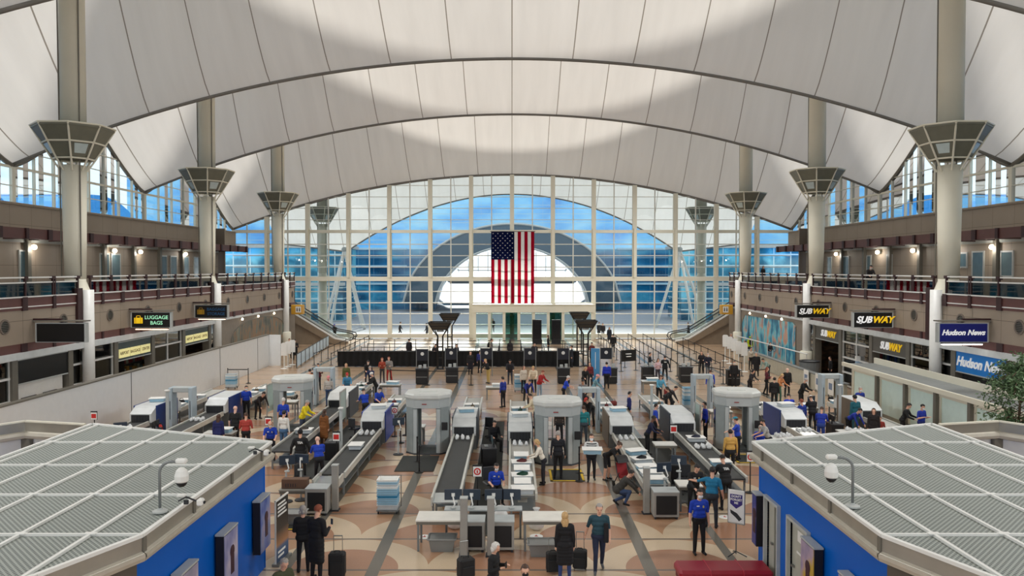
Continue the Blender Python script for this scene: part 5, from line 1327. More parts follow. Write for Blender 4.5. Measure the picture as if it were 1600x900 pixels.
# leafy tree at the news shop side
r = thing('indoor_tree', 'leafy green indoor tree beside the news shop', 'tree', (16.9,25.4,0))
m = MB(); m.lathe([(.4,0),(.5,.6),(.52,.62)], n=18); m.build('pot', mat('tree_pot', (90,84,78), .6), r); m = MB(); m.tube([(0,0,.5),(.06,0,1.6),(-.05,.05,2.6),(.05,0,4.8)], [.07,.06,.05,.02], 8)
q = random.Random(5); br = []
for k in range(60):
    a = q.uniform(0,2*PI); z = q.uniform(2.3,5.0); L = q.uniform(.5,1.45)*(1.1-(abs(z-3.5)/2.6)); e_ = Vector((math.cos(a)*L, math.sin(a)*L, z-q.uniform(-.2,.45))); m.tube([(0,0,z-.2),tuple(Vector((0,0,z)).lerp(e_,.5)+Vector((0,0,.12))),tuple(e_)], .014, 5); br.append((Vector((0,0,z)), e_))
m.build('trunk', mat('bark_brown', (84,66,50), .8), r)
m = MB()
for a, b in br:
    for k in range(95):
        t = q.uniform(.25,1.08); c_ = a.lerp(b, t)+Vector((q.gauss(0,.13),q.gauss(0,.13),q.gauss(0,.1)-.05)); d = Vector((q.gauss(0,1),q.gauss(0,1),q.gauss(-.7,.6))).normalized(); u = d.cross(Vector((q.gauss(0,1),q.gauss(0,1),q.gauss(0,1)))).normalized(); l = q.uniform(.1,.19); w_ = l*.2
        n_ = d.cross(u)*w_*.3
        m.add([c_,c_+d*l*.5+u*w_+n_,c_+d*l,c_+d*l*.5-u*w_+n_], [(0,1,2,3)])
o = m.build('foliage', mat('leaf_green', (86,112,74), .5, vary=.35, scale=9.), r)
# potted oddment at the hoarding side edge
r = thing('folded_wheelchair', 'folded white and black wheelchair parked behind the hoarding-side booth', 'wheelchair', (-15.6,23.5,0)); m = MB()
for y in (-.2,.2):
    ring = [(.28*math.cos(2*PI*k/20), y, .3+.28*math.sin(2*PI*k/20)) for k in range(21)]; m.tube(ring, .02, 6, cap=False)
m.build('wheel', M_black, r); m = MB()
for y in (-.16,.16): m.tube([(-.2,y,.3),(-.15,y,.95),(-.35,y,1.0)], .02, 6); m.tube([(-.2,y,.5),(.25,y,.5),(.35,y,.1)], .02, 6)
m.build('frame', M_white, r); m = MB(); m.cbox((.0,0,.52),(.4,.3,.04)); m.cbox((-.17,0,.75),(.04,.3,.4)); m.build('seat', M_dark, r)
# luggage
def suitcase(px, py, label, w=.36, d=.24, h=.56, rz=0., col_=(22,22,24), tilt=0., handle=.45):
    p = at(px, py); r = thing('rolling_suitcase', label, 'suitcase', p, rz, 'rolling suitcases'); r.rotation_euler = (tilt,0,rz)
    m = MB(); m.cbox((0,0,h/2+.06),(w,d,h),bev=.04); m.cbox((0,-d/2-.015,h*.45),(w*.8,.04,h*.6),bev=.015); m.build('shell', mat('case_%d_%d' % col_[:2], col_, .7), r)
    for s in (-1,1):
        m = MB(); m.tube([(s*w*.4-.015,d*.3,.045),(s*w*.4+.015,d*.3,.045)], .045, 10); m.build('wheel', M_black, r)
    m = MB(); 
    for s in (-1,1): m.tube([(s*w*.27,d*.4,h),(s*w*.27,d*.4,h+handle)], .009, 6)
    m.tube([(-w*.27,d*.4,h+handle),(w*.27,d*.4,h+handle)], .016, 6); m.build('pull_handle', M_steel, r)
    m = MB(); m.tube([(-.08,0,h+.06),(-.06,0,h+.1),(.06,0,h+.1),(.08,0,h+.06)], .012, 6); m.build('grip', M_black, r)
suitcase(527, 902, 'black rolling suitcase standing beside the man in black coat', .42, .28, .6)
suitcase(864, 895, 'black rolling suitcase beside the long-haired woman', .36, .24, .5, .1, handle=.4)
suitcase(906, 890, 'black rolling suitcase pulled by the teal t-shirt man', .38, .26, .48, -.15, handle=.5)
suitcase(728, 905, 'black bag with pull handle beside the woman reading her phone', .42, .3, .5, .5)
suitcase(1043, 622, 'dark red case beside the travellers at the eighth lane', .4, .26, .5, .3, (120,30,30)) 
# stroller
p = at(975, 762); r = thing('baby_stroller', 'dark stroller with red lining beside the shorts-wearing woman', 'stroller', p, .3)
m = MB(); 
for s in (-1,1): m.tube([(s*.24,-.35,.1),(s*.24,.1,.55),(s*.22,.35,1.05)], .018, 6); m.tube([(s*.24,.35,.1),(s*.24,-.1,.6)], .018, 6)
m.tube([(-.22,.35,1.05),(.22,.35,1.05)], .02, 6); m.build('frame', M_dark, r)
m = MB(); m.loft([[(-.2,-.25,.42),(.2,-.25,.42),(.2,-.22,.5),(-.2,-.22,.5)],[(-.2,.1,.36),(.2,.1,.36),(.2,.08,.44),(-.2,.08,.44)],[(-.2,.32,.86),(.2,.32,.86),(.2,.25,.88),(-.2,.25,.88)]]); m.build('seat', mat('stroller_red', (140,30,36), .8), r)
m = MB(); m.loft([[( -.22,.34-.3*math.sin(a),.82+.3*math.cos(a)) for a in np.linspace(-.1,1.3,6)],[(.22,.34-.3*math.sin(a),.82+.3*math.cos(a)) for a in np.linspace(-.1,1.3,6)]], cap=False, closed=False); m.build('canopy', M_black, r)
for s in (-1,1):
    for y in (-.35,.35):
        m = MB(); m.tube([(s*.26-.02,y,.1),(s*.26+.02,y,.1)], .1, 12); m.build('wheel', M_black, r)

# ---- loose belongings, bins and chairs around the lanes
def bag(x, y, z, c, lab, sc_=1., rz=0., grp='bags and parcels at the lanes'):
    r = thing('soft_bag', lab, 'bag', (x,y,z), rz, grp); m = MB(); m.cbox((0,0,.14*sc_),(.42*sc_,.24*sc_,.28*sc_),bev=.08*sc_); m.build('body', fabm(c), r, smooth=True)
    m = MB(); m.tube([(-.12*sc_,0,.26*sc_),(-.08*sc_,0,.37*sc_),(.08*sc_,0,.37*sc_),(.12*sc_,0,.26*sc_)], .014, 6); m.build('handle', M_black, r)
def fabm(c): return mat('cloth_%d_%d_%d' % c, c, .85, vary=.1, scale=14.)
def parcel(x, y, z, lab, n=5, seed=1, c=(226,228,228)):
    """a loose heap of wrapped white packets: each packet its own object"""
    q = random.Random(seed)
    for k in range(n):
        r = thing('wrapped_packet', lab, 'packet', (x-.24+.24*(k%3)+q.uniform(-.015,.015), y-.3+.25*(k//3)+q.uniform(-.015,.015), z+.012), q.uniform(0,3), lab); m = MB(); w_ = q.uniform(.14,.175)
        m.loft([[(w_/2*math.cos(t)*(1+.25*math.sin(3*t+k)), w_/2.4*math.sin(t), 0) for t in np.linspace(0,2*PI,11)[:-1]],[(w_/1.8*math.cos(t), w_/2*math.sin(t)*(1+.2*math.sin(2*t+k)), .06) for t in np.linspace(0,2*PI,11)[:-1]],[(w_/3*math.cos(t), w_/4*math.sin(t), q.uniform(.11,.17)) for t in np.linspace(0,2*PI,11)[:-1]]]); m.build('wrapping', mat('packet_white', c, .6), r, smooth=False)
        m = MB(); m.cbox((0,0,.13),(.02,w_*.4,.01)); m.build('tape', M_trayb, r)
def chair(x, y, rz, lab):
    r = thing('office_chair', lab, 'chair', (x,y,0), rz, 'dark office chairs'); m = MB(); m.cbox((0,0,.48),(.46,.44,.08),bev=.03); m.build('seat', M_dark, r); m = MB(); m.cbox((0,.22,.78),(.42,.06,.46),bev=.025); m.bar((0,.2,.45),(0,.24,.7),.05); m.build('backrest', M_dark, r)
    m = MB(); m.lathe([(.03,.1),(.03,.45)], n=8); m.build('column', M_black, r)
    for k in range(5):
        a = 2*PI*k/5; m = MB(); m.bar((0,0,.1),(.28*math.cos(a),.28*math.sin(a),.06),.04); m.ball((.28*math.cos(a),.28*math.sin(a),.035), .035, 6); m.build('leg', M_black, r)
def caddy(x, y, z, c, lab):
    r = thing('small_tub', lab, 'tub', (x,y,z), 0, 'small tubs on the lane shelves'); m = MB(); m.tray((0,0,0),.36,.28,.24,.015,flare=.06); m.build('shell', mat('tub_%d_%d' % c[:2], c, .5), r); m = MB(); m.tube([(-.19,0,.22),(-.15,0,.34),(.15,0,.34),(.19,0,.22)], .008, 5); m.build('handle', M_steel, r)
chair(-.75, 26.8, .4, 'office chair between the middle lanes, close to the stop sign'); chair(-1.0, 36.2, 2.8, 'office chair between the middle x-ray machines'); chair(-7.5, 27.4, 1.2, 'office chair behind the brown box table'); chair(6.1, 27.2, -.5, 'office chair behind the black-fronted stroller lane cabinet'); chair(-7.4, 36.0, 2.6, 'office chair beside the royal blue machine'); chair(15.2, 31.6, 2.2, 'office chair behind the doorway booth lane')
for x, y, c, lab in ((-6.3,29.6,(226,190,50),'yellow tub on the shelf under the royal blue lane belt, nearer'),(-6.3,32.4,(226,190,50),'yellow tub on the shelf under the royal blue lane belt, farther'),(.35,25.4,(214,206,190),'pale tub on the shelf below the nearest tray of the cream sweater lane'),(-2.1,27.0,(226,190,50),'yellow tub on the shelf of the lane by the black mat'),(4.85,27.2,(200,200,196),'pale tub on the shelf of the stroller family lane')): caddy(x, y, .255, c, lab)
parcel(11.6, 32.7, .81, 'crumpled white packets heaped on the white table by the booth with doorways', 9, 3); parcel(17.5, 34.2, .77, 'white packets in a row before the officer in black by the frosted windows', 8, 4); parcel(7.7, 31.0, .78, 'white packets on the belt of the masked officer lane', 6, 5); parcel(-15.0, 36.6, .77, 'white packets on the belt before the second navy machine', 6, 6); parcel(-17.6, 34.8, .77, 'white packets on the belt before the outermost navy machine', 6, 7); parcel(15.2, 33.9, .81, 'white packets on the table before the teal sweater traveller', 7, 8); parcel(-6.35, 33.6, .77, 'white packets at the mouth of the royal blue machine', 6, 9); parcel(-2.1, 32.7, .77, 'blue-white packets at the mouth of the machine by the black mat', 5, 10, (200,216,226)); parcel(.35, 31.6, .77, 'blue-white packets at the mouth of the cream sweater lane machine', 5, 11, (206,220,228)); parcel(4.85, 32.6, .77, 'pale packets at the mouth of the stroller lane machine', 6, 12, (206,220,228)); parcel(13.0, 34.2, .77, 'pale packets at the mouth of the machine behind the booth with doorways', 6, 13)
BG = [((24,24,28),'black'),((96,34,36),'dark red'),((40,52,84),'navy'),((90,78,60),'tan'),((60,62,66),'charcoal'),((30,64,54),'dark green')]
for i, (x, ym, L, y2, d) in enumerate((q[0],q[2],q[3],q[4],q[6]) for q in LANES):
    for k in range(2 if y2-ym-L > 4 else 1):
        c, nm = BG[(i*2+k) % 6]; bag(x+(.06 if k else -.08), ym+L+1.42+k*1.4+.0, .77, c, '%s bag between trays on the infeed of the lane %s' % (nm, d), .8, .4+k)
for x, y, c, lab in ((-8.2,47.0,(30,30,34),'black bag on the floor by the olive coat woman'),(5.9,44.5,(110,40,36),'dark red bag on the floor at the stroller lane infeed'),(2.3,44.2,(40,40,46),'charcoal bag on the floor behind the central scanner'),(-13.4,47.0,(46,40,36),'brown bag on the floor behind the partition-side scanner'),(11.6,44.,(34,34,40),'black bag on the floor near the maroon top'),(13.2,50.5,(60,64,70),'grey bag on the floor by the low wall')): bag(x, y, 0, c, lab, 1.15, .6)
r = thing('fire_extinguisher', 'red fire extinguisher beside the outermost navy machine', 'fire extinguisher', (-16.75,36.4,0)); m = MB(); m.lathe([(.09,0),(.1,.02),(.1,.5),(.05,.58),(.03,.6)], n=14); m.build('cylinder', M_red, r, smooth=True); m = MB(); m.cbox((0,0,.64),(.06,.12,.05)); m.tube([(0,.04,.62),(.1,.06,.5),(.1,.05,.25)], .015, 6); m.build('nozzle', M_black, r)
for x, y, lab in ((-.35,23.6,'white rubbish sack beside the middle monitors'),(-1.75,23.5,'white rubbish sack under the outer monitor'),(.75,23.4,'white rubbish sack at the near end of the cream sweater lane')):
    r = thing('rubbish_sack', lab, 'sack', (x,y,0), 0, 'white rubbish sacks'); m = MB(); m.lathe([(.12,0),(.23,.08),(.25,.28),(.2,.46),(.1,.56),(.06,.58),(.12,.66)], n=12); m.build('sack_body', mat('sack_white', (222,222,220), .5), r, smooth=True); m = MB(); m.tube([(.07*math.cos(a),.07*math.sin(a),.57) for a in np.linspace(0,2*PI,13)], .012, 5, cap=False); m.build('tie', M_black, r)

def console(x, y, rz, lab):
    r = thing('operator_console', lab, 'console', (x,y,0), rz, 'dark operator consoles'); m = MB(); m.box(-.42,.42,-.3,.3,.7,.75); m.build('desk_top', M_dark, r); m = MB(); m.box(-.4,-.34,-.28,.28,0,.7); m.box(.34,.4,-.28,.28,0,.7); m.box(-.34,.34,.22,.27,.15,.7); m.build('frame', M_black, r)
    for q in (-.21,.21):
        m = MB(); m.cbox((q,.16,1.0),(.38,.04,.26),bev=.01); m.cbox((q,.2,.82),(.05,.04,.2)); sc_ = m.build('monitor', M_black, r); m = MB(); m.box(q-.17,q+.17,.135,.139,.89,1.11); m.build('screen', mat('screen_teal_grey', (60,84,90), .15, emit=.25, vary=.3), sc_)
    m = MB(); m.cbox((-.05,-.1,.765),(.4,.15,.03),bev=.008); m.build('keyboard', M_mid, r)
console(-.95, 31.2, -1.45, 'dark operator console in the gap between the middle lanes, before the machines'); console(-7.55, 32.2, -1.5, 'dark operator console in the gap beside the royal blue machine'); console(6.25, 31.9 - 3.3, 1.4, 'dark operator console behind the officer with blue gloves'); console(-16.3, 34.6, -1.5, 'dark operator console between the two navy machines'); console(15.2, 36.0, 1.5, 'dark operator console between the two lanes by the frosted windows')
# ================================================================ people
SK = {'l':(222,172,146), 'm':(196,142,112), 'd':(120,80,60), 'p':(232,188,168)}
def V3(*a): return Vector(a)
POSES = {
 # lean, hip height, arms [(upper dir, fore dir)] for -x then +x side, legs [(thigh dir, shin dir)], head pitch
 'stand': (0.02,.93,[((-.16,.03,-1),(-.06,-.16,-1)),((.16,.03,-1),(.06,-.16,-1))],[((-.05,-.02,-1),(-.02,.04,-1)),((.07,-.03,-1),(.03,.04,-1))],.05),
 'ready': (0.03,.93,[((-.42,.06,-1),(-.1,-.3,-1)),((.42,.06,-1),(.12,-.34,-1))],[((-.13,0,-1),(-.04,.03,-1)),((.13,-.02,-1),(.04,.04,-1))],.0),
 'phone': (0.04,.93,[((-.22,-.05,-1),(.35,-1,.35)),((.2,-.08,-1),(-.3,-1,.3))],[((-.06,-.02,-1),(-.02,.04,-1)),((.06,-.03,-1),(.03,.05,-1))],.38),
 'walk':  (0.06,.915,[((-.14,.34,-1),(-.04,.06,-1)),((.16,-.3,-1),(.04,-.62,-1))],[((-.03,-.42,-1),(-.02,.06,-1)),((.04,.25,-1),(.02,.62,-1))],.08),
 'pull':  (0.06,.915,[((-.3,.28,-1),(-.22,.32,-1)),((.16,-.16,-1),(.0,-.55,-1))],[((-.03,-.4,-1),(-.02,.04,-1)),((.04,.22,-1),(.02,.6,-1))],.1),
 'reach': (0.36,.91,[((-.18,-.5,-1),(.08,-1,-.35)),((.18,-.55,-1),(-.06,-1,-.3))],[((-.07,.02,-1),(-.02,.02,-1)),((.08,-.1,-1),(.03,.05,-1))],.45),
 'bend':  (0.95,.88,[((-.12,-.5,-1),(.04,-.5,-1)),((.12,-.55,-1),(-.04,-.6,-1))],[((-.09,-.08,-1),(-.03,.12,-1)),((.09,-.12,-1),(.03,.14,-1))],.3),
 'crouch':(0.75,.42,[((-.2,-.9,-.8),(.1,-.6,-.8)),((.2,-.9,-.6),(-.1,-.7,-.7))],[((-.2,-1,.02),(0,.45,-1)),((.22,-.75,-.5),(0,.95,-.4))],.3),
 'carry': (0.0,.93,[((-.26,-.12,-1),(.22,-1,.02)),((.26,-.12,-1),(-.2,-1,.02))],[((-.05,-.2,-1),(-.02,.05,-1)),((.06,.12,-1),(.02,.35,-1))],.05),
 'point': (0.1,.93,[((-.3,.0,-1),(-.1,-.6,-1)),((.85,-.45,-.35),(.8,-.6,-.1))],[((-.08,0,-1),(-.02,.04,-1)),((.12,-.04,-1),(.05,.05,-1))],.15),
 'sit':   (0.1,.47,[((-.2,-.35,-1),(.15,-1,-.1)),((.2,-.35,-1),(-.15,-1,-.1))],[((-.12,-1,-.02),(-.02,.0,-1)),((.14,-1,-.02),(.02,.05,-1))],.3),
}
BODY = {}
def body(pose, build='m', coat=0):
    key = (pose, build, coat)
    if key in BODY: return BODY[key]
    lean, hz, arms, legs, hp = POSES[pose]
    P = []       # (label, p, q, r1, r2)
    cap = lambda lb, p, q, r1, r2: P.append((lb, Vector(p), Vector(q), r1, r2))
    fw = build == 'f'; sh = .168 if fw else .195; hipw = .085; blk = .012 if coat else 0.; fat = {'m':0,'f':-.012,'b':.035}[build]
    hip = V3(0,0,hz)
    R_ = Matrix.Rotation(lean, 3, 'X')         # forward is -y
    sp = lambda x, y, z: hip+R_ @ V3(x, y, z)
    # torso
    cap('top' if not fw else 'top', sp(-.075,0,.12), sp(.075,0,.12), .112+fat+blk, .112+fat+blk)
    cap('top', sp(-.06,-.012-fat*.5,.2), sp(.06,-.012-fat*.5,.2), .108+fat+blk, .108+fat+blk)
    cap('top', sp(-.085,0,.33), sp(.085,0,.33), .112+fat*.6+blk, .112+fat*.6+blk)
    cap('top', sp(-.1,.005,.42), sp(.1,.005,.42), .1+blk, .1+blk)
    cap('top', sp(-sh+.03,.01,.475), sp(sh-.03,.01,.475), .068+blk, .068+blk)
    if fw: cap('top', sp(-.075,-.075,.36), sp(.075,-.075,.36), .055, .055)
    cap('hip', sp(-.085,.01,0), sp(.085,.01,0), .118+fat*.8+blk, .118+fat*.8+blk)
    cap('hip', sp(-.07,.045,-.03), sp(.07,.045,-.03), .1+fat*.5, .1+fat*.5)
    nb = sp(0,.015,.52); hd = R_ @ V3(0,0,1); hd = (hd*.6+V3(0,-.25,1)*.4).normalized() if lean > .3 else (R_ @ V3(0,-.12,1)).normalized()
    hc = nb+hd*.185+V3(0,-.02,0)
    cap('skin', nb-hd*.03, nb+hd*.12, .057, .052)
    HM = Matrix.Rotation(min(lean*.45,.35)+hp, 3, 'X')
    hp_ = lambda x, y, z: hc+HM @ V3(x, y, z)
    # head: cranium, face, jaw, nose, ears
    cap('skin', hp_(0,.028,.035), hp_(0,-.022,.03), .083, .078); cap('skin', hp_(0,-.03,-.01), hp_(0,-.035,-.06), .064, .052); cap('skin', hp_(-.025,-.045,-.085), hp_(.025,-.045,-.085), .034, .034)
    cap('skin', hp_(0,-.1,.012), hp_(0,-.112,-.022), .011, .016); cap('skin', hp_(-.035,-.082,.03), hp_(.035,-.082,.03), .018, .018)
    for s in (-1,1): cap('skin', hp_(s*.079,.01,.015), hp_(s*.077,.008,-.022), .016, .012)
    wr = []
    for s, (ud, fd) in zip((-1,1), arms):
        a = sp(s*(sh+.005),.01,.465); ud = (R_ @ Vector(ud) if pose not in ('reach','bend','crouch') else Vector(ud)).normalized(); fd = Vector(fd).normalized()
        e = a+ud*.285; w_ = e+fd*.245; k = blk*1.1+max(0,fat)*.3
        cap('top', a, a.lerp(e,.55), .058+k, .05+k); cap('top' if coat else 'sleeve', a.lerp(e,.5), e, .05+k, .042+k); cap('fore', e, w_, .044+k, .031+k*.7)
        n = V3(-s,0,0) if abs(fd.z) > .6 else V3(0,0,-1); n = (n-fd*n.dot(fd)).normalized(); t = fd.cross(n).normalized()
        if abs(fd.z) > .6 and t.y > 0: t = -t
        if abs(fd.z) <= .6 and t.x*s > 0: t = -t
        cap('skin', w_+fd*.01, w_+fd*.07+t*.012, .026, .022); cap('skin', w_+fd*.03-t*.014, w_+fd*.075-t*.018, .021, .017)
        for q, (o, ln) in enumerate(((.03,.034),(.011,.04),(-.009,.037),(-.027,.028))):
            b0 = w_+fd*.085+t*o; b1 = b0+(fd+n*.25).normalized()*ln; b2 = b1+(fd+n*.9).normalized()*ln*.8
            cap('skin', b0, b1, .0095, .009); cap('skin', b1, b2, .009, .008)
        th = w_+fd*.03+t*.026; th1 = th+(fd*.7+t*.7+n*.2).normalized()*.038; cap('skin', th, th1, .012, .0105); cap('skin', th1, th1+(fd+t*.2+n*.35).normalized()*.03, .0105, .009)
        wr.append(w_+fd*.07)
    lo = 9
    for s, (td, sd) in zip((-1,1), legs):
        a = hip+V3(s*hipw,.01,-.02); td = Vector(td).normalized(); sd = Vector(sd).normalized(); k_ = a+td*.43; an = k_+sd*.41
        cap('thigh', a, a.lerp(k_,.6), .092+fat*.5, .078+fat*.4); cap('thigh', a.lerp(k_,.55), k_, .078+fat*.4, .06); cap('calf', k_, k_.lerp(an,.45), .06, .058); cap('calf', k_.lerp(an,.4), an, .058, .046)
        tilt = max(0., sd.y-.2)*.9
        f0 = an+V3(0,.035,-.035+tilt*.05); f1 = an+V3(s*.02,-.13*math.cos(tilt),-.045-tilt*.16); cap('shoe', an, f0, .046, .045); cap('shoe', f0, f1, .042, .034); lo = min(lo, f1.z-.036, f0.z-.045)
    if coat == 2:
        for k in range(6):
            z = .0-.09*k; cap('hip', sp(-.09-.006*k,.01,0)+V3(0,0,z), sp(.09+.006*k,.01,0)+V3(0,0,z), .125-.004*k, .125-.004*k)
    # union of tapered capsules -> one continuous skin
    bm = bmesh.new(); n = 12
    for lb, p, q, r1, r2 in P:
        d = q-p; L = d.length; d = d.normalized() if L > 1e-5 else V3(0,0,1); u = V3(1,0,0) if abs(d.x) < .8 else V3(0,1,0); a = d.cross(u).normalized(); b = d.cross(a)
        rings = []
        for t in (-.98,-.8,-.45,0): rings.append((p+d*(r1*t), r1*math.sqrt(max(0,1-t*t))))
        for t in (0,.45,.8,.98): rings.append((q+d*(r2*t), r2*math.sqrt(max(0,1-t*t))))
        vv = [[bm.verts.new(c+(a*math.cos(2*PI*k/n)+b*math.sin(2*PI*k/n))*r) for k in range(n)] for c, r in rings]
        for i in range(len(vv)-1):
            for k in range(n): bm.faces.new((vv[i][k], vv[i][(k+1)%n], vv[i+1][(k+1)%n], vv[i+1][k]))
        bm.faces.new(vv[0][::-1]); bm.faces.new(vv[-1])
    bmesh.ops.recalc_face_normals(bm, faces=bm.faces)
    me = bpy.data.meshes.new('body'); bm.to_mesh(me); bm.free()
    o = bpy.data.objects.new('body', me); col.objects.link(o)
    md = o.modifiers.new('r','REMESH'); md.mode = 'VOXEL'; md.voxel_size = .0105; md.use_smooth_shade = True
    m2 = o.modifiers.new('s','SMOOTH'); m2.factor = .5; m2.iterations = 3
    bpy.context.view_layer.update()
    out = bpy.data.meshes.new_from_object(o.evaluated_get(bpy.context.evaluated_depsgraph_get())); bpy.data.objects.remove(o); bpy.data.meshes.remove(me)
    out.name = 'person'
    LB = ['skin','top','sleeve','fore','hip','thigh','calf','shoe']
    nf = len(out.polygons); C = np.empty(nf*3); out.polygons.foreach_get('center', C); C = C.reshape(-1,3)
    best = np.full(nf, 9.); lab = np.zeros(nf, int)
    for lb, p, q, r1, r2 in P:
        p, d = np.array(p), np.array(q-p); t = np.clip(((C-p) @ d)/max(1e-9, d @ d), 0, 1)
        dist = np.linalg.norm(C-p-t[:,None]*d, axis=1)-(r1+(r2-r1)*t); k = dist < best-1e-4
        best[k] = dist[k]; lab[k] = LB.index(lb)
    out.materials.clear()
    for lb in LB: out.materials.append(M_grey)
    out.polygons.foreach_set('material_index', lab.astype(np.int32)); out.polygons.foreach_set('use_smooth', [True]*nf); out.update()
    B = dict(mesh=out, lo=lo, head=Matrix.Translation(hc) @ HM.to_4x4(), top=(hc+HM @ V3(0,0,.12)).z-lo, wrists=wr, chest=sp(0,-.11,.36), back=sp(0,.125,.38), lean=lean, hip=hip, R=R_)
    BODY[key] = B; return B
# hair and face pieces in head coordinates
HP = {}
def hair_mesh(kind):
    if kind in HP: return HP[kind]
    m = MB(); n = 22; K = 15
    rx, ry, rz = .09, .112, .108
    if kind == 'cap': rx, ry, rz = .093, .115, .108
    if kind == 'beanie': rx, ry, rz = .097, .12, .125
    pts = {}
    def pt(i, k):
        th = PI*i/K; a = 2*PI*k/n
        x, y, z = math.sin(th)*math.cos(a), math.sin(th)*math.sin(a), math.cos(th)
        if kind in ('short','long','bun','bob','fringe','curly'):
            wob = 1+.035*math.sin(5*a+3*th)*(2 if kind == 'curly' else 1)
        else: wob = 1
        return (x*rx*wob, .008+y*ry*wob, .035+z*rz*wob)
    faces = []
    for i in range(K):
        for k in range(n):
            th = PI*(i+.5)/K; a = 2*PI*(k+.5)/n; y, z = math.sin(th)*math.sin(a), math.cos(th)
            keep = z > .55 or (y > -.35 and z > -.05) or (y > .25 and z > -.5)
            if kind == 'cap': keep = z > .28
            if kind == 'beanie': keep = z > .1 or (y > .2 and z > -.2)
            if kind == 'fringe': keep = (y > -.2 and -.45 < z < .4) 
            if kind in ('long','bob'): keep = z > .6 or (y > -.45 and z > -.75)
            if keep: faces.append((i, k))
    used = {}
    for i, k in faces:
        for c in ((i,k),(i,(k+1)%n),(i+1,(k+1)%n),(i+1,k)):
            if c not in used: used[c] = len(m.v); m.v.append(pt(*c))
        m.f.append([used[(i,k)],used[(i,(k+1)%n)],used[(i+1,(k+1)%n)],used[(i+1,k)]]); m.mi.append(0)
    if kind == 'long':
        for x, y, zz, r in ((0,.075,-.16,.06),(-.06,.045,-.14,.042),(.06,.045,-.14,.042),(-.03,.085,-.2,.05),(.03,.085,-.2,.05)): m.ball((x,y,zz+.02), r, 8, sz=2.6, sy=.7)
    if kind == 'bob':
        for x, y in ((-.07,.02),(.07,.02),(0,.07)): m.ball((x,y,-.055), .045, 8, sz=1.5)
    if kind == 'bun': m.ball((0,.12,.09), .045, 8)
    if kind == 'cap': m.loft([[(.075*math.cos(a), -.09-.0-.085*math.sin(a), .06-.012*math.sin(a)+dz) for a in np.linspace(0,PI,9)] for dz in (0,.008)])
    HP[kind] = m.mesh('hair' if kind not in ('cap','beanie') else kind, M_dark, smooth=True)
    return HP[kind]
def face_bits():
    if 'mask' in HP: return
    m = MB(); n = 12
    rows = []
    for z, d, wx in ((-.005,-.117,.045),(-.03,-.132,.07),(-.06,-.122,.07),(-.09,-.105,.058),(-.112,-.085,.035)):
        rows.append([(wx*math.sin(a), d*math.cos(a)*.62+d*.38 if False else d+.085*(1-math.cos(a)), z) for a in np.linspace(-1.25,1.25,n)])
    vs = [p for r in rows for p in r]; m.add(vs, [(i*n+k,i*n+k+1,(i+1)*n+k+1,(i+1)*n+k) for i in range(len(rows)-1) for k in range(n-1)])
    for s in (-1,1): m.tube([(s*.066,-.05,-.03),(s*.082,-.005,.01)], .002, 4)
    HP['mask'] = m.mesh('face_mask', M_paper, smooth=True)
    m = MB()
    for s in (-1,1): m.ball((s*.031,-.096,.008), .0095, 6, sz=.7)
    HP['eyes'] = m.mesh('eyes', mat('eye_dark', (40,30,28), .2), smooth=True)
    m = MB(); m.ball((0,-.088,-.062), .02, 6, sy=.35, sz=.28); HP['mouth'] = m.mesh('mouth', mat('lip_rose', (160,96,86), .5), smooth=True)
face_bits()
def fab(c): return mat('cloth_%d_%d_%d' % c, c, .85, vary=.1, scale=14.)
BLK, NVY, ROY, JEAN, CHAR, WHT, TANC, OLV, GRYC, KHK, BRN, TEAL = (24,24,26),(28,34,60),(24,62,176),(52,70,104),(48,50,54),(226,224,218),(196,160,110),(76,80,52),(130,130,132),(150,130,92),(110,72,42),(40,104,112)
HAIRC = {'b':(30,24,22),'br':(74,50,36),'bl':(196,160,110),'gr':(160,154,148),'w':(210,206,200),'rd':(130,62,36)}
PEOPLE = []
bpy.context.view_layer.update()
def bounds(o):
    pts = [c.matrix_world @ Vector(b) for c in [o]+list(o.children_recursive) if c.type == 'MESH' for b in c.bound_box]
    return min(p.x for p in pts), max(p.x for p in pts), min(p.y for p in pts), max(p.y for p in pts)
SOLID = [bounds(o) for o in col.objects if o.parent is None and (o.location.z < .2) and o.name.split('.')[0] in ('belt_conveyor','roller_table','baggage_scanner','inspection_table','document_podium','equipment_cabinet','draped_barrier','tray_dolly','monitor_stand','end_chute','equipment_post','plastic_tub','pole_sign','camera_pole','queue_board','totem_lamp','display_totem','totem_sign','baby_stroller','rolling_suitcase','pipe_column','divider_panel','office_chair','operator_console','service_counter','belt_stanchion','soft_bag','hanging_sign_none','waste_bin','wall_low')]
for o in list(col.objects):
    if o.parent is None and o.name.split('.')[0] == 'metal_detector':
        for q in (-1, 1): SOLID.append((o.location.x+q*.49-.1, o.location.x+q*.49+.1, o.location.y-.31, o.location.y+.31))
SPOTS = []
def settle(p, pose):
    """step a figure clear of furniture and of other people"""
    r = .34 if pose in ('reach','bend') else .28
    for _ in range(8):
        moved = False
        for x0, x1, y0, y1 in SOLID:
            if x0-r < p.x < x1+r and y0-r < p.y < y1+r:
                c = [(x0-r-p.x, 0), (x1+r-p.x, 0), (0, y0-r-p.y), (0, y1+r-p.y)]; d = min(c, key=lambda q: abs(q[0])+abs(q[1])*.6); p = p+Vector((*d, 0)); moved = True
        for q in SPOTS:
            d = Vector((p.x-q.x, p.y-q.y, 0))
            if d.length < .62: p = p+(d.normalized() if d.length > .01 else Vector((1,0,0)))*(.64-d.length); moved = True
        if p.y > 58 and abs(p.x) > 21.9: p = Vector((21.9*(1 if p.x > 0 else -1), p.y, p.z)); moved = True
        if not moved: break
    SPOTS.append(p.copy()); return p
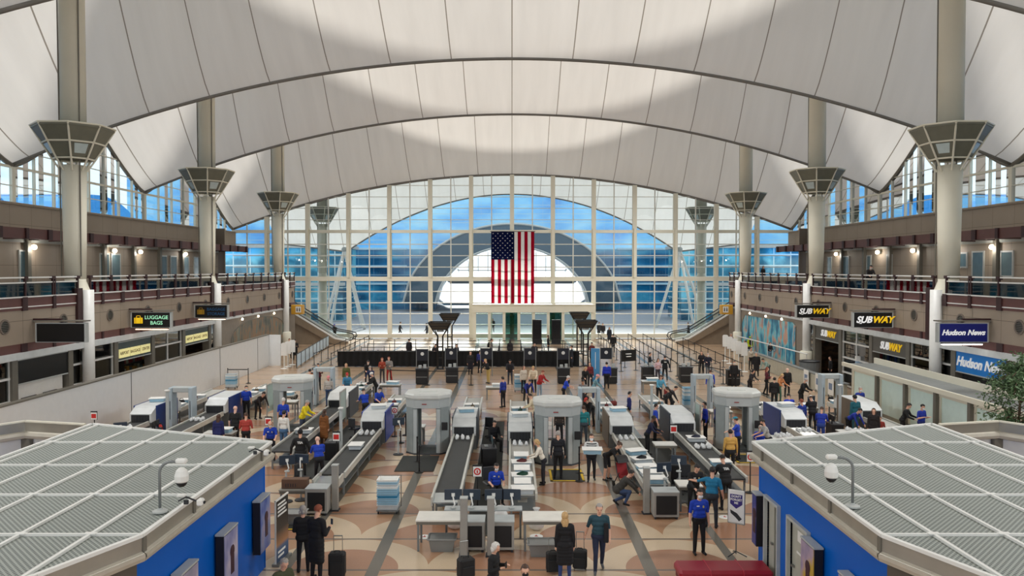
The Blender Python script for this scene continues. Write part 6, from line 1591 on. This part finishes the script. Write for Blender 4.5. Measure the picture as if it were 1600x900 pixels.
def person(px, py, pose, rz, label, top=BLK, leg=BLK, hair='short', hc='br', sleeve='long', skin='l', mask=None, mode='h', build='m', coat=0, hip=None, calf=None, shoe=(26,24,24), z=0., H=1.75, face=False, extra=None, back_text=None, badge=False, hatc=None, backpack=None, loc_=None):
    B = body(pose, build, coat); s = H/1.75
    p = Vector(loc_) if loc_ else (at(px, py, z+B['top']*s) if mode == 'h' else at(px, py, z))
    p = settle(p, pose) if z == 0 else p
    o = link('person', B['mesh'], None, (p.x, p.y, z-B['lo']*s), rz); o.scale = (s,s,s)
    skm = mat('skin_'+skin, SK[skin], .55, vary=.04, scale=12.)
    tp_, lg = fab(top), fab(leg)
    sl = tp_ if sleeve in ('long','short') else skm
    mm = [skm, tp_, sl, tp_ if sleeve == 'long' else skm, fab(hip) if hip else (tp_ if coat else lg), fab(hip) if (hip and coat == 2) else lg, (fab(calf) if calf else (skm if calf == () else lg)), fab(shoe)]
    for i, x in enumerate(mm): o.material_slots[i].link = 'OBJECT'; o.material_slots[i].material = x
    tag(o, label, 'person')
    def hpart(me, nm, material):
        c = link(nm, me, o); c.matrix_local = B['head']
        if material: c.material_slots[0].link = 'OBJECT'; c.material_slots[0].material = material
        return c
    if hair: hpart(hair_mesh(hair), 'hair' if hair not in ('cap','beanie') else 'hat', fab(hatc) if hatc else mat('hair_'+hc, HAIRC[hc], .6, vary=.2, scale=30.))
    if hair in ('cap','beanie'): hpart(hair_mesh('fringe'), 'hair', mat('hair_'+hc, HAIRC[hc], .6, vary=.2, scale=30.))
    if mask: hpart(HP['mask'], 'face_mask', fab({'w':(226,230,232),'b':(160,196,220),'k':(26,26,28),'pk':(200,120,130)}[mask]))
    if face:
        hpart(HP['eyes'], 'eyes', None)
        if not mask: hpart(HP['mouth'], 'mouth', None)
    loc = lambda v: tuple(v)
    if badge:
        m = MB(); c = B['chest']; m.cbox((.07,c.y-.02,c.z+.03),(.045,.02,.06),bev=.008); m.build('badge', mat('badge_gold', (206,190,130), .4, .4), o)
        m = MB(); m.cbox((-.08,c.y-.02,c.z+.05),(.07,.02,.025)); m.build('name_tag', M_paper, o)
        m = MB()
        m.tube([(.19*math.cos(a)*.8, B['hip'].y+.155*math.sin(a), B['hip'].z+.07) for a in np.linspace(0,2*PI,17)], .016, 6, cap=False); m.build('belt', M_black, o) if B['lean'] < .2 else None
    if back_text:
        c = B['back']; text(back_text, .11, M_paper, o, (0,c.y+.03,c.z), (PI/2-B['lean'],0,PI), ext=.012, bold=.004)
    if backpack:
        c = B['back']; bp = thing('backpack', backpack[1], 'backpack', (0,0,0)); bp.parent = None
        bp.location = Vector((p.x,p.y,z-B['lo']*s))+Matrix.Rotation(rz,3,'Z') @ (Vector((0,c.y+.14,c.z-.08))*s); bp.rotation_euler = (0,0,rz); bp.scale = (s,s,s)
        m = MB(); m.cbox((0,0,0),(.3,.16,.44),bev=.05); m.build('pack_body', fab(backpack[0]), bp); m = MB(); m.cbox((0,.09,-.08),(.22,.06,.22),bev=.025); m.build('front_pocket', fab(tuple(min(255,v+14) for v in backpack[0])), bp)
        m = MB()
        for q in (-1,1): m.tube([(q*.1,-.08,.2),(q*.12,-.14,.25),(q*.13,-.08,.1),(q*.12,-.08,-.18)], .016, 6)
        m.build('strap', fab(backpack[0]), bp)
    PEOPLE.append(o); return o, B, p
F, A_, Lf, Rt = 0., PI, -PI/2, PI/2     # towards camera, away, facing photo left (-x) , facing +x
# -- near the camera
person(1092,866,'stand',.12,'officer in bright blue short-sleeved shirt and mask standing alone beside the purple-arrow sign',top=ROY,leg=(20,20,24),sleeve='short',mask='w',mode='f',build='m',H=1.82,face=True,badge=True,skin='l',hc='b')
person(1112,824,'point',A_-.35,'man in turquoise t-shirt and dark jeans with one arm out over the table',top=(34,120,160),leg=(40,44,52),sleeve='short',mode='f',H=1.84,hc='b')
person(1134,797,'reach',A_+.2,'officer in black jacket with white back lettering leaning over the belt by the booth',top=BLK,leg=(26,26,30),mode='f',coat=1,back_text='TSA',hc='b',H=1.8)
person(1082,722,'reach',.25,'officer in black jacket and blue gloves working behind the white table',top=BLK,leg=BLK,mode='h',coat=1,hc='b',badge=True)
person(964,793,'crouch',Rt,'person in dark jacket and jeans crouching beside the stroller lane post',top=(52,50,46),leg=JEAN,mode='f',hc='b',coat=1)
person(948,750,'bend',.9,'person in black top and shorts bending beside the stroller',top=BLK,leg=(34,34,38),calf=(222,172,146),mode='f',build='f',hair='bun',hc='br')
person(924,752,'carry',-.05,'man in black and white striped sweater carrying a pale tray',top=(214,214,210),leg=(28,30,36),mode='f',H=1.78,face=True,mask='w',hc='br',shoe=(60,60,60))
person(872,748,'stand',A_,'officer in dark vest over blue sleeves at the mouth of the central scanner',top=(24,26,34),leg=(22,22,26),mode='f',sleeve='long',hair='short',hc='gr',H=1.8)
person(874,694,'stand',F,'dark-haired traveller standing inside the central scanner',top=(60,52,48),leg=(30,30,34),mode='f',hair='long',hc='b',build='f',H=1.7)
person(837,757,'reach',Rt*1.0+PI,'woman in cream sweater with blonde hair reaching into a tray',top=(232,224,208),leg=(34,34,42),mode='f',build='f',hair='bob',hc='bl',H=1.7)
person(775,722,'sit',.2,'masked officer in blue seated between the middle lanes beside the stop sign',top=ROY,leg=(24,24,30),hair='short',hc='b',mask='w',sleeve='short',badge=True)
person(771,657,'sit',.5,'officer in dark jacket with arm patch seated at the screen between the middle lanes',top=(22,24,30),leg=BLK,hair='short',hc='b',coat=1)
person(882,902,'stand',A_,'woman with long blonde hair in black coat and blue jeans seen from behind',top=(20,20,24),leg=(44,62,110),mode='f',build='f',coat=2,hip=(20,20,24),hair='long',hc='bl',H=1.72)
person(928,894,'pull',.0,'man in teal t-shirt with a dark jacket walking and pulling a suitcase',top=(40,72,84),leg=(34,42,66),sleeve='short',mode='f',H=1.84,face=True,hair='short',hc='gr',skin='l',mask=None,shoe=(90,92,96))
o_, B_, p_ = person(771,848,'phone',Rt-.4,'grey-blonde woman in black jacket looking at her phone by the bag',top=BLK,leg=(30,30,36),build='f',hair='bob',hc='w',coat=1,H=1.66)
person(820,882,'stand',.1,'brown-haired man in dark mask at the bottom edge beside the phone-reading woman',top=(60,54,50),leg=BLK,mask='k',hair='short',hc='br',face=True,H=1.78)
person(474,893,'phone',A_+.3,'grey-blonde traveller in short black jacket looking down beside the tall man in black coat',top=(24,24,28),leg=(26,26,32),mode='f',build='f',coat=1,hair='bob',hc='gr',H=1.72)
person(497,906,'phone',A_-.5,'tall brown-haired man in long black coat holding a phone',top=(20,20,24),leg=(22,22,28),mode='f',coat=2,hip=(20,20,24),hair='short',hc='rd',H=1.9)
person(440,872,'sit',.9,'person in olive jacket and maroon scarf seated at the foot of the banner stand',top=(70,74,50),leg=BLK,coat=1,hair='curly',hc='gr')
# -- officers and travellers at the lanes
person(423,657,'reach',.2,'masked officer in blue with badge behind the desk at the booth corner',top=ROY,leg=(24,24,30),sleeve='short',hair='fringe',hc='b',mask='w',badge=True)
person(443,682,'stand',A_,'grey-haired officer in blue shirt standing at the mouth of the partition-side scanner',top=ROY,leg=(20,20,24),mode='f',sleeve='short',hair='short',hc='w',H=1.82)
person(447,642,'stand',A_-.3,'man in white shirt and blue jeans seen from behind',top=WHT,leg=(70,104,140),hair='short',hc='b',H=1.8)
person(469,672,'ready',A_+.2,'officer in black jacket with white back lettering at the desk beside the booth',top=BLK,leg=BLK,coat=1,back_text='TSA',hair='beanie',hatc=BLK,hc='b',H=1.82)
person(512,685,'reach',A_+.5,'bald officer in blue facing the monitors at the royal blue lane',top=ROY,leg=(24,24,30),sleeve='short',hair=None,skin='p')
person(497,626,'reach',Rt-.2,'man in bright yellow jacket putting things on the belt',top=(228,206,30),leg=(60,70,90),hair='short',hc='gr',coat=1)
person(484,640,'stand',A_-.4,'woman with long brown hair in a brown coat beside the yellow jacket',top=(128,78,36),leg=(70,50,36),build='f',coat=2,hip=(128,78,36),hair='long',hc='br',H=1.66)
person(516,586,'stand',.1,'traveller in pink cap and grey sweatshirt at the white-hooded machine',top=(178,172,166),leg=JEAN,hair='beanie',hatc=(222,130,136),hc='gr',mask='pk')
person(551,582,'reach',.2,'traveller in light blue jacket with red and white cap',top=(70,140,180),leg=JEAN,hair='cap',hatc=(190,60,56),hc='br',mask='w')
person(541,568,'stand',.0,'woman in olive green coat standing before the draped barrier',top=(84,88,48),leg=BLK,build='f',coat=2,hip=(84,88,48),hair='long',hc='bl')
person(571,609,'reach',A_+.6,'officer in blue between the third and fourth lanes, nearer the white-hooded machine',top=ROY,leg=(24,24,30),hair='short',hc='b',sleeve='short')
person(596,605,'reach',.7,'masked officer in blue beside the top of the royal blue machine',top=ROY,leg=(24,24,30),hair='short',hc='b',mask='w',sleeve='short')
person(589,581,'reach',Lf+.3,'traveller in black with a white knitted hat',top=BLK,leg=BLK,hair='beanie',hatc=(224,220,214),hc='gr',coat=1)
person(341,648,'stand',A_,'woman in navy hooded top with brown hair seen from behind',top=(30,38,92),leg=BLK,build='f',coat=1,hair='long',hc='br',H=1.68)
person(360,638,'stand',A_,'bald man in black t-shirt seen from behind at the second lane',top=(24,26,28),leg=BLK,hair=None,skin='p',sleeve='short',H=1.82)
person(384,646,'phone',A_+.2,'traveller in red and white checked shirt',top=(170,64,56),leg=BLK,hair='short',hc='br')
person(371,603,'stand',.5,'masked officer in blue behind the navy machine near the tray dolly',top=ROY,leg=(24,24,30),hair='short',hc='b',mask='w',sleeve='short')
person(363,611,'bend',.9,'dark-haired traveller bending by the navy machine',top=(40,34,34),leg=BLK,hair='short',hc='b')
person(395,576,'stand',Lf,'dark-clothed man standing by the white partition',top=(30,30,32),leg=(28,28,30),mode='f',hair='short',hc='b',H=1.78)
person(452,529,'stand',.6,'person in black beside the far slender column, behind their companion',top=BLK,leg=BLK,coat=2,hip=BLK,hair='short',hc='b')
person(461,531,'phone',.2,'person in black holding a pale cup beside the far slender column',top=BLK,leg=BLK,coat=2,hip=BLK,hair='short',hc='b',mask='w')
person(523,507,'phone',-.4,'person in black with blue headgear at the foot of the near-mural escalator',top=(30,28,30),leg=BLK,hair='beanie',hatc=(50,70,160),hc='b',coat=1)
person(484,577,'stand',A_,'person in orange-brown jacket behind the partition-side scanner',top=(166,100,40),leg=BLK,coat=2,hip=(166,100,40),hair='short',hc='b')
person(497,568,'phone',.3,'person in maroon jacket behind the partition-side scanner',top=(80,26,36),leg=BLK,coat=1,hair='short',hc='b')
person(490,575,'stand',A_+.4,'dark-coated person between the orange and maroon jackets',top=(26,24,30),leg=BLK,coat=1,hair='bun',hc='b')
person(597,559,'phone',.2,'red-haired person in rust top before the draped barrier',top=(150,60,40),leg=(60,56,58),hair='long',hc='rd',build='f')
person(605,558,'carry',-.3,'person in grey jacket and red trousers before the draped barrier',top=(140,136,132),leg=(170,40,36),hair='short',hc='rd',coat=1)
person(574,563,'reach',.4,'person in black with white mask before the draped barrier',top=BLK,leg=BLK,mask='w',hair='short',hc='b')
person(581,572,'reach',-.3,'traveller in dark blue leaning at the podium line near the olive coat',top=(34,44,80),leg=BLK,hair='short',hc='gr',mask='w')
person(735,549,'stand',.15,'woman with long brown hair in black dress standing at the emblem boards',top=(36,34,36),leg=BLK,build='f',coat=2,hip=(30,30,40),hair='long',hc='br')
person(750,547,'stand',A_-.4,'officer in dark blue beside the long-haired woman in black dress',top=(40,48,120),leg=BLK,hair='short',hc='br')
person(763,561,'reach',-.9,'person in black jacket and tan trousers at the white cabinet',top=BLK,leg=(186,160,96),hair='short',hc='bl')
person(797,562,'reach',F,'person in dark jacket facing the middle lanes in front of the draped barrier',top=(32,32,38),leg=(40,46,60),hair='short',hc='b',mask='k',coat=1)
person(786,589,'stand',A_+.9,'officer in blue and black standing beside the tray dolly of the red jacket traveller',top=(32,50,140),leg=(20,20,26),hair='short',hc='b')
person(818,571,'stand',.5,'person in pale jacket in the cluster by the red jacket, nearest the tray dolly',top=(200,190,176),leg=BLK,hair='long',hc='br',build='f',coat=1)
person(834,572,'reach',-.2,'person in cream knitted top in the cluster by the red jacket',top=(222,206,180),leg=BLK,hair='short',hc='bl',coat=1)
person(843,579,'reach',.9,'person in red jacket and pale jeans at the middle lane trays',top=(160,34,36),leg=(140,160,176),hair='short',hc='rd',coat=1)
person(822,592,'bend',.4,'officer in blue bending at the trays of the middle lane',top=(34,48,130),leg=BLK,hair='short',hc='b')
person(803,640,'reach',Rt+PI,'curly-haired traveller in cream jacket reaching over the middle infeed trays',top=(214,200,170),leg=(50,54,66),hair='curly',hc='b',build='f') if False else None
person(826,616,'reach',Lf,'curly dark-haired traveller in cream jacket at the middle infeed trays',top=(214,200,170),leg=(50,54,66),hair='curly',hc='b',build='f',coat=1)
person(881,588,'reach',Rt,'grey-haired officer in blue with white mask behind the central scanner',top=(26,66,190),leg=BLK,hair='short',hc='w',mask='w',sleeve='short')
person(913,573,'reach',.3,'traveller in black jacket with pale fur collar behind the central scanner',top=BLK,leg=BLK,hair='long',hc='bl',build='f',coat=1)
person(922,566,'stand',-.4,'traveller in dark red top beside the blue totem',top=(110,36,44),leg=BLK,hair='long',hc='br',build='f')
person(927,586,'reach',Rt,'traveller in pale teal top with pink hat behind the arch by the striped sweater',top=(110,150,160),leg=JEAN,hair='beanie',hatc=(226,150,150),hc='gr')
person(912,593,'reach',-.3,'traveller in grey top with yellow bag at the lane trays',top=(120,116,116),leg=BLK,hair='short',hc='b',skin='m')
person(929,606,'bend',-.8,'fair-haired masked traveller bending at the stroller lane infeed',top=(40,36,40),leg=BLK,hair='bob',hc='bl',mask='w',build='f')
person(937,620,'bend',-.6,'traveller in red cap and black leaning over the stroller lane infeed',top=BLK,leg=BLK,hair='cap',hatc=(190,60,50),hc='b')
person(912,634,'stand',A_,'traveller in teal top behind the central scanner wall',top=(40,130,136),leg=(60,70,80),hair='short',hc='br')
person(948,566,'stand',A_,'officer in blue seen from behind at the podium line',top=(26,48,170),leg=BLK,hair='short',hc='b',build='b')
person(983,612,'stand',Rt,'officer in navy with arm patch standing between the stroller lane and the eighth lane',top=(28,38,100),leg=BLK,hair='short',hc='b')
person(1030,586,'reach',.3,'traveller in cyan jacket at the eighth lane infeed',top=(90,160,190),leg=BLK,hair='short',hc='br')
person(1018,604,'bend',Rt,'traveller in dark top bending over the eighth lane trays',top=(50,44,48),leg=BLK,hair='short',hc='b')
person(1033,605,'reach',Lf,'woman in black with the dark red case at the eighth lane',top=BLK,leg=BLK,hair='long',hc='b',build='f')
person(1020,551,'stand',Rt-.3,'man in dark jacket before the stanchion field, beside the lettered officer',top=(26,28,36),leg=BLK,coat=1,hair='short',hc='b')
person(1039,556,'ready',A_,'officer in black with white back lettering before the stanchion field',top=(22,24,30),leg=BLK,back_text='TSA',hair='short',hc='b',coat=1)
person(1028,560,'phone',.2,'woman in pink and white top beside the lettered officer',top=(200,170,176),leg=(60,56,64),hair='long',hc='br',build='f')
person(1088,549,'carry',-.4,'woman in black carrying a red bundle by the stanchions',top=(36,32,36),leg=BLK,hair='long',hc='b',build='f',coat=1)
person(1106,552,'carry',.1,'masked man in dark jacket and grey trousers by the stanchions',top=(26,30,48),leg=(90,96,104),hair='short',hc='gr',mask='w',coat=1)
person(1110,578,'stand',A_,'officer in blue with white back lettering by the podium with papers',top=(26,62,176),leg=(60,66,80),hair='short',hc='br',back_text='TSA')
person(1024,631,'ready',Rt,'officer in blue reaching across the eighth lane table',top=ROY,leg=BLK,hair='short',hc='b',sleeve='short',mask='w')
person(1088,629,'ready',Lf,'masked officer in blue with blue gloves at the white trays of the eighth lane',top=(28,50,170),leg=BLK,hair='short',hc='b',mask='w',sleeve='long',H=1.82,badge=True,loc_=(8.95,35.4,0))
person(1012,650,'reach',Rt-.3,'dark-skinned officer in dark blue seated side of the eighth lane',top=(26,30,60),leg=BLK,hair='short',hc='b',skin='d')
person(1135,737,'stand',A_,'man in mustard yellow shirt and black trousers seen from behind',top=(206,162,84),leg=(24,24,28),mode='f',hair='short',hc='b',H=1.76)
person(1153,652,'point',A_+1.1,'officer in blue with teal cap pointing beside the mustard shirt man',top=(26,60,170),leg=(22,22,26),hair='cap',hatc=(40,130,150),hc='br',mask='w',sleeve='short',H=1.8)
person(1188,665,'sit',A_-.4,'bald officer in blue seated at the booth corner beside the grey shirt man',top=ROY,leg=BLK,hair='fringe',hc='gr',skin='p',sleeve='short')
person(1201,656,'reach',Rt+PI,'bearded man in light grey shirt by the booth corner',top=(170,170,168),leg=BLK,hair='short',hc='b',sleeve='short',mask='k')
# -- east side
person(1076,504,'walk',Rt+PI,'person in black leaning at the foot of the escalator by the turquoise mural',top=BLK,leg=BLK,coat=2,hip=BLK,hair='short',hc='b')
person(1183,526,'stand',A_,'worker in high-visibility yellow jacket with black pack',top=(204,222,40),leg=(30,34,36),hair='beanie',hatc=(150,190,40),hc='b',coat=1,backpack=((24,26,26),'black backpack on the worker in high-visibility yellow'))
person(1208,535,'carry',.2,'person in black top and pale jeans walking in front of the turquoise mural',top=(34,30,34),leg=(120,150,170),hair='long',hc='b',build='f',mask='w')
person(1142,521,'stand',.3,'person in dusty pink top beside the far slender column base',top=(170,130,136),leg=BLK,hair='short',hc='gr')
person(1158,532,'bend',.5,'person in dark jacket behind the round-cornered boards',top=(40,38,42),leg=BLK,hair='short',hc='b')
person(1173,543,'stand',.4,'dark-haired person in cream shawl behind the round-cornered boards',top=(190,180,164),leg=BLK,hair='bun',hc='b',build='f')
person(1182,551,'stand',-.5,'grey-haired person in long black coat beside a white panel',top=BLK,leg=BLK,coat=2,hip=BLK,hair='short',hc='gr')
person(1200,560,'bend',-1.,'person in pale teal top bending at the low wall',top=(140,166,160),leg=(60,66,70),hair='short',hc='b')
person(1147,564,'stand',F,'person in black behind the podium by the round-cornered boards',top=BLK,leg=BLK,coat=1,hair='short',hc='b',mask='w')
person(1172,577,'reach',.6,'traveller in dark jacket with white shawl near the maroon top',top=(40,38,42),leg=BLK,hair='bob',hc='b',build='f')
person(1198,574,'carry',Rt-.5,'woman with red hair in maroon top holding papers',top=(86,30,40),leg=BLK,hair='long',hc='rd',build='f')
person(1230,575,'stand',.1,'bald man in black with clasped hands at the notices',top=(24,24,26),leg=BLK,hair=None,skin='p',coat=1,H=1.8)
person(1217,584,'reach',.5,'woman in orange and tan top between the maroon top and the bald man',top=(196,130,84),leg=(70,110,90),hair='long',hc='bl',build='f')
person(1210,590,'stand',A_-.5,'person in black beside the scanner near the mustard shirt',top=(28,26,28),leg=BLK,coat=1,hair='short',hc='b')
person(1252,591,'reach',.8,'masked officer in black jacket beside the metal detector near the frosted windows',top=(22,22,24),leg=BLK,hair='short',hc='gr',mask='w',coat=1,H=1.82)
person(1298,557,'stand',Rt+PI,'person in dark clothes at the orange shop doorway',top=(28,28,32),leg=BLK,hair='short',hc='b')
person(1408,560,'reach',A_+.4,'shop worker in yellow shirt and red cap at the near sandwich counter',top=(226,206,70),leg=BLK,hair='cap',hatc=(196,30,36),hc='b',sleeve='short')
person(1421,583,'stand',.4,'customer in pink top by the near sandwich shop window',top=(214,160,160),leg=BLK,hair='short',hc='gr')
person(1440,584,'stand',-.3,'customer in grey coat by the near sandwich shop window',top=(96,92,88),leg=BLK,hair='short',hc='gr',coat=1,loc_=(23.35,44.3,0))
person(1341,605,'stand',.1,'masked officer in blue before the frosted window with blue poster',top=(32,56,150),leg=BLK,hair='short',hc='gr',mask='w')
person(1339,618,'stand',A_+.3,'broad traveller in teal sweater seen from behind',top=(28,96,110),leg=(40,84,96),hair='beanie',hatc=(30,34,38),hc='b',build='b',H=1.84)
person(1362,638,'stand',-.5,'traveller in black beside the teal sweater',top=(30,24,24),leg=BLK,hair='bob',hc='br',build='f',coat=1)
person(1372,652,'stand',-.7,'child in red checked shirt beside the traveller in black',top=(150,56,46),leg=(60,50,56),hair='short',hc='br',H=1.3)
person(1411,630,'reach',.9,'officer in black with patch standing over the white bins',top=(26,26,28),leg=BLK,hair='short',hc='b',coat=1)
person(1440,632,'phone',.4,'officer in blue at the white pillar by the frosted windows',top=(30,52,160),leg=(28,40,110),hair='short',hc='b',mask='w',sleeve='short')
person(1270,620,'reach',A_,'officer in black coat with white cap behind the machine by the doorway booth',top=(24,24,28),leg=BLK,hair='cap',hatc=(226,226,222),hc='br',coat=1)
person(1283,638,'reach',A_-.5,'officer in blue with arm patch bending over white packages',top=(30,54,160),leg=(36,60,130),hair='short',hc='br')
person(1228,617,'reach',A_,'officer in blue seen from behind near the bald man in black',top=(24,54,180),leg=BLK,hair='short',hc='b',build='b')
person(1253,624,'stand',A_+.4,'red-haired officer in blue behind the machine by the doorway booth',top=(30,58,150),leg=BLK,hair='short',hc='rd')
person(1322,636,'bend',.6,'officer in blue bending before the teal sweater',top=(28,50,150),leg=BLK,hair='short',hc='b')
# -- far end
for a in ((625,503,'walk',Rt,'person in black striding before the glass wall, alone'),(667,505,'walk',Lf,'person in black walking with trailing bag before the glass wall'),(770,498,'walk',F,'person silhouetted in the open entrance under the flag'),(936,503,'stand',.3,'person in black nearest the totem lamp in the group by the glass wall'),(942,505,'stand',-.3,'person in dark coat second in the group by the glass wall'),(953,511,'stand',.1,'person in dark clothes with white mask by the glass wall'),(955,522,'stand',A_,'person in black with grey hood at the head of the stanchion rows'),(640,529,'stand',A_,'person with a dark pack queuing farthest from the totem lamps'),(680,538,'phone',.4,'person in black queuing beside the totem lamp pair'),(713,538,'stand',.5,'person in dark coat queuing just past the totem lamp pair'),(768,529,'stand',Rt,'person in grey with dark pack queuing below the entrance'),(797,531,'stand',A_,'person in dark clothes queuing left of the black display panels'),(835,536,'stand',.2,'person in black queuing beneath the black display panels'),(897,540,'stand',Lf,'person in dark grey queuing beside the far totem lamp'),(857,524,'stand',Lf,'small dark figure behind the black display panels'),(925,535,'phone',-.4,'person in maroon jacket beside the stanchion end totem lamp')):
    n = len(PEOPLE); cc = [(26,26,30),(34,32,36),(44,40,44),(30,36,46)][n % 4]
    person(*a, top=(96,34,38) if 'maroon' in a[4] else ((110,108,104) if 'grey with' in a[4] else cc), leg=(28,28,34), hair=['short','bun','long'][n % 3], hc='b', coat=1+n % 2, hip=cc, build='mf'[n % 2], backpack=((24,24,30),'dark pack worn by the %s' % ('queuing person in grey' if 'grey with' in a[4] else 'queuing person farthest from the lamps')) if 'dark pack' in a[4] else None)
person(1363,415,'reach',F,'person in dark clothes leaning on the balcony railing above the sandwich shops',top=(34,32,34),leg=BLK,hair='short',hc='b',z=6.5,mask='w',loc_=(23.2,49.9,6.5))
person(1189,411,'stand',.4,'person in black on the balcony above the turquoise mural',top=(26,26,28),leg=BLK,hair='long',hc='b',z=6.5,build='f',coat=1,loc_=(23.4,71.6,6.5))
# held and carried things
for o in list(PEOPLE):
    if o['label'].startswith('man in black and white striped'):
        B = body('carry'); wv = (B['wrists'][0]+B['wrists'][1])/2
        c = o.matrix_basis @ (wv+V3(0,-.1,.03)); tray(c.x, c.y, c.z, 'pale tray carried by the striped sweater man', 1, o.rotation_euler.z)
        m = MB()
        for k in range(6):
            z = .97+.085*k; m.lathe([(.001,-.018),(.001,.018)], (0,0,0), 3) if False else None
            ring = lambda zz, g: [((.205+g)*math.cos(2*PI*t/20), .01+(.128+g)*math.sin(2*PI*t/20), zz) for t in range(20)]
            m.loft([ring(z,.004),ring(z+.038,.004)], cap=False)
        m.build('dark_stripe', fab((30,30,34)), o, smooth=True)
    if o['label'].endswith('holding a phone') or 'looking at her phone' in o['label']:
        B = body('phone', 'f' if 'her' in o['label'] else 'm', 1 if 'her' in o['label'] else 2); wv = B['wrists'][0]
        r = thing('mobile_phone', 'dark mobile phone held by the %s' % ('grey-blonde woman by the bag' if 'her' in o['label'] else 'tall man in black coat'), 'phone', o.matrix_basis @ (wv+V3(.03,-.09,.06)), o.rotation_euler.z); m = MB(); m.cbox((0,0,.02),(.075,.012,.15),bev=.004); m.build('case', M_black, r); m = MB(); m.box(-.033,.033,.0065,.008,-.045,.085); m.build('screen', mat('phone_glass', (70,80,100), .1), r)
    if 'pulling a suitcase' in o['label']:
        m = MB(); m.cbox((.16,-.17,1.05),(.12,.05,.5),bev=.02); m.build('draped_jacket', fab((26,26,30)), o)
